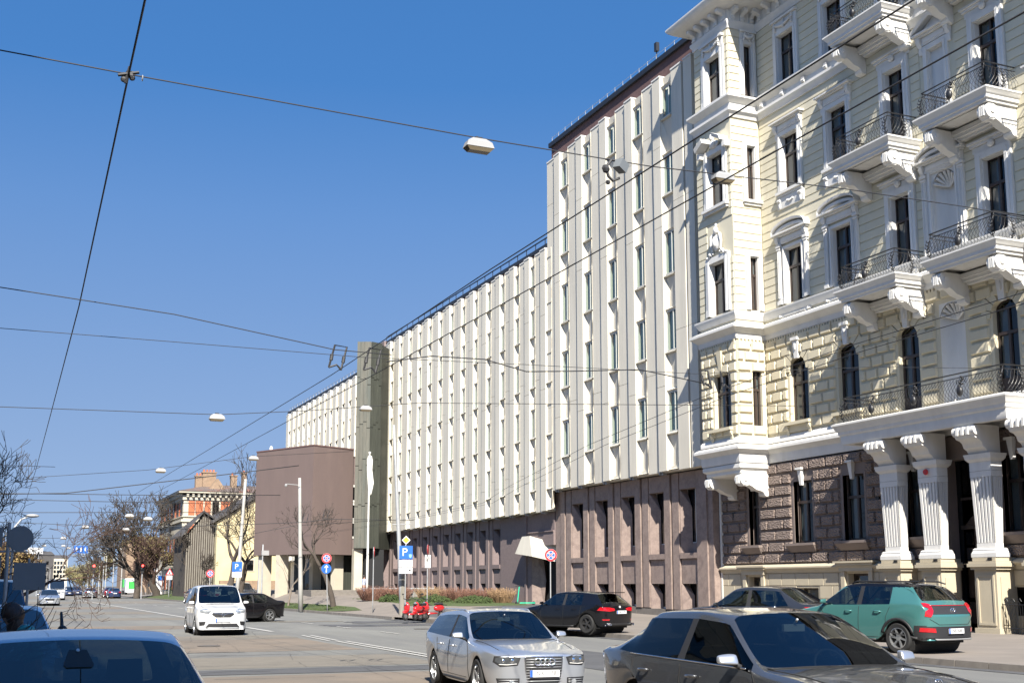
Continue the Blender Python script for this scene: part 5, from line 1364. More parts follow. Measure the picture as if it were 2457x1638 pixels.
def wheel_parts(parent, x, y, r, w, sgn, style=5, dark=False, rf=.66, steer=0):
    wt = bpy.data.objects.new('wheel', None); COL.objects.link(wt); wt.parent = parent; wt.location = (x, y, r); wt.rotation_euler = (0, 0, steer); wt.empty_display_size = .1
    t = MB(); h = w/2; ri = r*rf
    t.lathe([(ri, -h*.9), (r-.03, -h), (r-.008, -h*.8), (r, -h*.4), (r, h*.4), (r-.008, h*.8), (r-.03, h), (ri, h*.9), (ri-.02, h*.5), (ri-.02, -h*.5), (ri, -h*.9)], (0,0,0), 28, 'y', cap=False)
    build(t, 'tyre', MC['tyre'], wt, local=True, auto=40)
    m = MB(); f = sgn*h*.82
    m.lathe([(ri+.004, f), (ri-.02, f+sgn*.006), (ri-.03, f-sgn*.03), (ri-.03, -sgn*h*.5)], (0,0,0), 28, 'y', cap=False)
    n = style
    for i in range(n):
        a = 2*PI*i/n; tw = .22 if style == 6 else 0
        def p(rr_, da, o): return (rr_*math.cos(a+da), o, rr_*math.sin(a+da))
        wi, wo = .035/.06, .16*5/n*1.0
        f0, f1 = f-sgn*.015, f-sgn*.04
        m.hull8([p(.05,-.5,f1-sgn*.02),p(ri-.02,-wo+tw,f1),p(ri-.02,wo*.6+tw,f1),p(.05,.5,f1-sgn*.02)], [p(.05,-.45,f0),p(ri-.02,-wo*.8+tw,f0+sgn*.01),p(ri-.02,wo*.4+tw,f0+sgn*.01),p(.05,.45,f0)])
    m.lathe([(.06, f0-sgn*.05), (.06, f0+sgn*.008), (.03, f0+sgn*.014)], (0,0,0), 14, 'y')
    build(m, 'rim', MC['rimd'] if dark else MC['rim'], wt, local=True, auto=35)
    d = MB(); d.lathe([(ri-.035, f-sgn*.09), (ri-.035, f-sgn*.10)], (0,0,0), 20, 'y'); build(d, 'brake_disc', MC['under'], wt, local=True)
    return wt
def sedan(**k):
    P = dict(L=4.7, W=1.83, H=1.43, R=.325, fo=.86, ro=1.0, belt=.93, hood=.95, nose=.70, tail=.86, cowl=.88, hdr=.18, B=-.28, C=-1.05, rhd=-1.10, rgb=-1.75, rgz=1.05, boot=(-2.2, 1.02))
    P.update(k); return P
def islands(mb):
    par = list(range(len(mb.v)))
    def fd(a):
        while par[a] != a: par[a] = par[par[a]]; a = par[a]
        return a
    for f in mb.f:
        for a in f[1:]: par[fd(a)] = fd(f[0])
    gr = {}
    for f in mb.f: gr.setdefault(fd(f[0]), []).append(f)
    out = []
    for fs in gr.values():
        m = MB(); mp = {}
        for f in fs:
            for a in f:
                if a not in mp: mp[a] = len(m.v); m.v.append(mb.v[a])
            m.f.append(tuple(mp[a] for a in f))
        out.append(m)
    return out
def interior(root, P, B):
    zb, H, W = P['belt'], P['H'], P['W']; x0 = P['B']-.15
    for sg in (1, -1):
        m = MB(); y = sg*.38; m.hull8([(x0,y-.25,.42),(x0+.52,y-.25,.45),(x0+.52,y+.25,.45),(x0,y+.25,.42)], [(x0,y-.25,.58),(x0+.52,y-.25,.62),(x0+.52,y+.25,.62),(x0,y+.25,.58)])
        m.hull8([(x0-.08,y-.25,.56),(x0+.08,y-.25,.56),(x0+.08,y+.25,.56),(x0-.08,y+.25,.56)], [(x0-.26,y-.22,H-.38),(x0-.15,y-.22,H-.38),(x0-.15,y+.22,H-.38),(x0-.26,y+.22,H-.38)])
        m.hull8([(x0-.27,y-.12,H-.36),(x0-.18,y-.12,H-.36),(x0-.18,y+.12,H-.36),(x0-.27,y+.12,H-.36)], [(x0-.28,y-.11,H-.19),(x0-.20,y-.11,H-.19),(x0-.20,y+.11,H-.19),(x0-.28,y+.11,H-.19)])
        B(m, 'front_seat', MC['trimc'], auto=40)
    m = MB(); xr = P['C']+.02 if P['C'] > -1.3 else -1.3; m.hull8([(xr-.1,-.62,.4),(xr+.4,-.62,.4),(xr+.4,.62,.4),(xr-.1,.62,.4)], [(xr-.3,-.58,H-.42),(xr-.18,-.58,H-.42),(xr-.18,.58,H-.42),(xr-.3,.58,H-.42)]); B(m, 'rear_seat', MC['trimc'], auto=40)
    m = MB(); xc = P['cowl']; m.hull8([(xc-.55,-W*.42,.5),(xc+.1,-W*.42,.5),(xc+.1,W*.42,.5),(xc-.55,W*.42,.5)], [(xc-.42,-W*.42,zb-.02),(xc+.1,-W*.42,zb-.06),(xc+.1,W*.42,zb-.06),(xc-.42,W*.42,zb-.02)]); B(m, 'dashboard', MC['plastic'], auto=40)
    m = MB(); n = 18; cx, cy, cz = xc-.58, .38, zb-.04; m.tube([(cx-.19*math.sin(2*PI*i/n)*.45, cy+.19*math.cos(2*PI*i/n), cz+.19*math.sin(2*PI*i/n)*.9) for i in range(n+1)], .015, 6, cap=False); m.tube([(cx,cy-.18,cz),(cx,cy+.18,cz)], .02, 5); m.tube([(cx,cy,cz),(cx+.2,cy,cz-.1)], .03, 6); B(m, 'steering_wheel', MC['plastic'])
    m = MB(); xm = P['hdr']+.12; m.box(xm-.02, xm+.02, -.12, .12, H-.19, H-.12); m.tube([(xm,0,H-.13),(xm+.08,0,H-.07)], .012, 5); B(m, 'rear_view_mirror', MC['under2'], auto=40)
    m = MB(); m.box(-P['L']/2+.45, xc, -W*.42, W*.42, .36, .42); B(m, 'cabin_floor', MC['under'], auto=40)
def car(kind, P, loc, heading, col, label, cat, plate=None, group=None, det=True, face=None):
    """heading: compass angle of the nose, degrees clockwise from +Y"""
    c = Car(P); L, W, H = P['L'], P['W'], P['H']
    root = thing(kind, loc, label, cat, R(90-heading), group)
    def B(mb, name, m, smooth=True, auto=None, parent=None):
        if not mb.v: return None
        return build(mb, name, m, parent or root, local=True, smooth=smooth and not auto, auto=auto)
    bm_ = c.split((0,))
    if P.get('blackroof'):
        zt_ = H-.115; top = MB(); top.v = bm_.v; top.f = [f for f in bm_.f if min(bm_.v[a][2] for a in f) > zt_]; bm_.f = [f for f in bm_.f if not min(bm_.v[a][2] for a in f) > zt_]; B(top, 'black_roof', PT['black'])
    B(bm_, 'body', PT[col]); B(c.split((4,)), 'underbody', MC['under'])
    gm_ = MC['glass'] if P.get('inside', 1) else MC['glassx']; gs_ = P.get('sideglass') or gm_
    for isl in islands(c.split((1,))):
        cx = sum(v[0] for v in isl.v)/len(isl.v); B(isl, 'windscreen' if cx > 0 else 'rear_window', gm_)
    for isl in islands(c.split((2,))): B(isl, 'side_glass', gs_)
    for isl in islands(c.split((3,))): B(isl, 'door_pillar', MC['plastic'])
    if P.get('inside', 1): interior(root, P, B)
    um = MB(); um.box(-L/2+.3, L/2-.3, -W*.42, W*.42, P.get('gc', .2)-.02, .45)
    for ax in (c.axF, c.axR): um.lathe([(P['R']+.06, -W/2+.09), (P['R']+.06, W/2-.09)], (ax, 0, P['R']), 18, 'y')
    B(um, 'wheel_well', MC['under'], False)
    for ax, st in ((c.axF, R(P.get('steer', 0))), (c.axR, 0)):
        for sg in (1, -1): wheel_parts(root, ax, sg*(W/2-.115), P['R'], .21, sg, P.get('spokes', 5), P.get('darkrim', False), P.get('rf', .7), st)
    if not det: return c, root
    gl = [MB() for _ in range(1)]; seams = MB()
    zb = P['belt']
    for sg in (1, -1):
        dx = [c.axF-P['R']-.14, P['B']-.0, P['C']+.02 if not P.get('wag') else c.axR+.30]
        for x, xt in zip(dx, (P['cowl']-.02, P['B'], P['C']-.05)):
            seams = merge(seams, c.strip([(xt if x != dx[1] else x, zb-.02), (x, zb-.25), (x, P.get('gc', .2)+.12)], 'y', sg, .010))
        seams = merge(seams, c.strip([(dx[0], P.get('gc', .2)+.11), (dx[2], P.get('gc', .2)+.11)], 'y', sg, .010))
        for x in (P['B']+.30-.02, P['C']+.28):
            h = MB(); hy = W/2*.985; h.tube([(x-.10, sg*hy, zb-.13), (x-.06, sg*(hy+.035), zb-.125), (x+.06, sg*(hy+.035), zb-.12), (x+.10, sg*hy, zb-.12)], .016, 6); B(h, 'door_handle', PT[col])
        # mirrors
        m = MB(); mx = P['cowl']-.22; my = W/2+.09
        my = W/2+.075; m.hull8([(mx-.04,sg*(my-.10),zb+.025),(mx+.05,sg*(my-.10),zb+.03),(mx+.02,sg*(my+.10),zb+.045),(mx-.05,sg*(my+.10),zb+.04)], [(mx-.05,sg*(my-.09),zb+.145),(mx+.02,sg*(my-.09),zb+.14),(mx-.01,sg*(my+.095),zb+.125),(mx-.055,sg*(my+.095),zb+.13)]); mm_ = MB(); mm_.tube([(mx-.02, sg*(W/2-.12), zb-.01), (mx, sg*(my-.05), zb+.05)], .028, 6); B(mm_, 'mirror_arm', MC['plastic'])
        mo = B(m, 'mirror', PT[P.get('mircol', col)]); bv = mo.modifiers.new('b', 'SUBSURF'); bv.levels = 2; bv.render_levels = 2; mo.scale = (1.35, 1.0, 1.0); mo.location = (-.35*mx, 0, 0)
        bv2 = mo.modifiers.new('c', 'BEVEL'); bv2.width = .018; bv2.segments = 1; mo.modifiers.move(1, 0)
        sk = c.strip([(c.axF-P['R']-.1, P.get('gc',.2)+.05), (c.axR+P['R']+.1, P.get('gc',.2)+.05)], 'y', sg, .05, .0); B(sk, 'side_skirt', MC['plastic'])
        if P.get('chromeline'): B(merge(c.strip([(P['bx'][0]-.1 if P.get('bx') else P['cowl']-.1, zb+.005), (P['C']-.1, zb+.03)], 'y', sg, .018)), 'window_trim', MC['chrome'])
    seams = merge(seams, c.strip([(P['cowl']+.04, -W*.40), (P['cowl']+.10, 0), (P['cowl']+.04, W*.40)], 'z', 1, .014))
    for sg in (1,-1): seams = merge(seams, c.strip([(P['cowl']+.03, sg*W*.40), (L/2-.35, sg*W*.36)], 'z', 1, .009))
    B(seams, 'panel_gaps', MC['seam'])
    xe = L/2; F_ = P.get('front', {}); 
    def dec(poly, ax, sg, name, m, off=.004, par=None, mirror=False, step=.05):
        out = None
        for q in ((1, -1) if mirror else (1,)):
            pl = [(u*q, v) for u, v in poly]; out = B(c.decal(pl, ax, sg, off, step), name, m, parent=par)
        return out
    zn = P['nose']
    if face: face(c, root, dec, B, P)
    return c, root
def badge_plate(root, x, z, s, text, dirn, y=0, tilt=0):
    m = MB(); m.box(x, x+dirn*.014, y-.26, y+.26, z-.056, z+.056); p = build(m, 'number_plate', MC['plate'], root, local=True)
    m = MB(); by = y-dirn*.26+dirn*.0; q0 = y-.26*dirn; m.box(x+dirn*.0145, x+dirn*.016, q0, q0+.045*dirn, z-.054, z+.054) ; build(m, 'blue_band', MC['pblue'], p, local=True)
    m = MB(); m.box(x-dirn*.001, x+dirn*.0145, y-.268, y+.268, z-.064, z-.056); m.box(x-dirn*.001, x+dirn*.0145, y-.268, y+.268, z+.056, z+.064); build(m, 'plate_frame', MC['plastic'], p, local=True)
    if text: txt(text, .105, p, (x+dirn*.0155, y+.03*dirn, z), (R(90), 0, R(90) if dirn > 0 else R(-90)), MC['seam'], sx=.84)
def ring(mb, c, r, t, axis='x', n=20):
    pts = [(c[0], c[1]+r*math.cos(2*PI*i/n), c[2]+r*math.sin(2*PI*i/n)) for i in range(n+1)]; mb.tube(pts, t, 6, cap=False)
def bars(c, y0, y1, z0, z1, n, sg, w=.012, off=.012, vert=False):
    m = MB()
    for i in range(n):
        t = (i+.5)/n
        if vert: m = merge(m, c.strip([(lerp(y0, y1, t), z0), (lerp(y0, y1, t), z1)], 'x', sg, w, off, 3))
        else: m = merge(m, c.strip([(y0, lerp(z0, z1, t)), (y1, lerp(z0, z1, t))], 'x', sg, w, off, 5))
    return m
def face_audi(c, root, dec, B, P):
    W = P['W']/2
    dec([(-.33,.72),(.33,.72),(.31,.50),(.26,.28),(-.26,.28),(-.31,.50)], 'x', 1, 'grille', MC['plastic'], .006)
    B(bars(c, -.31, .31, .31, .71, 9, 1), 'grille_bar', MC['under2'])
    fr = c.strip([(-.34,.73),(.34,.73),(.32,.50),(.27,.27),(-.27,.27),(-.32,.50),(-.34,.73)], 'x', 1, .018, .006, 6); B(fr, 'grille_frame', MC['chrome'])
    h = c.hit((6,0,.62), (-1,0,0))[0]; m = MB()
    for k in range(4): ring(m, (h.x+.04, -.123+k*.082, .645), .056, .0105)
    B(m, 'ring_badge', MC['chrome'])
    badge_plate(root, h.x+.028, .455, 1, 'NX-   58', 1)
    dec([(.40,.715),(.60,.755),(.80,.735),(.82,.64),(.73,.565),(.45,.585)], 'x', 1, 'headlight_rim', MC['plastic'], .004, mirror=True)
    dec([(.45,.69),(.60,.73),(.78,.71),(.79,.65),(.71,.60),(.49,.61)], 'x', 1, 'headlight', MC['headd'], .008, mirror=True)
    for q in (1,-1):
        for yy, rr_ in ((.54,.038),(.68,.032)):
            hh = c.hit((6,q*yy,.665), (-1,0,0))[0]; m = MB(); m.blob((hh.x+.004,q*yy,.665), (.012,rr_,rr_), 12, 7); B(m, 'projector_lens', MC['chrome'])
    for q in (1,-1): B(c.strip([(q*.47,.615),(q*.62,.60),(q*.74,.605)], 'x', 1, .016, .012, 8), 'led_strip', MT['white'])
    dec([(.42,.38),(.78,.38),(.74,.24),(.42,.26)], 'x', 1, 'air_intake', MC['plastic'], .005, mirror=True)
    for q in (1,-1):
        B(bars(c, q*.44, q*.74, .26, .37, 3, 1, .009), 'intake_bar', MC['under2']); m = MB(); hh = c.hit((6,q*.55,.31), (-1,0,0))[0]; m.lathe([(.045,-.02),(.045,.012)], (hh.x+.005,q*.55,.31), 12, 'x'); B(m, 'fog_lamp', MC['head'], False)
def face_van(c, root, dec, B, P):
    dec([(-.36,.83),(.36,.83),(.40,.76),(.26,.66),(-.26,.66),(-.40,.76)], 'x', 1, 'grille', MC['plastic'], .006)
    B(c.strip([(-.38,.80),(-.16,.79),(0,.76),(.16,.79),(.38,.80)], 'x', 1, .022, .012, 4), 'grille_bar', MC['chrome'])
    m = MB(); h = c.hit((6,0,.76), (-1,0,0))[0]; ring(m, (h.x+.015, 0, .765), .055, .009); m.tube([(h.x+.02,-.05,.745),(h.x+.02,.01,.775),(h.x+.02,-.01,.755),(h.x+.02,.05,.785)], .007, 4); B(m, 'badge', MC['chrome'])
    dec([(.42,.90),(.60,.97),(.80,.94),(.80,.84),(.52,.78)], 'x', 1, 'headlight', MC['head'], .006, mirror=True)
    dec([(-.50,.44),(.50,.44),(.62,.30),(-.62,.30)], 'x', 1, 'lower_grille', MC['plastic'], .005)
    dec([(.60,.52),(.82,.50),(.80,.36),(.64,.38)], 'x', 1, 'fog_recess', MC['plastic'], .006, mirror=True)
    B(c.strip([(-.6,.28),(.6,.28)], 'x', 1, .05, .0), 'bumper_lip', MC['under2'])
    badge_plate(root, h.x+.0, .55, 1, '', 1)
def face_hatch_rear(c, root, dec, B, P):
    dec([(.30,.86),(.52,.90),(.84,.91),(.88,.80),(.60,.77),(.34,.79)], 'x', -1, 'tail_light', MC['tail'], .008, mirror=True)
    h = c.hit((-6,0,.72), (1,0,0))[0]; badge_plate(root, h.x-.004, .74, 1, 'NE-3178', -1)
    m = MB(); h2 = c.hit((-6,0,.90), (1,0,0))[0]; m.lathe([(.04,-.01),(.04,.01)], (h2.x-.008,0,.92), 16, 'x'); B(m, 'round_badge', MC['plate'], False)
    dec([(-.62,.36),(.62,.36),(.70,.24),(-.70,.24)], 'x', -1, 'diffuser', MC['plastic'], .006)
    dec([(.56,.50),(.80,.50),(.78,.46),(.58,.46)], 'x', -1, 'reflector', MC['tail'], .007, mirror=True)
    for q in (1,-1): m = MB(); m.tube([(h.x+.15,q*.62,.32),(h.x-.03,q*.62,.32)], .045, 12, cap=False); m.tube([(h.x+.12,q*.62,.32),(h.x-.01,q*.62,.32)], .035, 12); B(m, 'exhaust', MC['chrome'])
    m = MB(); m.box(P['rhd']-.35, P['rhd']+.02, -.55, .55, P['H']-.035, P['H']-.01); B(m, 'roof_spoiler', PT['black'], False)
def face_suv_rear(c, root, dec, B, P):
    W = P['W']/2
    dec([(-.70,1.06),(.70,1.06),(.70,.86),(-.70,.86)], 'x', -1, 'tail_panel', MC['plastic'], .006)
    B(c.strip([(-.66,1.045),(.66,1.045)], 'x', -1, .022, .010), 'light_bar', MC['tail'])
    dec([(.60,1.07),(.70,1.10),(.785,1.10),(.80,1.03),(.70,.985),(.79,.93),(.80,.82),(.70,.80),(.60,.93)], 'x', -1, 'tail_light', MC['tail'], .014, mirror=True)
    h = c.hit((-6,0,.94), (1,0,0))[0]; m = MB(); n = 18
    m.tube([(h.x-.018, .085*math.cos(2*PI*i/n), .945+.048*math.sin(2*PI*i/n)) for i in range(n+1)], .009, 5); m.tube([(h.x-.018,.035,.985),(h.x-.018,.02,.90)], .009, 5); m.tube([(h.x-.018,-.02,.985),(h.x-.018,-.035,.90)], .009, 5); m.tube([(h.x-.018,.028,.935),(h.x-.018,-.028,.95)], .008, 5)
    B(m, 'oval_badge', MC['chrome'])
    dec([(-.80,.60),(.80,.60),(.80,.28),(-.80,.28)], 'x', -1, 'rear_bumper', MC['plastic'], .012)
    for q in (1, -1): B(c.decal([(-P['L']/2+.10,.62),(c.axR-P['R']-.12,.62),(c.axR-P['R']-.08,.30),(-P['L']/2+.12,.30)], 'y', q, .010), 'bumper_side', MC['plastic'])
    dec([(.60,.56),(.84,.58),(.84,.49),(.58,.47)], 'x', -1, 'reflector', MC['tail'], .022, mirror=True)
    dec([(-.62,.34),(.62,.34),(.54,.27),(-.54,.27)], 'x', -1, 'skid_plate', MC['under2'], .03)
    h = c.hit((-6,0,.5), (1,0,0))[0]; badge_plate(root, h.x-.016, .50, 1, 'NB-9688', -1)
    B(merge(c.strip([(-.5,.64),(.5,.64)], 'x', -1, .012), c.strip([(-.5,.64),(-.72,.76)], 'x', -1, .012), c.strip([(.5,.64),(.72,.76)], 'x', -1, .012)), 'tailgate_gap', MC['seam'])
    # wheel arch cladding
    for q in (1, -1):
        m = MB()
        for ax in (c.axF, c.axR):
            r_ = P['R']+.085; pts = [(ax+r_*math.cos(PI*i/12), P['R']+r_*math.sin(PI*i/12)) for i in range(13)]
            m = merge(m, c.strip([(u, max(v, .28)) for u, v in pts], 'y', q, .075, .0, 2))
        B(m, 'arch_cladding', MC['plastic'])
    for q in (1,-1): m = MB(); m.tube([(P['hdr']-.15,q*.60,P['H']-.02),(P['hdr']-.3,q*.61,P['H']+.035),(P['rhd']+.2,q*.60,P['H']+.02),(P['rhd'],q*.58,P['H']-.03)], .018, 6); B(m, 'roof_rail', MC['plastic'])
    m = MB(); m.prism([(P['rhd']+.30,P['H']+.01),(P['rhd']+.12,P['H']+.01),(P['rhd']+.14,P['H']+.09)], 'y', -.02, .02) ; B(m, 'roof_fin', MC['plastic'], False)
def face_merc(c, root, dec, B, P):
    dec([(-.36,.82),(.36,.82),(.30,.56),(-.30,.56)], 'x', 1, 'grille', MC['plastic'], .006)
    B(bars(c, -.33, .33, .58, .80, 4, 1, .014), 'grille_bar', MC['chrome']); dec([(.46,.80),(.74,.84),(.86,.74),(.70,.62),(.50,.64)], 'x', 1, 'headlight', MC['head'], .006, mirror=True)
    h = c.hit((P['L']/2-.14,0,4), (0,0,-1))[0]; m = MB(); zc = h.z+.075; xc = h.x
    ring(m, (xc, 0, zc), .042, .0045); 
    for a in (90, 210, 330): m.tube([(xc,0,zc),(xc,.04*math.cos(R(a)),zc+.04*math.sin(R(a)))], .004, 4)
    m.tube([(xc,0,h.z-.01),(xc,0,zc-.04)], .006, 5); B(m, 'star_ornament', MC['chrome'])
def face_dark_rear(c, root, dec, B, P):
    dec([(.52,.96),(.84,.96),(.86,.80),(.58,.78)], 'x', -1, 'tail_light', MC['tail'], .006, mirror=True)
    for q in (1,-1): B(c.decal([(-P['L']/2+.06,.95),(-P['L']/2+.30,.93),(-P['L']/2+.26,.80),(-P['L']/2+.06,.80)], 'y', q, .006), 'tail_light', MC['tail'])
    h = c.hit((-6,0,.90), (1,0,0))[0]; m = MB(); ring(m, (h.x-.006, 0, .92), .05, .009); B(m, 'badge', MC['chrome'])
    badge_plate(root, h.x-.01, .70, 1, '', -1)
def face_far_rear(c, root, dec, B, P):
    dec([(.5,.95),(.82,.95),(.84,.80),(.54,.80)], 'x', -1, 'tail_light', MC['tail'], .006, mirror=True)
    h = c.hit((-6,0,.75), (1,0,0))[0]; badge_plate(root, h.x-.004, .72, 1, '', -1)
def face_far_front(c, root, dec, B, P):
    z = P['nose']; dec([(.45,z),(.78,z+.03),(.80,z-.12),(.5,z-.14)], 'x', 1, 'headlight', MC['head'], .006, mirror=True)
    dec([(-.4,z-.05),(.4,z-.05),(.36,z-.24),(-.36,z-.24)], 'x', 1, 'grille', MC['plastic'], .006)
    h = c.hit((6,0,z-.3), (-1,0,0))[0]; badge_plate(root, h.x+.004, z-.3, 1, '', 1)
wagon = sedan(L=4.70, W=1.83, H=1.44, R=.33, fo=.88, ro=.98, cowl=.86, hdr=.10, B=-.30, C=-1.15, rhd=-1.95, rgb=-2.16, rgz=1.02, boot=(-2.27,.90), tail=.80, belt=.94, hood=.93, nose=.74, wag=1, gw=.70, rgw=.80, bx=[.80,.60,-.26,-.36,-1.20,-2.02,-2.14], roofs=(1.44,1.42), spokes=5, side=(5,6,8,9))
_, RA = car('silver_estate_car', wagon, (8.35,19.7,0), 180+5, 'silver', 'silver estate car driving towards the viewer with ring badge and plate NX 58', 'car', face=face_audi); RA.scale = (.95,)*3
m = MB()
for q in (1,-1): m = MB(); m.tube([(.0,q*.60,1.40),(-.15,q*.61,1.45),(-1.6,q*.60,1.45),(-1.9,q*.57,1.38)], .016, 6); build(m, 'roof_rail', PT['silver'], RA, local=True, smooth=True)
saloon = sedan(L=5.08, W=1.87, H=1.475, R=.34, fo=.92, ro=1.12, cowl=.98, hdr=.20, B=-.38, C=-1.42, rhd=-1.30, rgb=-2.02, rgz=1.05, boot=(-2.42,1.03), belt=.97, hood=.97, nose=.78, tail=.90, gw=.68, bx=[.95,.70,-.34,-.44,-1.45,-1.85,-2.0], chromeline=1, lev=3, roofs=(1.475,1.45), mircol='silver', sideglass=MC['glasst'])
CM, RM = car('grey_saloon_car', saloon, (7.66,10.6,0), 180+3, 'grey', 'large grey metallic saloon in the right foreground with star ornament on bonnet', 'car', face=face_merc); RM.scale = (1.04,)*3
hatch = sedan(L=4.32, W=1.80, H=1.44, R=.33, fo=.84, ro=.82, cowl=.95, hdr=.25, B=-.25, C=-1.05, rhd=-1.60, rgb=-1.95, rgz=1.04, boot=(-2.08,.92), tail=.80, belt=.96, hood=.95, nose=.74, wag=1, gw=.68, rgw=.74, bx=[.9,.68,-.21,-.31,-1.10,-1.62,-1.93], roofs=(1.44,1.40), darkrim=1, side=(5,6,8))
car('black_hatchback', hatch, (19.7,39.5,.14), -22, 'black', 'black hatchback parked on the pavement below the round no stopping sign, plate NE 3178', 'car', face=face_hatch_rear)
suv = sedan(L=4.18, W=1.80, H=1.55, R=.335, fo=.83, ro=.80, cowl=.98, hdr=.30, B=-.22, C=-1.05, rhd=-1.52, rgb=-1.88, rgz=1.13, boot=(-2.0,1.0), tail=.84, belt=1.04, hood=1.02, nose=.82, wag=1, gw=.68, rgw=.76, bx=[.9,.68,-.18,-.28,-1.10,-1.52,-1.86], roofs=(1.55,1.50), gc=.24, spokes=6, side=(5,6,8), blackroof=1)
CT, RT = car('teal_crossover', suv, (21.5,25.3,.14), -10, 'teal', 'teal crossover with black roof parked before the columned porch, plate NB 9688', 'car', face=face_suv_rear); RT.scale = (1.12,)*3
van = sedan(L=4.40, W=1.85, H=1.80, R=.33, fo=.88, ro=.80, cowl=1.28, hdr=.62, B=.02, C=-1.0, rhd=-1.98, rgb=-2.10, rgz=1.15, boot=(-2.15,.95), tail=.70, belt=1.10, hood=1.13, nose=.92, wag=1, gw=.76, rgw=.84, bx=[1.2,1.0,.06,-.04,-1.0,-2.0,-2.1], roofs=(1.80,1.78), gc=.2)
car('white_van', van, (8.0,46.7,0), 180+2, 'white', 'white passenger van driving towards the viewer on the centre line', 'van', face=face_van)
bs = sedan(L=4.50, W=1.80, H=1.42)
car('black_saloon_car', bs, (11.7,61.2,0), 250, 'black', 'black saloon turning left behind the white passenger van', 'car', face=face_far_front)
ds = sedan(L=4.75, W=1.83, H=1.47, bx=[.85,.6,-.24,-.34,-1.10,-1.5,-1.72], chromeline=1)
_, RD = car('dark_saloon_car', ds, (21.2,30.3,.14), -24, 'dkgrey', 'dark saloon seen from behind between the teal crossover and the black hatchback', 'car', face=face_dark_rear); RD.scale = (1.1,)*3
fg = sedan(L=4.25, W=1.80, H=1.49, R=.33, fo=.84, ro=.82, cowl=.98, hdr=.15, B=-.30, C=-1.05, rhd=-1.60, rgb=-1.95, rgz=1.04, boot=(-2.05,.92), tail=.80, belt=.98, hood=1.0, nose=.76, wag=1, gw=.70, rgw=.76, bx=[.9,.6,-.26,-.36,-1.10,-1.62,-1.93], roofs=(1.485,1.45), side=(5,6,8))
CF, RF = car('blue_hatchback', fg, (.52,8.05,0), 180, 'blue', 'blue parked hatchback in the left foreground showing its roof and windscreen', 'car', face=face_far_front)
m = MB(); m.tube([(-1.35,0,1.46),(-1.62,0,1.60)], [.016,.010], 6); m.blob((-1.36,0,1.485), (.07,.035,.03), 8, 5); build(m, 'roof_aerial', MC['plastic'], RF, local=True)
m = CF.decal([(.33,-.05),(.33,.05),(.47,.085),(.50,.07),(.50,-.07),(.47,-.085)], 'z', 1, .006); build(m, 'sensor_housing', MC['plastic'], RF, local=True)
# cars parked on the left and far traffic
def simple(kind, P, loc, hd, col, label, cat='car', f=face_far_rear, group=None):
    P = dict(P); P['lev'] = 2; P['inside'] = 0; return car(kind, P, loc, hd, col, label, cat, face=f, group=group)
simple('parked_car', fg, (.12,19.2,0), 180, 'ltblue', 'pale blue parked car just behind the person in the teal jacket', f=face_far_front)
simple('parked_car', van, (-.10,26.6,0.1), 180, 'navy', 'dark blue high roofed parked car behind the pale blue one', f=face_far_front)
simple('silver_car', bs, (5.2,118,0), 180, 'silver', 'small silver car coming up the left lane before the far white van', f=face_far_front)
bigvan = sedan(L=5.6, W=2.02, H=2.55, R=.35, fo=1.0, ro=1.1, cowl=2.1, hdr=1.35, B=.75, C=-.8, rhd=-2.60, rgb=-2.70, rgz=1.4, boot=(-2.75,1.0), tail=.75, belt=1.3, hood=1.35, nose=1.05, wag=1, gw=.84, rgw=.88, bx=[2.0,1.7,.8,.7,-.9,-2.6,-2.7], roofs=(2.5,2.52), gc=.25, side=(5,6))
simple('delivery_van', bigvan, (8.0,163,0), 180, 'white', 'white high roofed delivery van far down the left lane', 'van', face_far_front)
simple('far_car', suv, (13.2,226,0), 180, 'navy', 'dark blue car far down the street right of the white delivery van', f=face_far_front)
simple('far_car', suv, (15.4,240,0), 180, 'navy', 'second dark blue car far down the street, the right of the pair', f=face_far_front)
simple('far_car', bs, (13.8,186,0), 0, 'silver', 'silver saloon waiting at the far crossing seen from behind')
simple('far_car', suv, (17.0,192,0), 0, 'red', 'dark red car waiting at the far crossing')
simple('far_car', bs, (16.6,181,0), 0, 'navy', 'dark blue saloon waiting nearest at the far crossing')
simple('white_people_carrier', van, (22.4,117,.3), 30, 'white', 'white people carrier parked beyond the black saloon under the bare tree', 'car')
simple('parked_van', van, (20.0,114,.1), 0, 'white', 'white van roof showing behind the passenger van', 'van')
simple('parked_car', suv, (19.4,125,0), 0, 'maroon', 'dark maroon car half hidden behind the white vans')
# refuse lorry with a green side panel
t = thing('lorry', (24.0,232,.0), 'white tanker lorry with a green panel far down the right side', 'lorry')
m = MB(); m.box(22.8,25.2,226.5,229,.6,2.9); m.box(22.9,25.1,229.2,237,.9,3.1); build(m, 'lorry_body', PT['white'], t)
m = MB(); m.box(22.78,22.89,230.5,235,1.5,2.9); m.box(23.3,25.0,226.4,226.49,1.3,2.5); build(m, 'side_panel', mat('green_panel', (.05,.50,.08), .5), t)
for yy in (227.7, 232.5, 235):
    m = MB(); m.lathe([(.5,22.85),(.5,23.2)], (0,yy,.5), 12, 'x'); build(m, 'wheel', MC['tyre'], t)
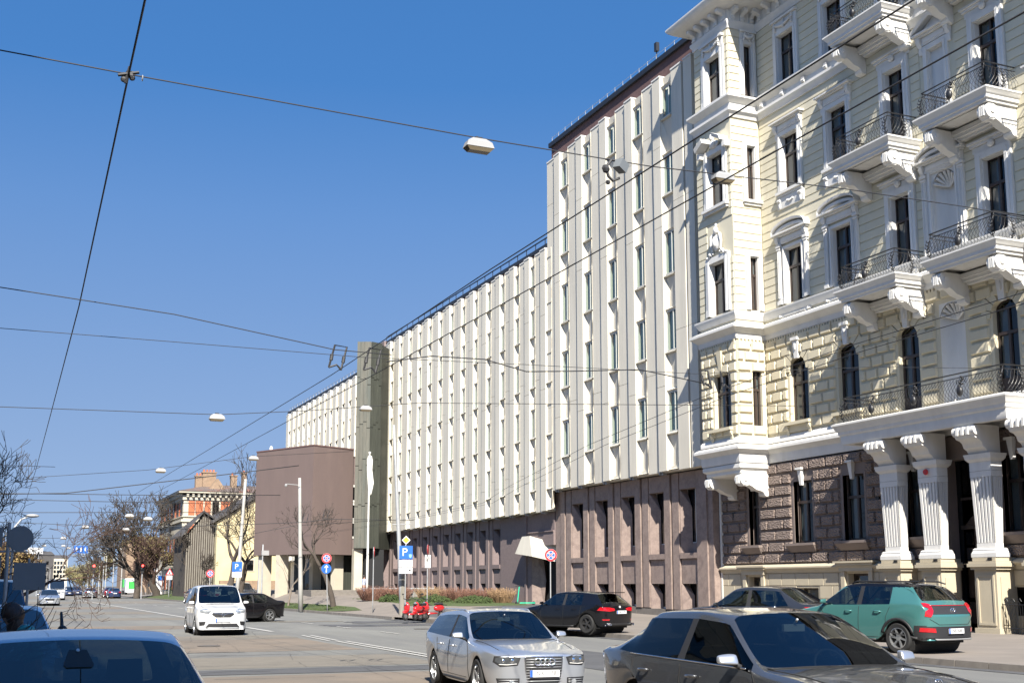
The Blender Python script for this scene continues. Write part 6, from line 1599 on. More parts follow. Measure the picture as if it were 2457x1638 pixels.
# ================================================================== STREET FURNITURE, WIRES
def pole(name, base, top, r0, r1, m, label, cat, extra=None, group=None, n=10):
    t = thing(name, base, label, cat, group=group)
    mb = MB(); b = Vector(base); e = Vector(top); k = 5
    mb.tube([b+(e-b)*i/k-Vector((0,0,.1 if i == 0 else 0)) for i in range(k+1)], [lerp(r0, r1, i/k) for i in range(k+1)], n)
    build(mb, 'post', m, t, smooth=True)
    if extra: extra(t, b, e)
    return t
def disc(t, c, r, m, name, th=.02, off=0, face=None, n=32):
    """disc facing the viewer side (-Y), turned slightly to the street"""
    mb = MB(); mb.lathe([(r, -th/2+off), (r, th/2+off)], (0,0,0), n, 'y'); o = build(mb, name, m, t, local=True)
    o.location = Vector(c)-wloc(t); o.rotation_euler = (0, 0, R(face or 0)); return o
def nostop(t, c, r=.33, face=-20):
    d = disc(t, c, r, MT['swhite'], 'sign_disc', face=face)
    def q(mbx, name, m): build(mbx, name, m, d, local=True)
    m = MB(); m.lathe([(r*.985,-.012),(r*.985,-.014)], (0,0,0), 32, 'y'); q(m, 'red_ring', MT['sred'])
    m = MB(); m.lathe([(r*.70,-.016),(r*.70,-.018)], (0,0,0), 32, 'y'); q(m, 'white_ring', MT['swhite'])
    w = MB()
    for k in range(4):
        a0 = PI/2*k-PI/4+.22; a1 = a0+PI/2-.44; pts = [(r*.14*math.cos((a0+a1)/2), -.020, r*.14*math.sin((a0+a1)/2))]+[(r*.64*math.cos(lerp(a0,a1,i/6)), -.020, r*.64*math.sin(lerp(a0,a1,i/6))) for i in range(7)]
        w.add(pts, [tuple(range(8))])
    q(w, 'blue_sectors', MT['sblue'])
    w = MB()
    for s_ in (1,-1):
        a = Vector((r*.72,0,s_*r*.72)).normalized()*r*.74; b = Vector((a.z,0,-a.x)).normalized()*r*.055
        w.add([(-a.x-b.x,-.0215-.001*s_,-a.z-b.z),(a.x-b.x,-.0215-.001*s_,a.z-b.z),(a.x+b.x,-.0215-.001*s_,a.z+b.z),(-a.x+b.x,-.0215-.001*s_,-a.z+b.z)], [(0,1,2,3)])
    q(w, 'red_cross', MT['sred']); return d
def board(t, c, w, h, m, name='sign_board', face=-20, th=.02):
    mb = MB(); mb.box(-w/2, w/2, -th/2, th/2, -h/2, h/2); o = build(mb, name, m, t, local=True); o.location = Vector(c)-wloc(t); o.rotation_euler = (0,0,R(face)); return o
def sub(o, verts, name, m, faces=None):
    mb = MB(); mb.add(verts, faces or [tuple(range(len(verts)))]); return build(mb, name, m, o, local=True, fixn=False)
# large no stopping sign in front of the archway
def ex(t, b, e): nostop(t, (e.x, e.y-.06, e.z-.33), .36, -22)
pole('no_stopping_sign', (30.2,63.6,gz(30.2,63.6)), (30.2,63.6,3.9), .035, .035, MT['steel'], 'largest round no stopping sign on a grey post before the dark archway', 'road sign', ex)
def ex(t, b, e):
    nostop(t, (e.x, e.y-.06, e.z-.30), .32, -15); d = disc(t, (e.x, e.y-.06, e.z-.97), .32, MT['sblue'], 'blue_disc', face=-15)
    sub(d, [(-.035,-.013,-.24),(.035,-.013,-.24),(.035,-.013,.10),(.12,-.013,.04),(.12,-.013,.10),(0,-.013,.24),(-.12,-.013,.10),(-.12,-.013,.04),(-.035,-.013,.10)], 'white_arrow', MT['swhite'])
pole('ahead_only_sign', (20.3,76.5,.2), (20.15,76.5,3.86), .03, .03, MT['steel'], 'post with no stopping disc above a blue ahead only arrow disc by the leaning tree', 'road sign', ex)
# parking board with distance plate and arrow, yellow priority diamond above
def ex(t, b, e):
    f = -18
    o = board(t, (b.x, b.y-.05, 3.62), .74, .74, MT['sblue']); p = txt('P', .62, o, (-.07,-.012,.0), (R(90),0,0), MT['swhite'])
    sub(o, [(.16,-.013,-.10),(.32,-.013,-.10),(.31,-.013,-.26),(.24,-.013,-.31),(.17,-.013,-.24)], 'shield_mark', mat('pale_sign_blue', (.25,.55,.80), .5))
    o = board(t, (b.x, b.y-.05, 3.02), .74, .36, MT['swhite'], 'distance_plate'); txt('200 m', .20, o, (0,-.012,0), (R(90),0,0), MT['sblack'])
    o = board(t, (b.x, b.y-.05, 2.63), .74, .34, MT['swhite'], 'arrow_plate')
    sub(o, [(-.30,-.012,-.012),(.18,-.012,-.012),(.18,-.012,-.06),(.32,-.012,0),(.18,-.012,.06),(.18,-.012,.012),(-.30,-.012,.012)], 'black_arrow', MT['sblack'])
    o = board(t, (b.x, b.y-.05, 4.30), .34, .34, MT['swhite'], 'priority_diamond'); o.rotation_euler = (0, R(45), R(f))
    sub(o, [(-.13,-.013,-.13),(.13,-.013,-.13),(.13,-.013,.13),(-.13,-.013,.13)], 'yellow_diamond', MT['syel'])
pole('parking_sign', (21.2,63.4,.16), (21.2,63.4,4.45), .03, .03, MT['steel'], 'parking sign with 200 m plate, arrow plate and small yellow diamond', 'parking sign', ex)
def ex(t, b, e):
    o = disc(t, (e.x, e.y-.05, e.z-.3), .32, MT['sback'], 'sign_disc', face=62); o2 = disc(t, (e.x+.0, e.y-.07, e.z-.3), .31, MT['sred'], 'red_disc', face=62)
    o = board(t, (e.x, e.y-.05, e.z-1.0), .42, .78, MT['swhite'], 'tow_plate', face=15)
    pts = [(.13*math.cos(2*PI*i/16), -.012, .12+.18*math.sin(2*PI*i/16)) for i in range(16)]; pts2 = [(.10*math.cos(2*PI*i/16), -.013, .12+.145*math.sin(2*PI*i/16)) for i in range(16)]
    sub(o, pts, 'black_oval', MT['sblack']); sub(o, pts2, 'white_oval', MT['swhite']); sub(o, [(-.07,-.014,.02),(.0,-.014,.02),(.05,-.014,.2),(-.02,-.014,.2)], 'lorry_mark', MT['sblack'])
    txt('10%', .11, o, (0,-.012,-.28), (R(90),0,0), MT['sblack'])
pole('edge_on_sign', (24.3,68.5,gz(24.3,68.5)), (24.3,68.5,4.25), .03, .03, MT['steel'], 'narrow post with edge on red disc above a white plate by the reddish shrubs', 'road sign', ex)
def ex(t, b, e):
    o = disc(t, (e.x, e.y-.05, e.z-.3), .32, MT['sback'], 'sign_disc', face=70); o = disc(t, (e.x+.03, e.y-.07, e.z-.3), .31, MT['sred'], 'red_disc', face=70)
pole('edge_on_sign', (21.3,69.8,.2), (21.3,69.8,4.1), .03, .03, MT['steel'], 'slim post with an edge on round sign before the stair shaft', 'road sign', ex)
def ex(t, b, e):
    o = board(t, (e.x, e.y-.05, e.z-.4), .80, .80, MT['sblue']); txt('P', .62, o, (-.05,-.012,0), (R(90),0,0), MT['swhite']); sub(o, [(.2,-.013,-.16),(.33,-.013,-.16),(.30,-.013,-.31),(.22,-.013,-.30)], 'shield_mark', MT['lampg'])
    board(t, (e.x, e.y-.05, e.z-1.05), .80, .42, MT['swhite'], 'hours_plate')
pole('parking_sign', (18.9,100.5,.0), (18.9,100.5,3.75), .035, .035, MT['steel'], 'blue parking sign beside the pale leaning mast', 'parking sign', ex)
# far signs
def ex(t, b, e):
    o = board(t, (e.x, e.y-.05, e.z-.35), .9, .9, MT['sred'], 'red_triangle'); o.data.clear_geometry(); o.data.from_pydata([(-.5,-.01,-.4),(.5,-.01,-.4),(0,-.01,.45)], [], [(0,1,2)])
    sub(o, [(-.33,-.02,-.3),(.33,-.02,-.3),(0,-.02,.25)], 'white_triangle', MT['swhite']); sub(o, [(-.10,-.03,-.25),(.12,-.03,-.25),(.08,-.03,.0),(-.05,-.03,-.02)], 'digger_mark', MT['sblack'])
    board(t, (e.x, e.y-.05, e.z-1.1), .7, .5, MT['swhite'], 'white_plate')
pole('warning_sign', (21.2,158,.2), (21.2,158,3.9), .05, .05, MT['steel'], 'red triangular warning sign beside the two big trunks', 'road sign', ex)
def ex(t, b, e): nostop(t, (e.x, e.y-.06, e.z-.4), .42, -10)
pole('far_no_stopping_sign', (21.3,128,.1), (21.3,128,3.45), .04, .04, MT['steel'], 'faded pink no stopping sign before the old wooden gable', 'road sign', ex)
# sign backs on the left
sb = thing('sign_cluster', (.32,24,.14), 'cluster of grey sign backs on posts at the left edge', 'road signs')
m = MB(); m.tube([(.30,24,.1),(.30,24,2.95)], .035, 8); m.tube([(.68,24.05,.1),(.68,24.05,2.3)], .025, 8); m.tube([(-.2,24,2.42),(.66,24,2.42)], .015, 6); build(m, 'post', MT['steel'], sb)
m = MB(); m.lathe([(.235,-.01),(.235,.01)], (.50,23.96,2.66), 28, 'y'); build(m, 'round_back', MT['sback'], sb)
m = MB(); m.box(-.15,.20,23.95,23.97,2.50,2.86); build(m, 'square_back', MT['sback'], sb)
m = MB(); m.box(.42,.98,24.02,24.04,1.72,2.22); build(m, 'wide_back', MT['sback'], sb)
m = MB(); m.box(-.15,.2,23.95,23.97,1.80,2.35); build(m, 'lower_back', MT['sback'], sb)
# tall masts
def ex(t, b, e):
    m = MB(); m.tube([(e.x-.05,e.y,e.z-.5),(e.x-.9,e.y-.05,e.z-.45)], .03, 5); m.blob((e.x-.95,e.y-.05,e.z-.55), (.10,.10,.12), 7, 5); build(m, 'camera_arm', MT['lampg'], t)
pole('street_mast', (19.76,81.5,.14), (19.43,81.5,9.19), .17, .10, MT['polew'], 'pale concrete mast with small camera before the plum hall', 'mast', ex)
def ex(t, b, e):
    m = MB(); m.lathe([(.20,0),(.19,2.3)], (b.x,b.y,b.z-.1), 10, 'z'); build(m, 'tarred_base', MT['timber'], t)
    m = MB(); m.tube([(e.x,e.y,5.2),(e.x+1.1,e.y,5.25)], .025, 5); build(m, 'bracket_arm', MT['steel'], t)
pole('street_mast', (21.35,64.3,.14), (20.69,64.3,10.85), .15, .07, MT['steel'], 'tall pale steel mast behind the 200 m parking sign', 'mast', ex)
def ex(t, b, e):
    m = MB(); m.lathe([(.26,0),(.26,1.4)], (b.x,b.y,b.z-.1), 10, 'z'); build(m, 'dark_base', MT['bark'], t)
pole('street_mast', (20.35,108,.2), (20.8,108,11.3), .19, .13, MT['polew'], 'pale leaning mast left of the plum hall beside the blue parking sign', 'mast', ex)
def ex(t, b, e):
    m = MB(); pts = [(e.x,e.y,e.z-.15),(e.x+.10,e.y-.05,e.z-.5),(e.x+.06,e.y-.1,e.z-1.2),(e.x+.16,e.y-.1,e.z-2.2),(e.x+.05,e.y-.05,e.z-3.0),(e.x,e.y,e.z-3.1)]
    vs = []; 
    for i, (x, y, z) in enumerate(pts): vs += [(e.x-.12-.10*math.sin(i), y, z), (x+.14, y-.08*math.cos(i*2), z)]
    m.add(vs, [(2*i,2*i+1,2*i+3,2*i+2) for i in range(5)]); build(m, 'furled_flag', MT['white'], t, smooth=True); m = MB(); m.blob((e.x,e.y,e.z+.08), (.1,.1,.1), 8, 6); build(m, 'finial', MT['white'], t)
pole('flagpole', (25.78,86,gz(25.8,86)), (25.8,86,11.6), .10, .05, MT['white'], 'white flagpole with a furled white flag before the stair shaft', 'flagpole', ex)
def ex(t, b, e):
    m = MB(); m.box(e.x-.1,e.x+.5,e.y-.1,e.y+.1,e.z-.9,e.z-.5); build(m, 'sensor_box', MT['lampg'], t)
pole('thin_post', (20.9,100,.6), (20.9,100,5.2), .07, .05, MT['steel'], 'thin post with grey boxes at the left foot of the plum hall', 'post', ex)
pole('bollard', (1.85,13.0,.0), (1.85,13.0,1.02), .05, .04, MT['blk'], 'black bollard post standing by the left kerb', 'bollard')
# roadside lamp posts marching off on the right
for i in range(9):
    y = 214+i*15 if i < 6 else 330+i*24; x = 20.8
    t = thing('street_lamp', (x,y,.1), 'pale far street lamp post with arm, %s of the right row' % ['nearest','second nearest','third','fourth','fifth','sixth','seventh','eighth','farthest'][i], 'street lamp', group='far row of street lamp posts on the right')
    m = MB(); m.tube([(x,y,0),(x,y,7.6),(x-.6,y,8.3),(x-3.0,y,8.6)], [.11,.08,.06,.05], 6); build(m, 'post', MT['polew'], t)
    m = MB(); m.blob((x-3.2,y,8.58), (.45,.2,.12), 8, 5); build(m, 'lamp_head', MT['lampg'], t)
t = thing('street_lamp', (.55,60,.1), 'curved arm street lamp above the left trees', 'street lamp')
m = MB(); m.tube([(.95,60,0),(.95,60,4.0),(1.0,60,4.5),(1.25,60,4.85),(1.5,60,4.95)], [.08,.06,.05,.045,.04], 6); build(m, 'post', MT['steel'], t)
m = MB(); m.blob((1.72,60,5.02), (.30,.16,.09), 10, 6); build(m, 'lamp_head', MT['lampg'], t)
# ---- overhead wires
def wire(pts, r, name, label, m='wire', sag=0, group=None):
    P = []; pts = [Vector(p) for p in pts]
    for a, b in zip(pts, pts[1:]):
        n = max(2, int((b-a).length/6)+2) if sag else 2
        for i in range(n):
            t = i/n; p = a+(b-a)*t; P.append(p-Vector((0,0,sag*4*t*(1-t))))
    P.append(pts[-1]); mb = MB(); mb.tube(P, r, 5)
    return build(mb, name, MT[m], label=label, cat='wire', group=group, smooth=True)
SL = [(-6,13.2,7.62),(1.09,13.2,7.43),(5.3,13.2,7.34),(7.75,13.2,7.33),(11.03,13.2,7.46),(13.4,13.2,7.49),(33.3,15,7.9)]
wire(SL, .008, 'span_wire', 'nearest span wire crossing the whole sky with two hanging street lamps')
wire([(.93,8,7.05),(1.09,13.2,7.42),(1.25,23.2,6.98),(1.45,38.7,7.0),(1.7,58.4,7.05),(2.2,120,7.1),(2.6,240,7.3)], .012, 'feeder_cable', 'twisted cable running down the left side of the sky from the top')
wire([(6.6,3,5.9),(6.7,14,5.9),(6.72,22.5,5.9),(6.7,60,5.95),(6.7,260,6.0)], .008, 'trolley_wire', 'right one of the two thick trolley wires running along the street')
wire([(5.75,3,5.9),(5.8,14,5.9),(5.96,22.5,5.9),(5.96,60,5.95),(6.0,260,6.0)], .008, 'trolley_wire', 'left one of the two thick trolley wires running along the street')
for dx_, wh in ((0, 'upper'), (.5, 'lower')):
    wire([(12.6+dx_,3,5.9),(13.2+dx_,12.1,5.9),(13.45+dx_,16.4,5.9),(14.1+dx_,21.6,5.9),(16.0+dx_,31,5.9),(19.5+dx_,45,5.85),(22+dx_,54,5.8),(24+dx_,75,5.9),(24+dx_,110,5.9)], .007, 'trolley_wire', 'thin trolley wire curving right before the ornate house, %s of the pair' % wh)
wire([(-8,21,7.2),(-.12,21,6.69),(2.7,21,6.49),(5.6,21,6.09),(6.69,21,6.08)], .009, 'span_wire', 'span wire holding the hanging wire frames from the left')
wire([(-8,21.5,6.1),(2.8,21.5,6.1),(6.25,21.5,6.09),(9.61,21.5,6.2),(13.7,21.5,6.3),(18.45,21.5,6.8),(33,23,8.0)], .006, 'span_wire', 'thin span wire running through the hanging frames to the house')
wire([(6.69,21.3,6.0),(7.6,21.3,6.18),(8.7,21.3,6.2),(9.6,21.3,6.02),(10.6,21.3,6.1),(12.2,21.3,6.25),(13.9,21.3,6.05)], .012, 'feeder_cable', 'slack wavy cable between the hanging frames')
wire([(-8,44,7.9),(.01,44,7.86),(7.37,44,8.01),(10.6,44,8.34),(15.14,44,8.92),(33.3,44,9.9)], .013, 'span_wire', 'second span wire with two hanging lamps lower in the sky')
wire([(-6,58,7.1),(2.5,58,7.16)], .012, 'span_wire', 'short span wire at the left edge')
wire([(1.7,66,7.3),(7.7,68,8.1),(13.5,68,9.1),(20,70,9.9)], .013, 'span_wire', 'third span wire with small hanging lamps before the brick house')
wire([(-6,80,7.1),(4.13,80,7.55),(12.71,80,8.89),(19,80,9.9)], .03, 'span_wire', 'doubled dark span wire rising to the right')
wire([(-6,90,8.0),(2.07,90,8.17),(11.85,90,8.34),(20,90,8.6)], .025, 'span_wire', 'level span wire in front of the brick roof')
for k, (z0, z1, y) in enumerate(((9.3,9.5,115),(8.2,8.9,118),(9.2,8.6,150),(8.3,9.2,190),(9.8,9.4,240))):
    wire([(-6,y,z0),(22,y,z1)], .03, 'span_wire', 'thin far span wire low over the street, %s' % ['nearest','second nearest','middle','second farthest','farthest'][k], group='far span wires over the street')
def lamp(x, y, z, s, label, arm=0, group=None):
    t = thing('hanging_lamp', (x,y,z-.35*s), label, 'hanging street lamp', group=group)
    m = MB(); h = s
    m.hull8([(x-.46*h,y-.20*h,z-.34*h),(x+.46*h,y-.20*h,z-.34*h),(x+.46*h,y+.20*h,z-.34*h),(x-.46*h,y+.20*h,z-.34*h)], [(x-.40*h,y-.17*h,z-.16*h),(x+.40*h,y-.17*h,z-.16*h),(x+.40*h,y+.17*h,z-.16*h),(x-.40*h,y+.17*h,z-.16*h)])
    m.hull8([(x-.40*h,y-.17*h,z-.159*h),(x+.40*h,y-.17*h,z-.159*h),(x+.40*h,y+.17*h,z-.159*h),(x-.40*h,y+.17*h,z-.159*h)], [(x-.22*h,y-.10*h,z-.04*h),(x+.22*h,y-.10*h,z-.04*h),(x+.22*h,y+.10*h,z-.04*h),(x-.22*h,y+.10*h,z-.04*h)])
    build(m, 'housing', MT['lampg'], t, auto=50)
    m = MB(); m.hull8([(x-.34*h,y-.14*h,z-.46*h),(x+.34*h,y-.14*h,z-.46*h),(x+.34*h,y+.14*h,z-.46*h),(x-.34*h,y+.14*h,z-.46*h)], [(x-.45*h,y-.19*h,z-.342*h),(x+.45*h,y-.19*h,z-.342*h),(x+.45*h,y+.19*h,z-.342*h),(x-.45*h,y+.19*h,z-.342*h)])
    build(m, 'lamp_bowl', MT['lampglass'], t)
    m = MB(); m.tube([(x-.05*h,y,z+.02),(x-.05*h,y,z-.06*h)], .03*h, 5); m.box(x-.12*h,x+.12*h,y-.04*h,y+.04*h,z-.06*h,z+.03*h); build(m, 'clamp', MT['wire'], t); return t
lamp(5.30,13.2,7.34,.40,'large pale hanging street lamp in the middle of the open sky'); lamp(8.92,13.2,7.42,.35,'hanging street lamp in front of the corner bay of the ornate house')
lamp(7.95,48.5,8.4,.9,'hanging lamp on the second span wire left of the stair shaft') if False else lamp(7.35,44,8.05,.62,'hanging lamp in the sky left of the long office wings'); lamp(13.0,44,8.70,.52,'hanging lamp in front of the stair shaft')
lamp(8.4,68,8.25,.62,'small hanging lamp left of the brick chimneys'); lamp(13.5,68,9.15,.62,'small hanging lamp at the top corner of the plum hall')
for k, (x, y, z) in enumerate(((11.9,118,8.55),(13.6,118,8.3),(10.2,150,8.9),(14.8,150,8.7),(9.9,190,9.0),(15.0,190,9.0),(9.2,240,9.4),(12.6,240,9.4),(8.8,300,9.6),(10.5,300,9.6),(13.5,240,9.0))):
    lamp(x, y, z, .9, 'small far hanging lamp %s' % ['left of the nearest far pair','right of the nearest far pair','left of the second far pair','right of the second far pair','left of the third far pair','right of the third far pair','left of the fourth far row','middle of the fourth far row','left of the farthest pair','right of the farthest pair','right of the fourth far row'][k], group='far hanging lamps over the street')
t = thing('floodlight', (7.35,13.2,7.2), 'square floodlight with cable on the nearest span wire', 'floodlight')
m = MB(); m.obox((7.30,13.15,7.25), (.15,.13,.13), Matrix.Rotation(R(25),3,'Y')@Matrix.Rotation(R(20),3,'Z')); build(m, 'lamp_head', MT['sback'], t)
m = MB(); m.tube([(7.18,13.2,7.33),(7.10,13.2,7.22),(7.14,13.2,7.1),(7.2,13.2,7.05),(7.3,13.2,7.1)], .02, 5); m.blob((7.13,13.2,7.02), (.035,.035,.035), 6, 4); m.blob((7.1,13.2,7.2), (.06,.05,.06), 6, 4); m.tube([(7.1,13.2,7.33),(7.34,13.2,7.33)], .015, 5); build(m, 'bracket', MT['wire'], t)
t = thing('wire_joint', (1.09,13.2,7.43), 'knotted joint where the left cable meets the nearest span wire', 'wire joint')
m = MB()
for k in range(7): m.blob((1.09+random.uniform(-.07,.07),13.2+random.uniform(-.05,.05),7.43+random.uniform(-.07,.05)), (.035,.03,.035), 6, 4)
m.tube([(.98,13.2,7.40),(1.2,13.2,7.47)], .018, 5); m.tube([(1.06,13.2,7.32),(1.10,13.2,7.52)], .018, 5); build(m, 'clamp', MT['wire'], t)
m = MB(); ring(m, (1.24,13.2,7.41), .03, .006); build(m, 'eye_ring', MT['steel'], t)
def hframe(x, y, z, w, h, tilt, label):
    t = thing('trolley_hanger', (x,y,z), label, 'wire frame')
    m = MB(); d = h*math.sin(R(tilt)); hh = h*math.cos(R(tilt))
    pts = [(x-w/2-d*.5,y,z),(x-w/2+d*.5,y,z+hh),(x+w/2+d*.5,y,z+hh-.02),(x+w/2-d*.5,y,z-.04)]
    m.tube(pts, .022, 5); m.tube([pts[0],(x-w*.1,y,z+.06),(x+w*.08,y,z+.02),pts[3]], .02, 5)
    for a, b in ((0,1),(3,2)):
        p = Vector(pts[a]).lerp(Vector(pts[b]), .45); m.tube([p-Vector((d*.08,0,.06)), p+Vector((d*.08,0,.06))], .034, 6)
    build(m, 'frame_bars', MT['wire'], t)
hframe(5.98,22.2,5.98,.24,.46,14,'black rectangular wire hanging frame against the open sky'); hframe(6.68,22.2,5.98,.24,.46,14,'black hanging wire frame in front of the stair shaft')
hframe(13.75,21.2,6.0,.20,.34,-14,'left of two rusty hanging frames before the corner bay'); hframe(14.25,21.2,6.0,.20,.34,-10,'right of two rusty hanging frames before the corner bay')
hframe(19.3,79,6.0,.30,.62,14,'left small wire frame in front of the plum hall'); hframe(20.7,79,6.25,.30,.62,14,'right small wire frame in front of the plum hall')
wire([(5,79,5.3),(14,79,5.7),(19.2,79,6.0),(21,79,6.25),(27,79,6.3)], .02, 'feeder_cable', 'dark cable sagging across the plum hall through the two small frames')
wire([(15,84,5.0),(19.2,82,5.9),(27,84,6.6)], .016, 'feeder_cable', 'lower dark cable crossing the plum hall')
# ---- scooters, bicycle rider, kick scooter
def moped(x, y, rz, label):
    t = thing('red_moped', (x,y,.14), label, 'moped', R(rz)); Z = 0
    for wx in (.62,-.58):
        w = bpy.data.objects.new('wheel', None); COL.objects.link(w); w.parent = t; w.location = (wx,0,.22)
        m = MB(); n = 16; m.tube([(.18*math.cos(2*PI*i/n),0,.18*math.sin(2*PI*i/n)) for i in range(n+1)], .05, 6, cap=False); build(m, 'tyre', MC['tyre'], w, local=True)
        m = MB(); m.lathe([(.12,-.03),(.12,.03)], (0,0,0), 12, 'y'); build(m, 'rim', MC['rim'], w, local=True)
    m = MB(); m.blob((-.42,0,.55), (.36,.16,.17), 12, 8); m.blob((.50,0,.62), (.10,.17,.26), 10, 7); m.blob((.62,0,.40), (.20,.09,.10), 10, 6); m.box(-.2,.42,-.13,.13,.26,.34); build(m, 'body', mat('moped_red', (.62,.015,.02), .25, .03, coat=1), t, local=True, smooth=True)
    m = MB(); m.blob((-.38,0,.76), (.34,.13,.07), 10, 6); m.box(-.86,-.66,-.12,.12,.68,.72); build(m, 'seat', MC['plastic'], t, local=True)
    m = MB(); m.tube([(.62,0,.25),(.50,0,.85),(.46,0,.98)], .025, 6); m.tube([(.42,-.28,1.04),(.47,0,.98),(.42,.28,1.04)], .018, 6); m.tube([(.44,.2,1.02),(.46,.27,1.22)], .008, 5); m.tube([(.44,-.2,1.02),(.46,-.27,1.22)], .008, 5)
    m.blob((.46,.27,1.25), (.02,.06,.04), 6, 4); m.blob((.46,-.27,1.25), (.02,.06,.04), 6, 4); build(m, 'handlebar', MC['plastic'], t, local=True)
    m = MB(); m.blob((.62,0,.80), (.05,.07,.07), 8, 6); build(m, 'headlight', MC['head'], t, local=True)
moped(19.0,55.6,215,'left red moped parked at the kerb corner'); moped(19.6,56.1,222,'middle red moped of the three at the kerb corner'); moped(20.4,56.6,205,'right red moped of the three, nearest the estate car roof')
t = thing('kick_scooter', (31.3,71.0,gz(31.3,71)), 'green electric kick scooter leaning in the archway', 'kick scooter'); x, y, z = 31.3, 71.0, gz(31.3,71)
gm = mat('scooter_green', (.02,.62,.36), .4)
m = MB(); m.tube([(x+.05,y,z+.12),(x+.12,y,z+.7),(x+.18,y,z+1.15)], .035, 6); m.hull8([(x+.05,y-.35,z+.1),(x+.2,y-.35,z+.1),(x+1.1,y-.5,z+.1),(x+1.0,y-.6,z+.1)],[(x+.05,y-.35,z+.16),(x+.2,y-.35,z+.16),(x+1.1,y-.5,z+.16),(x+1.0,y-.6,z+.16)]); build(m, 'frame', gm, t)
m = MB(); m.tube([(x-.1,y,z+1.18),(x+.42,y,z+1.16)], .02, 6); build(m, 'handlebar', MC['plastic'], t)
for xx in (x, x+1.1): m = MB(); m.lathe([(.11,-.03),(.11,.03)], (xx,y-.2*(xx > x),z+.11), 12, 'y'); build(m, 'wheel', MC['tyre'], t)
# ================================================================== PEOPLE, TREES, FAR HOUSES
def skin_body(name, joints, edges, radii, m, parent, lev=2, rootv=0):
    me = bpy.data.meshes.new(name); me.from_pydata(joints, edges, []); o = bpy.data.objects.new(name, me); COL.objects.link(o)
    sk = o.modifiers.new('skin', 'SKIN'); sk.use_smooth_shade = True
    for i, r_ in enumerate(radii): me.skin_vertices[0].data[i].radius = r_ if isinstance(r_, tuple) else (r_, r_)
    me.skin_vertices[0].data[rootv].use_root = True
    ss = o.modifiers.new('sub', 'SUBSURF'); ss.levels = lev; ss.render_levels = lev
    bpy.context.view_layer.update(); dg = bpy.context.evaluated_depsgraph_get(); me2 = bpy.data.meshes.new_from_object(o.evaluated_get(dg)); bpy.data.objects.remove(o)
    me2.materials.clear(); me2.materials.append(m); n = bpy.data.objects.new(name, me2); COL.objects.link(n); n.parent = parent; me2.shade_smooth(); return n
SKIN = mat('skin', (.45,.27,.20), .6, .05)
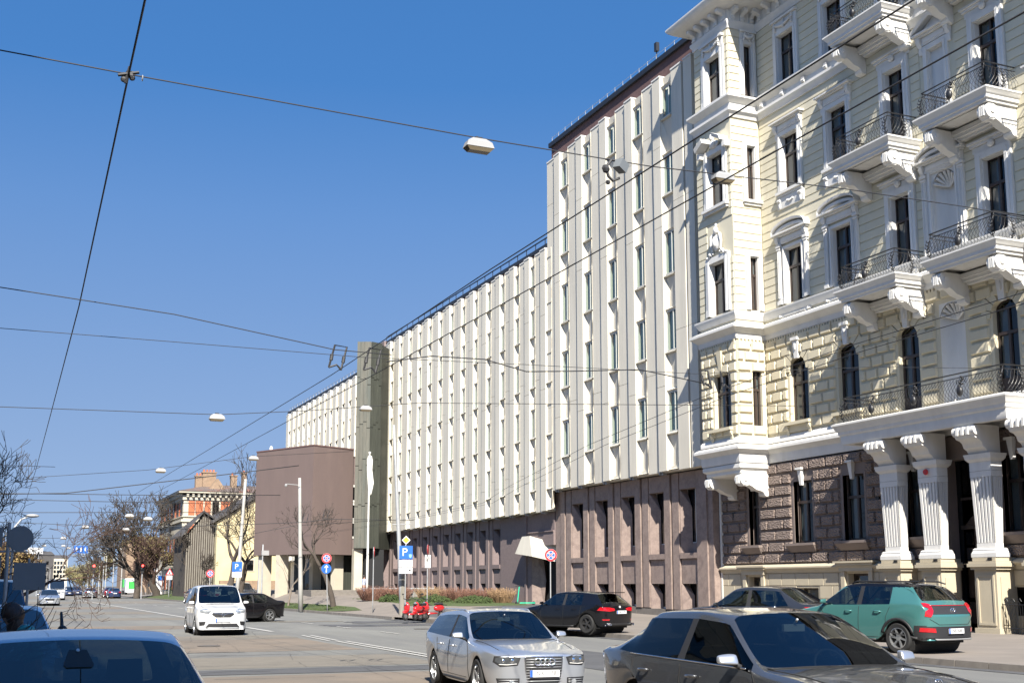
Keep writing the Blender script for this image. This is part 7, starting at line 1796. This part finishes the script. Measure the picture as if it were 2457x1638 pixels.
def person(loc, rz, label, top, legs, hair, J=None, hairlen=.15, lean=0, longhair=False):
    t = thing('person', loc, label, 'person', R(rz))
    # joints: local frame faces +x, up z
    H = 1.0
    J = J or dict(pel=(0,0,.95), che=(lean*.5,0,1.32), nek=(lean*.8,0,1.48), hed=(lean+.02,0,1.62), top=(lean+.02,0,1.72),
             sl=(lean*.7,.17,1.42), el=(lean*.7+.05,.24,1.14), hl=(lean*.7+.26,.20,1.02), sr=(lean*.7,-.17,1.42), er=(lean*.7+.05,-.24,1.14), hr=(lean*.7+.26,-.20,1.02),
             kl=(.08,.10,.50), al=(-.05,.10,.09), tl=(.13,.10,.05), kr=(-.02,-.10,.50), ar=(-.22,-.10,.10), tr=(-.06,-.10,.05))
    ks = list(J); ix = {k: i for i, k in enumerate(ks)}
    E_ = [('pel','che'),('che','nek'),('nek','hed'),('hed','top'),('che','sl'),('sl','el'),('el','hl'),('che','sr'),('sr','er'),('er','hr'),('pel','kl'),('kl','al'),('al','tl'),('pel','kr'),('kr','ar'),('ar','tr')]
    rad = dict(pel=(.15,.11), che=(.16,.11), nek=.055, hed=.095, top=.07, sl=.07, el=.045, hl=.035, sr=.07, er=.045, hr=.035, kl=.065, al=.045, tl=.04, kr=.065, ar=.045, tr=.04)
    skin_body('body', [J[k] for k in ks], [(ix[a], ix[b]) for a, b in E_], [rad[k] for k in ks], SKIN, t)
    # clothes as slightly larger shells
    kk = ['che','pel','nek','sl','el','hl','sr','er','hr']
    JJ = dict(J); w = lambda a, b, f: tuple(Vector(J[a]).lerp(Vector(J[b]), f)); JJ['hl'] = w('el','hl',.8); JJ['hr'] = w('er','hr',.8); JJ['nek'] = w('che','nek',.75)
    r2 = dict(che=(.18,.13), pel=(.17,.135), nek=.08, sl=.085, el=.062, hl=.052, sr=.085, er=.062, hr=.052)
    skin_body('jacket', [JJ[k] for k in kk], [(0,1),(0,2),(0,3),(3,4),(4,5),(0,6),(6,7),(7,8)], [r2[k] for k in kk], top, t)
    kk = ['pel','kl','al','kr','ar']; JJ['al'] = w('kl','al',.9); JJ['ar'] = w('kr','ar',.9); r3 = dict(pel=(.165,.13), kl=.085, al=.06, kr=.085, ar=.06)
    skin_body('trousers', [JJ[k] for k in kk], [(0,1),(1,2),(0,3),(3,4)], [r3[k] for k in kk], legs, t)
    m = MB(); h = Vector(J['hed'])
    m.blob((h.x-.025,h.y,h.z+.05), (.115,.10,.115), 14, 9)
    if longhair:
        m.blob((h.x-.07,h.y,h.z-.07), (.085,.115,.20), 12, 8); m.blob((h.x-.05,h.y,h.z+.02), (.12,.125,.12), 12, 8)
    build(m, 'hair', hair, t, local=True, smooth=True)
    m = MB()
    for s_ in (1,-1): m.blob((h.x+.088,h.y+s_*.033,h.z+.02), (.012,.014,.008), 6, 4)
    build(m, 'eye', MT['sblack'], t, local=True)
    m = MB(); m.blob((h.x+.10,h.y,h.z-.01), (.018,.014,.024), 6, 4); m.blob((h.x+.088,h.y,h.z-.05), (.012,.026,.008), 6, 4)
    for s_ in (1,-1): m.blob((h.x-.0,h.y+s_*.093,h.z+.005), (.02,.012,.03), 6, 4)
    build(m, 'face', SKIN, t, local=True, smooth=True)
    for s_, k in ((1,'hl'),(-1,'hr')):
        e = 'el' if k == 'hl' else 'er'; d = (Vector(J[k])-Vector(J[e])).normalized(); p = Vector(J[k]); m = MB()
        m.blob(tuple(p+d*.03), (.035,.022,.03), 8, 5)
        for i in range(4):
            q = p+d*.05+Vector((0,0,.024-.016*i)); m.tube([q, q+d*.035-Vector((0,0,.005)), q+d*(.065-.006*abs(i-1))-Vector((0,0,.018))], [.010,.009,.007], 5)
        m.tube([p+d*.01+Vector((0,-s_*.02,.02)), p+d*.045+Vector((0,-s_*.035,.03))], [.011,.008], 5)
        build(m, 'hand', SKIN, t, local=True, smooth=True)
    m = MB()
    for a, b in (('al','tl'),('ar','tr')):
        p = Vector(J[a]); m.blob((p.x+.08,p.y,max(p.z-.04,.05)), (.14,.05,.05), 10, 6)
    build(m, 'shoe', MT['white'], t, local=True, smooth=True)
    return t
tealj = mat('teal_jacket', (.06,.42,.46), .75, .12, 8, .004, 30); jeans = mat('jeans', (.08,.12,.22), .85, .15, 6)
brownhair = mat('brown_hair', (.045,.02,.012), .55, .4, 20, .01, 60, stretch=(1,1,.15)); pinkcase = mat('pale_lilac', (.40,.38,.50), .8, .05)
P1 = dict(pel=(-.05,0,.92), che=(.12,0,1.22), nek=(.21,0,1.36), hed=(.28,0,1.46), top=(.30,0,1.56), sl=(.13,.17,1.30), el=(.24,.22,1.05), hl=(.42,.16,1.0), sr=(.13,-.17,1.30), er=(.24,-.22,1.05), hr=(.42,-.16,1.0),
          kl=(.08,.10,.48), al=(-.06,.10,.09), tl=(.12,.10,.05), kr=(-.04,-.10,.48), ar=(-.24,-.10,.10), tr=(-.08,-.10,.05))
p1 = person((.50,14.6,-.0), 200, 'person with brown hair and teal hooded jacket between the two left parked cars', tealj, jeans, brownhair, J=P1, longhair=True)
m = MB(); m.blob((.12,0,1.32), (.13,.16,.06), 10, 6); build(m, 'hood', tealj, p1, local=True, smooth=True)
dkh = mat('dark_hair', (.02,.015,.012), .6); lj = mat('pale_denim_jacket', (.42,.46,.56), .8, .1, 5)
person((25.6,86.2,gz(25.6,86.2)), 20, 'person in pale denim walking past the flagpole beside a bicycle', lj, mat('pale_jeans', (.35,.42,.55), .85), dkh)
# parked bicycle by the flagpole
def bicycle(x, y, rz, label, col):
    z = gz(x, y); t = thing('bicycle', (x,y,z), label, 'bicycle', R(rz))
    for wx in (-.52,.52):
        m = MB(); n = 20; m.tube([(wx+.33*math.cos(2*PI*i/n),0,.34+.33*math.sin(2*PI*i/n)) for i in range(n+1)], .02, 5, cap=False)
        for k in range(8): m.tube([(wx,0,.34),(wx+.32*math.cos(PI*k/4),0,.34+.32*math.sin(PI*k/4))], .004, 3)
        build(m, 'wheel', MC['tyre'], t, local=True)
    m = MB(); 
    for a, b in (((-.52,.34),(-.05,.32)),((-.05,.32),(-.2,.82)),((-.2,.78),(.36,.80)),((-.05,.32),(.38,.72)),((-.52,.34),(-.18,.74)),((.52,.34),(.34,.92))): m.tube([(a[0],0,a[1]),(b[0],0,b[1])], .017, 5)
    build(m, 'frame', col, t, local=True)
    m = MB(); m.tube([(.26,-.28,1.0),(.36,0,1.0),(.26,.28,1.0)], .014, 5); m.tube([(.34,0,.9),(.36,0,1.0)], .014, 5); build(m, 'handlebar', MC['plastic'], t, local=True)
    m = MB(); m.blob((-.22,0,.87), (.13,.07,.035), 8, 5); build(m, 'saddle', MC['plastic'], t, local=True)
bicycle(26.6,86.6,5,'left pale bicycle at the rack by the flagpole',MT['steel']); bicycle(28.0,87.6,12,'right dark bicycle at the rack by the flagpole',MC['plastic'])
t = thing('bicycle_rack', (29,87,gz(29,87)), 'long low bicycle rack beside the reddish shrubs', 'bicycle rack'); z = gz(29,87)
m = MB(); m.box(26.4,31.4,87.0,87.5,z+.72,z+.80)
for i in range(5): m.tube([(26.8+i,87.2,z),(26.8+i,87.2,z+.75)], .03, 5)
build(m, 'rack', MT['steel'], t)
# ---- bare trees
def tree(name, base, H, spread, label, seed, m='bark', r0=.22, rmin=0, dec=(.62,.85), levels=5, trunk=.3, lean=(0,0), nb=(3,4), fine='bark', buds=None, nbuds=0, up=.35, forks=None, group=None, cat='tree', asp=1.0, bs=.05):
    r = random.Random(seed); tk = MB(); cr = MB(); tips = []
    t = thing(name, base, label, cat, group=group); b = Vector(base)
    def grow(p, d, L, rad, lv):
        n = 4 if lv < 3 else 3; pts = [p]; rr_ = [rad]; q = p.copy(); dd = d.copy()
        for i in range(n):
            dd = (dd+Vector((r.gauss(0,.16), r.gauss(0,.16), r.gauss(.03,.10)+up*.12))).normalized(); q = q+dd*L/n; pts.append(q.copy()); rr_.append(max(rmin, rad*(1-.36*(i+1)/n)))
        (tk if lv == 0 else cr).tube(pts, rr_, 7 if lv < 2 else (4 if lv < 3 else 3), cap=False)
        if lv >= levels: tips.append(q.copy()); return
        k = r.randint(*nb)
        for i in range(k):
            a = r.uniform(0, 2*PI) if lv else 2*PI*i/k+r.uniform(-.4,.4); tilt = r.uniform(.45,1.05)*spread
            ax = dd.orthogonal().normalized(); ax.rotate(Matrix.Rotation(a, 3, dd)); nd = (dd*math.cos(tilt)+ax*math.sin(tilt)); nd = (nd+Vector((0,0,up*.5))).normalized()
            at = pts[-1] if i == 0 else pts[r.randint(max(1, n-2), n)]
            grow(at, nd, L*r.uniform(.58,.85), max(rmin, rr_[-1]*r.uniform(*dec)), lv+1)
        if lv: tips.append(q.copy())
    grow(b+Vector((0,0,-.15)), Vector((lean[0],lean[1],1)).normalized(), H*trunk, r0, 0)
    build(tk, 'trunk', MT[m], t, smooth=True)
    o = build(cr, 'crown', MT[fine], t, fixn=False, smooth=True)
    if buds:
        mb = MB()
        for _ in range(nbuds):
            p = r.choice(tips); c = p+Vector((r.gauss(0,.22), r.gauss(0,.22), r.gauss(0,.22)))*bs*8; a = Vector((r.gauss(0,1), r.gauss(0,1), r.gauss(0,1))).normalized(); bb = a.orthogonal().normalized(); s_ = bs*r.uniform(.5,1.4)
            mb.add([c+a*s_, c+bb*s_*.7, c-a*s_, c-bb*s_*.7], [(0,1,2,3)])
        o = build(mb, 'buds', MT[buds], t, fixn=False); o['kind'] = 'stuff'
    return t
tree('bare_tree', (22.1,81.6,gz(22.1,81.6)), 10.5, .95, 'leaning bare tree behind the two disc sign before the plum hall', 12, 'bark', .22, levels=6, trunk=.30, lean=(.05,0), nb=(2,3), fine='bark', up=.30, rmin=.012, dec=(.7,.9))
tree('young_tree', (21.3,92,gz(21.3,92)), 5.4, .8, 'small pale forked tree under the plum hall behind the concrete mast', 31, 'barkpale', .09, levels=4, trunk=.35, fine='barkpale', nb=(2,3))
tree('bare_tree', (20.6,112,gz(20.6,112)), 14.5, .9, 'tall dark tree with two heavy trunks left of the plum hall', 8, 'bark', .34, levels=6, trunk=.30, lean=(-.12,0), nb=(3,3), fine='bark', up=.25, rmin=.018)
tree('bare_tree', (21.7,113,gz(21.7,113)), 12, .8, 'dark trunked tree beside the yellow gable, right of its neighbour', 9, 'bark', .30, levels=5, trunk=.32, lean=(.08,0), nb=(3,3), fine='bark', up=.4, rmin=.018)
tree('bare_tree', (19.2,176,.1), 18.5, 1.0, 'broadest bare chestnut reaching over the street at centre left', 21, 'bark', .48, levels=6, trunk=.32, lean=(-.05,0), nb=(3,4), fine='bark', up=.26, rmin=.035, dec=(.72,.95))
tree('bare_tree', (21.6,173,.2), 12.5, .8, 'brown olive twiggy tree with the thick dark trunk', 5, 'bark', .62, levels=6, trunk=.28, lean=(.02,0), nb=(3,4), fine='twig', buds='twigol', nbuds=2500, up=.32, bs=.09, rmin=.035)
tree('bare_tree', (22.7,150,.5), 11.5, .9, 'forked bare tree in front of the brick house corner', 14, 'bark', .26, levels=5, trunk=.28, nb=(3,4), fine='bark', up=.35, rmin=.025)
tree('bare_tree', (24.0,156,.5), 8.5, .8, 'slim bare tree just right of the forked one', 15, 'bark', .16, levels=5, trunk=.35, nb=(3,3), fine='bark', up=.4, rmin=.025)
tree('bare_tree', (-.35,40,.14), 6.6, 1.0, 'dark bare tree at the left edge above the sign backs', 33, 'bark', .16, levels=6, trunk=.34, nb=(3,3), fine='bark', up=.25, rmin=.008)
tree('bare_tree', (.4,33,.14), 4.0, 1.0, 'dark twiggy tree behind the round sign back', 36, 'bark', .13, levels=6, trunk=.38, lean=(.12,0), nb=(3,3), fine='twig', up=.1, rmin=.006)
for k, (x, y, h) in enumerate(((.8,84,7.2),(1.2,100,7.6),(1.4,122,8.0))):
    tree('brown_tree', (x,y,.14), h, .9, ['orange brown twiggy tree on the left, nearest of its row','orange brown twiggy tree, middle of the left row','orange brown twiggy tree, farthest of the left row'][k], 50+k, 'bark', .22, levels=5, trunk=.22, lean=(.05,0), nb=(4,4), fine='twig', buds='budy', nbuds=1800, up=.15, bs=.09, rmin=.02)
for k in range(6):
    tree('far_tree', (21.5+k*.6,262+k*26,.14), 11.5, .8, 'pale yellow green budding tree of the far right row, %s' % ['nearest','second nearest','third','fourth','fifth','farthest'][k], 70+k, 'bark', .25, levels=4, trunk=.25, nb=(4,4), fine='twigol', buds='budg', nbuds=2400, up=.3, bs=.15, rmin=.05, group='far budding trees on the right side')
for k in range(7):
    tree('far_tree', (23.5+k*1.6,205+k*9,.14), 9.5, .85, 'grey brown bare tree behind the far lamp posts, %s' % ['nearest','second nearest','third','fourth','fifth','sixth','farthest'][k], 90+k, 'bark', .22, levels=5, trunk=.25, nb=(3,4), fine='twig', up=.25, rmin=.035, group='far bare trees behind the lamp posts')
for k in range(6):
    tree('far_tree', (-1.5-k*.4,150+k*30,.14), 9.0, .85, 'brown budding tree of the far left row, %s' % ['nearest','second nearest','third','fourth','fifth','farthest'][k], 110+k, 'bark', .22, levels=4, trunk=.25, lean=(.05,0), nb=(4,4), fine='twig', buds='budy', nbuds=1500, up=.25, bs=.14, rmin=.04, group='far brown trees on the left side')
# foreground shrub twigs at the left edge
t = thing('twiggy_shrub', (-.35,8.9,.14), 'bare dark shrub twigs reaching in from the left edge over the parked cars', 'shrub'); r = random.Random(4); mb = MB()
for k in range(26):
    p = Vector((-.5+r.uniform(-.2,.2), 9.9+r.uniform(-.2,.2), .9)); d = Vector((r.uniform(.5,1.1), r.uniform(-.1,.3), r.uniform(.25,.9))).normalized(); pts = [p]; L = r.uniform(.7,1.35)
    for i in range(6): d = (d+Vector((r.gauss(0,.1), r.gauss(0,.08), r.gauss(0,.1)))).normalized(); p = p+d*L/6; pts.append(p.copy())
    mb.tube(pts, [.007-.0009*i for i in range(7)], 4)
    for j in (2,3,4,5):
        q = pts[j]; dd = (d+Vector((r.gauss(0,.6),0,r.gauss(0,.6)))).normalized(); mb.tube([q, q+dd*.12, q+dd*.22+Vector((0,0,.02))], [.004,.003,.002], 3)
build(mb, 'twigs', MT['bark'], t, fixn=False)
# shrubs on the plaza bed
def shrub(name, c, rx, ry, rz_, m, label, n, seed, kind='twig', h=.0, group=None, cat='shrub'):
    r = random.Random(seed); t = thing(name, c, label, cat, group=group); mb = MB()
    if kind == 'twig':
        for k in range(n):
            a = r.uniform(0, 2*PI); q = math.sqrt(r.random()); p = Vector((c[0]+rx*.6*q*math.cos(a), c[1]+ry*.6*q*math.sin(a), c[2]))
            d = Vector((math.cos(a)*q*.8*rx, math.sin(a)*q*.8*ry, rz_*1.4)).normalized(); L = rz_*r.uniform(.7,1.1)
            e = p+d*L; mid = p+d*L*.5+Vector((r.gauss(0,.04), r.gauss(0,.04), 0)); mb.tube([p, mid, e], [.012,.009,.004], 3, cap=False)
            for _ in range(5):
                o = mid.lerp(e, r.random()); s_ = .035*r.uniform(.6,1.5); v = Vector((r.gauss(0,1), r.gauss(0,1), r.gauss(0,1))).normalized(); w = v.orthogonal().normalized()
                mb.add([o+v*s_, o+w*s_*.6, o-v*s_, o-w*s_*.6], [(0,1,2,3)])
    else:
        for k in range(n):
            v = Vector((r.gauss(0,1), r.gauss(0,1), abs(r.gauss(0,1)))).normalized(); q = r.uniform(.65,1.0)+.12*math.sin(v.x*7+seed)*math.cos(v.y*6)
            o = Vector((c[0]+v.x*rx*q, c[1]+v.y*ry*q, c[2]+v.z*rz_*q)); s_ = .06*r.uniform(.5,1.4); a = Vector((r.gauss(0,1), r.gauss(0,1), r.gauss(0,1))).normalized(); w = a.orthogonal().normalized()
            mb.add([o+a*s_, o+w*s_*.5, o-a*s_, o-w*s_*.5], [(0,1,2,3)])
        mb.blob((c[0],c[1],c[2]+rz_*.25), (rx*.7,ry*.7,rz_*.5), 10, 6)
    o = build(mb, 'foliage', m, t, fixn=False); o['kind'] = 'stuff'; return t
redsh = mat('reddish_shrub', (.22,.11,.075), .95, .35, 3); tansh = mat('tan_shrub', (.34,.22,.12), .95, .3, 3); junip = mat('juniper_green', (.055,.085,.022), .95, .4, 4)
for k, (x, y, w, m_) in enumerate(((25.0,82,1.2,redsh),(26.0,79.5,1.2,redsh),(28.2,78.5,1.3,tansh),(29.4,76.8,1.3,redsh),(30.6,74.8,1.3,redsh),(31.2,73.2,1.0,tansh))):
    shrub('plaza_shrub', (x,y,gz(x,y)+.03), w, w, 1.0, m_, ['reddish bare shrub left of the mast','second reddish shrub left of the mast','straw coloured shrub right of the parking sign','reddish shrub behind the edge on sign','reddish shrub between sign and archway','straw coloured shrub nearest the archway'][k], 420, k)
for k, (x, y, w) in enumerate(((27.2,75.3,1.2),(29.2,73.2,1.4),(25.4,79.0,.8))):
    shrub('juniper', (x,y,gz(x,y)), w, w, .55, junip, ['low spreading green juniper behind the mopeds','low green juniper towards the archway','small low juniper left of the mast'][k], 2600, 20+k, 'leaf')
shrub('hedge', (24.2,163,.3), 2.6, 5, 1.9, mat('hedge_green', (.07,.09,.025), .95, .4, 3), 'dull green hedge before the brick house corner', 3500, 40, 'leaf', cat='hedge')
# ---- brick house with chimneys
def boxobj(parent, name, m, x0, x1, y0, y1, z0, z1): mb = MB(); mb.box(x0,x1,y0,y1,z0,z1); return build(mb, name, MT[m], parent)
K = 170.0
bh = thing('brick_house', (24.3,K,.1), 'four storey red brick and cream house with rusty roof and chimneys down the street', 'house')
X0, X1, Y0, Y1 = 24.3, 44.0, K, K+24
boxobj(bh,'wall','tan',X0,X1,Y0,Y1,.1,14.2)
for z0, z1, o in ((4.2,4.5,.3),(10.55,10.9,.30),(11.25,11.4,.2),(13.6,14.15,.16)): boxobj(bh,'cornice_band','tan',X0-o,X1+o,Y0-o,Y1,z0,z1)
for z0, z1, zw in ((11.5,13.45,11.6),(6.0,10.3,6.6),(4.7,5.9,None)):
    for a_, b_ in ((.67,1.52),(1.64,2.67),(2.86,3.70),(5.1,6.4),(7.5,8.6),(8.8,9.9),(12.2,13.4)): boxobj(bh,'brick_panel','redbrick',X0+a_,X0+b_,Y0-.05,Y0-.001,z0,z1)
    for a_ in (3.92,6.8,10.6):
        if zw:
            w = boxobj(bh,'window','wood',X0+a_,X0+a_+.92,Y0-.07,Y0-.002,zw,zw+1.85); boxobj(w,'pane','panedk',X0+a_+.08,X0+a_+.42,Y0-.10,Y0-.071,zw+.1,zw+1.75); boxobj(w,'pane','panedk',X0+a_+.5,X0+a_+.84,Y0-.10,Y0-.071,zw+.1,zw+1.75)
for k in range(6):
    for z in (1.2,6.4,11.4):
        y = Y0+1.6+k*3.8; w = boxobj(bh,'window','wood',X0-.08,X0-.002,y-.5,y+.5,z,z+2.0); boxobj(w,'pane','panedk',X0-.11,X0-.081,y-.42,y+.42,z+.1,z+1.9)
        boxobj(bh,'brick_panel','redbrick',X0-.05,X0-.001,y+.8,y+1.5,z,z+2); boxobj(bh,'brick_panel','redbrick',X0-.05,X0-.001,y+1.9,y+2.7,z,z+2)
for z in range(8): boxobj(bh,'quoin','tan',X0-.12,X0+.5,Y0-.12,Y0-.001,4.6+z*.75,5.1+z*.75)
for k in range(26): boxobj(bh,'cornice_bracket','tan',X0+.3+k*.75,X0+.6+k*.75,Y0-.6,Y0-.17,14.0,14.55)
for k in range(20): boxobj(bh,'cornice_bracket','tan',X0-.6,X0-.17,Y0+.3+k*1.1,Y0+.7+k*1.1,14.0,14.55)
boxobj(bh,'eaves','tan',X0-.8,X1+.6,Y0-.8,Y1,14.56,14.8)
mb = MB(); mb.hull8([(X0-.9,Y0-.9,14.81),(X1,Y0-.9,14.81),(X1,Y1,14.81),(X0-.9,Y1,14.81)], [(X0+4.5,Y0+5,16.2),(X1-4,Y0+5,16.2),(X1-4,Y1-5,16.2),(X0+4.5,Y1-5,16.2)]); build(mb,'roof',MT['roof'],bh)
mb = MB(); mb.hull8([(X0+3.6,Y0+1.4,15.2),(X0+6.0,Y0+1.4,15.2),(X0+6.0,Y0+4,15.2),(X0+3.6,Y0+4,15.2)], [(X0+4.7,Y0+1.5,16.8),(X0+4.9,Y0+1.5,16.8),(X0+4.9,Y0+4,16.8),(X0+4.7,Y0+4,16.8)]); build(mb,'dormer',MT['chimney'],bh)
for x, w, h in ((X0+2.0,.9,17.2),(X0+2.95,1.9,17.75),(X0+7.0,.85,17.4),(X0+8.6,.6,17.8)):
    c = boxobj(bh,'chimney','chimney',x,x+w,Y0+3.2,Y0+4.2,14.9,h); boxobj(c,'chimney_cap','chimney',x-.1,x+w+.1,Y0+3.1,Y0+4.3,h,h+.16)
    for q in range(int(w/.45)): boxobj(c,'chimney_pot','redbrick',x+.1+q*.45,x+.35+q*.45,Y0+3.5,Y0+3.8,h+.16,h+.5)
mb = MB(); mb.tube([(X0+6.55,Y0-.25,14.5),(X0+6.55,Y0-.2,3)], .12, 6); build(mb,'downpipe',MT['redbrick'],bh)
# ---- yellow gabled house and weathered wooden gable
yh = thing('yellow_house', (27,148,.6), 'yellow rendered gable house partly behind the plum hall', 'house')
mb = MB(); mb.add([(24.9,146,.5),(42,146,.5),(42,146,15.6),(30.6,146,12.9),(24.9,146,9.4),(24.9,160,.5),(42,160,.5),(42,160,15.6),(30.6,160,12.9),(24.9,160,9.4)],
   [(0,1,2,3,4),(9,8,7,6,5),(0,4,9,5),(4,3,8,9),(3,2,7,8)]); build(mb,'wall',MT['yellow'],yh)
mb = MB(); mb.add([(24.3,145.6,9.2),(30.6,145.6,13.1),(42,145.6,15.9),(42,160,15.9),(30.6,160,13.1),(24.3,160,9.2),(24.3,145.6,9.5),(30.6,145.6,13.4),(42,145.6,16.2),(42,160,16.2),(30.6,160,13.4),(24.3,160,9.5)],
   [(0,1,7,6),(1,2,8,7),(6,7,10,11),(7,8,9,10),(0,5,4,1),(1,4,3,2),(0,6,11,5)]); build(mb,'roof',MT['slate'],yh)
for x, z in ((29.0,3.6),(33,3.6),(33,7.2)):
    w = boxobj(yh,'window','tan',x-.55,x+.55,145.93,145.99,z-.1,z+1.4); boxobj(w,'pane','panedk',x-.4,x+.4,145.9,145.929,z,z+1.25)
boxobj(yh,'low_wall','chimney',25.3,42,145.2,145.6,.5,2.4)
wh = thing('wooden_gable_house', (23.2,152,.5), 'weathered grey boarded gable with dark roof between brick and yellow houses', 'house')
mb = MB(); mb.add([(21.9,150,.4),(25.3,147,.4),(25.3,147,9.2),(23.6,148.5,10.4),(21.9,150,8.0),(21.9,160,.4),(25.3,160,.4),(25.3,160,9.2),(21.9,160,8.0)], [(0,1,2,3,4),(0,4,8,5),(5,8,7,6)]); build(mb,'wall',MT['bark'],wh)
for i in range(15):
    t_ = (i+.5)/15; x = lerp(21.9,25.3,t_); y = lerp(150,147,t_)-.05; zt = lerp(8,10.4,t_*2) if t_ < .5 else lerp(10.4,9.2,(t_-.5)*2); boxobj(wh,'board','timber',x-.05,x+.05,y-.06,y,.5,zt-.15)
mb = MB(); mb.hull8([(21.3,149.8,7.6),(23.6,147.9,10.6),(24.4,158,10.6),(21.3,160,7.6)], [(21.3,149.8,7.85),(23.6,147.9,10.85),(24.4,158,10.85),(21.3,160,7.85)]); mb.hull8([(23.6,147.9,10.6),(25.9,146.2,8.9),(26.4,158,8.9),(24.4,158,10.6)], [(23.6,147.9,10.85),(25.9,146.2,9.15),(26.4,158,9.15),(24.4,158,10.85)]); build(mb,'roof',MT['slate'],wh)
# ---- far street end
def farhouse(x0, x1, y, h, m, label, n=5, rows=4):
    t = thing('far_house', (x0,y,0), label, 'building'); boxobj(t,'wall',m,x0,x1,y,y+20,0,h)
    mb = MB(); mb.hull8([(x0-.3,y-.3,h),(x1+.3,y-.3,h),(x1+.3,y+20,h),(x0-.3,y+20,h)], [(x0+1,y+3,h+1.5),(x1-1,y+3,h+1.5),(x1-1,y+17,h+1.5),(x0+1,y+17,h+1.5)]); build(mb,'roof',MT['slate'],t)
    for i in range(n):
        for j in range(rows):
            xx = lerp(x0+.8, x1-.8, (i+.5)/n); zz = 1.5+(h-2.5)*j/rows; boxobj(t,'window','panedk',xx-.5,xx+.5,y-.04,y-.005,zz,zz+1.4)
farhouse(6,24,520,14,'slate','dark far building closing the left end of the street'); farhouse(25,35,620,15,'tan','pale far tower block at the end of the street',6,6); farhouse(-26,-4,330,9,'tan','pale low house on the far left behind the trees'); farhouse(30,46,300,12,'chimney','brown house far down the right side behind the lamp posts')
farhouse(-30,-9,70,7.5,'tan','low pale house hidden behind the left trees',6,2); farhouse(48,70,330,10,'redbrick','far red brick house on the right',5,3)
def traffic(x, y, h, label, red=True):
    t = thing('traffic_light', (x,y,.1), label, 'traffic light'); m = MB(); m.tube([(x,y,0),(x,y,h)], .07, 6); build(m,'post',MT['steel'],t); m = MB(); m.box(x-.22,x+.22,y-.3,y-.1,h-1.1,h); build(m,'housing',MT['blk'],t)
    m = MB(); m.lathe([(.15,-.36),(.15,-.30)], (x,y,h-.2), 10, 'y'); build(m,'red_lamp',mat('red_signal', (.8,.02,.02), .4, 0, emis=((1,.05,.04), 4)),t)
traffic(12.9,170,4.6,'traffic light showing red in the middle of the far crossing'); traffic(19.3,171,4.7,'traffic light showing red beside the big chestnut trunk')
t = thing('direction_sign', (18,246,0), 'blue direction sign hanging over the far lanes', 'road sign'); boxobj(t,'sign_panel','sblue',14.8,17.4,245.9,246,8.0,9.4)
for i in range(3): o_ = boxobj(t,'white_mark','swhite',15.2+i*.8,15.45+i*.8,245.86,245.899,8.3,9.1)
m = MB(); m.tube([(20.5,246,0),(20.5,246,8.6),(14.6,246,8.7)], .1, 6); build(m,'gantry',MT['steel'],t)
t = thing('blue_billboard', (-.5,150,0), 'blue panel on the left pavement behind the parked cars', 'billboard'); boxobj(t,'panel','sblue',3.0,5.2,190,190.2,1.6,4.2); boxobj(t,'leg','steel',3.4,3.5,190,190.1,0,1.6)
t = thing('white_sign', (7.4,230,0), 'white rectangular sign on a tall post far left', 'road sign'); boxobj(t,'panel','swhite',6.1,8.7,229.9,230,7.4,8.5); m = MB(); m.tube([(8,230,0),(8,230,7.5)], .09, 6); build(m,'post',MT['steel'],t)
t = thing('advert_kiosk', (24.3,190,.1), 'white advertising stand with blue patches between the big trunks', 'kiosk'); boxobj(t,'body','swhite',23.2,25.6,189,190,.2,4.3); boxobj(t,'poster','sblue',23.7,24.8,188.95,188.999,2.6,3.3); boxobj(t,'base','sred',23.6,25.2,188.9,190.1,.1,.5)

# ---- houses along the left pavement, behind and beside the camera: they shade the near left strip
for k, (y0, y1, h, m_) in enumerate(((-70,-32,21,'tan'),(-31.9,-2,22,'yellow'),(-1.9,22,21.5,'tan'),(22.1,47,21,'cream'))):
    t = thing('street_house', (-6,y0,0), ['tall pale house across the street far behind the viewpoint','yellow house across the street just behind the viewpoint','pale house across the street beside the viewpoint','cream house across the street beyond the viewpoint'][k], 'building')
    boxobj(t,'wall',m_,-18,-5.6,y0,y1,0,h); boxobj(t,'cornice','white',-18,-5.1,y0,y1,h+.001,h+.4); boxobj(t,'roof','slate',-18,-5.4,y0,y1,h+.401,h+1.2)
    for i in range(int((y1-y0)/3)):
        for j in range(5):
            yy = y0+1.6+i*3; zz = 1.2+j*3.3; w = boxobj(t,'window','wood',-5.59,-5.52,yy-.6,yy+.6,zz,zz+2.0); boxobj(w,'pane','panedk',-5.51,-5.48,yy-.5,yy+.5,zz+.1,zz+1.9)
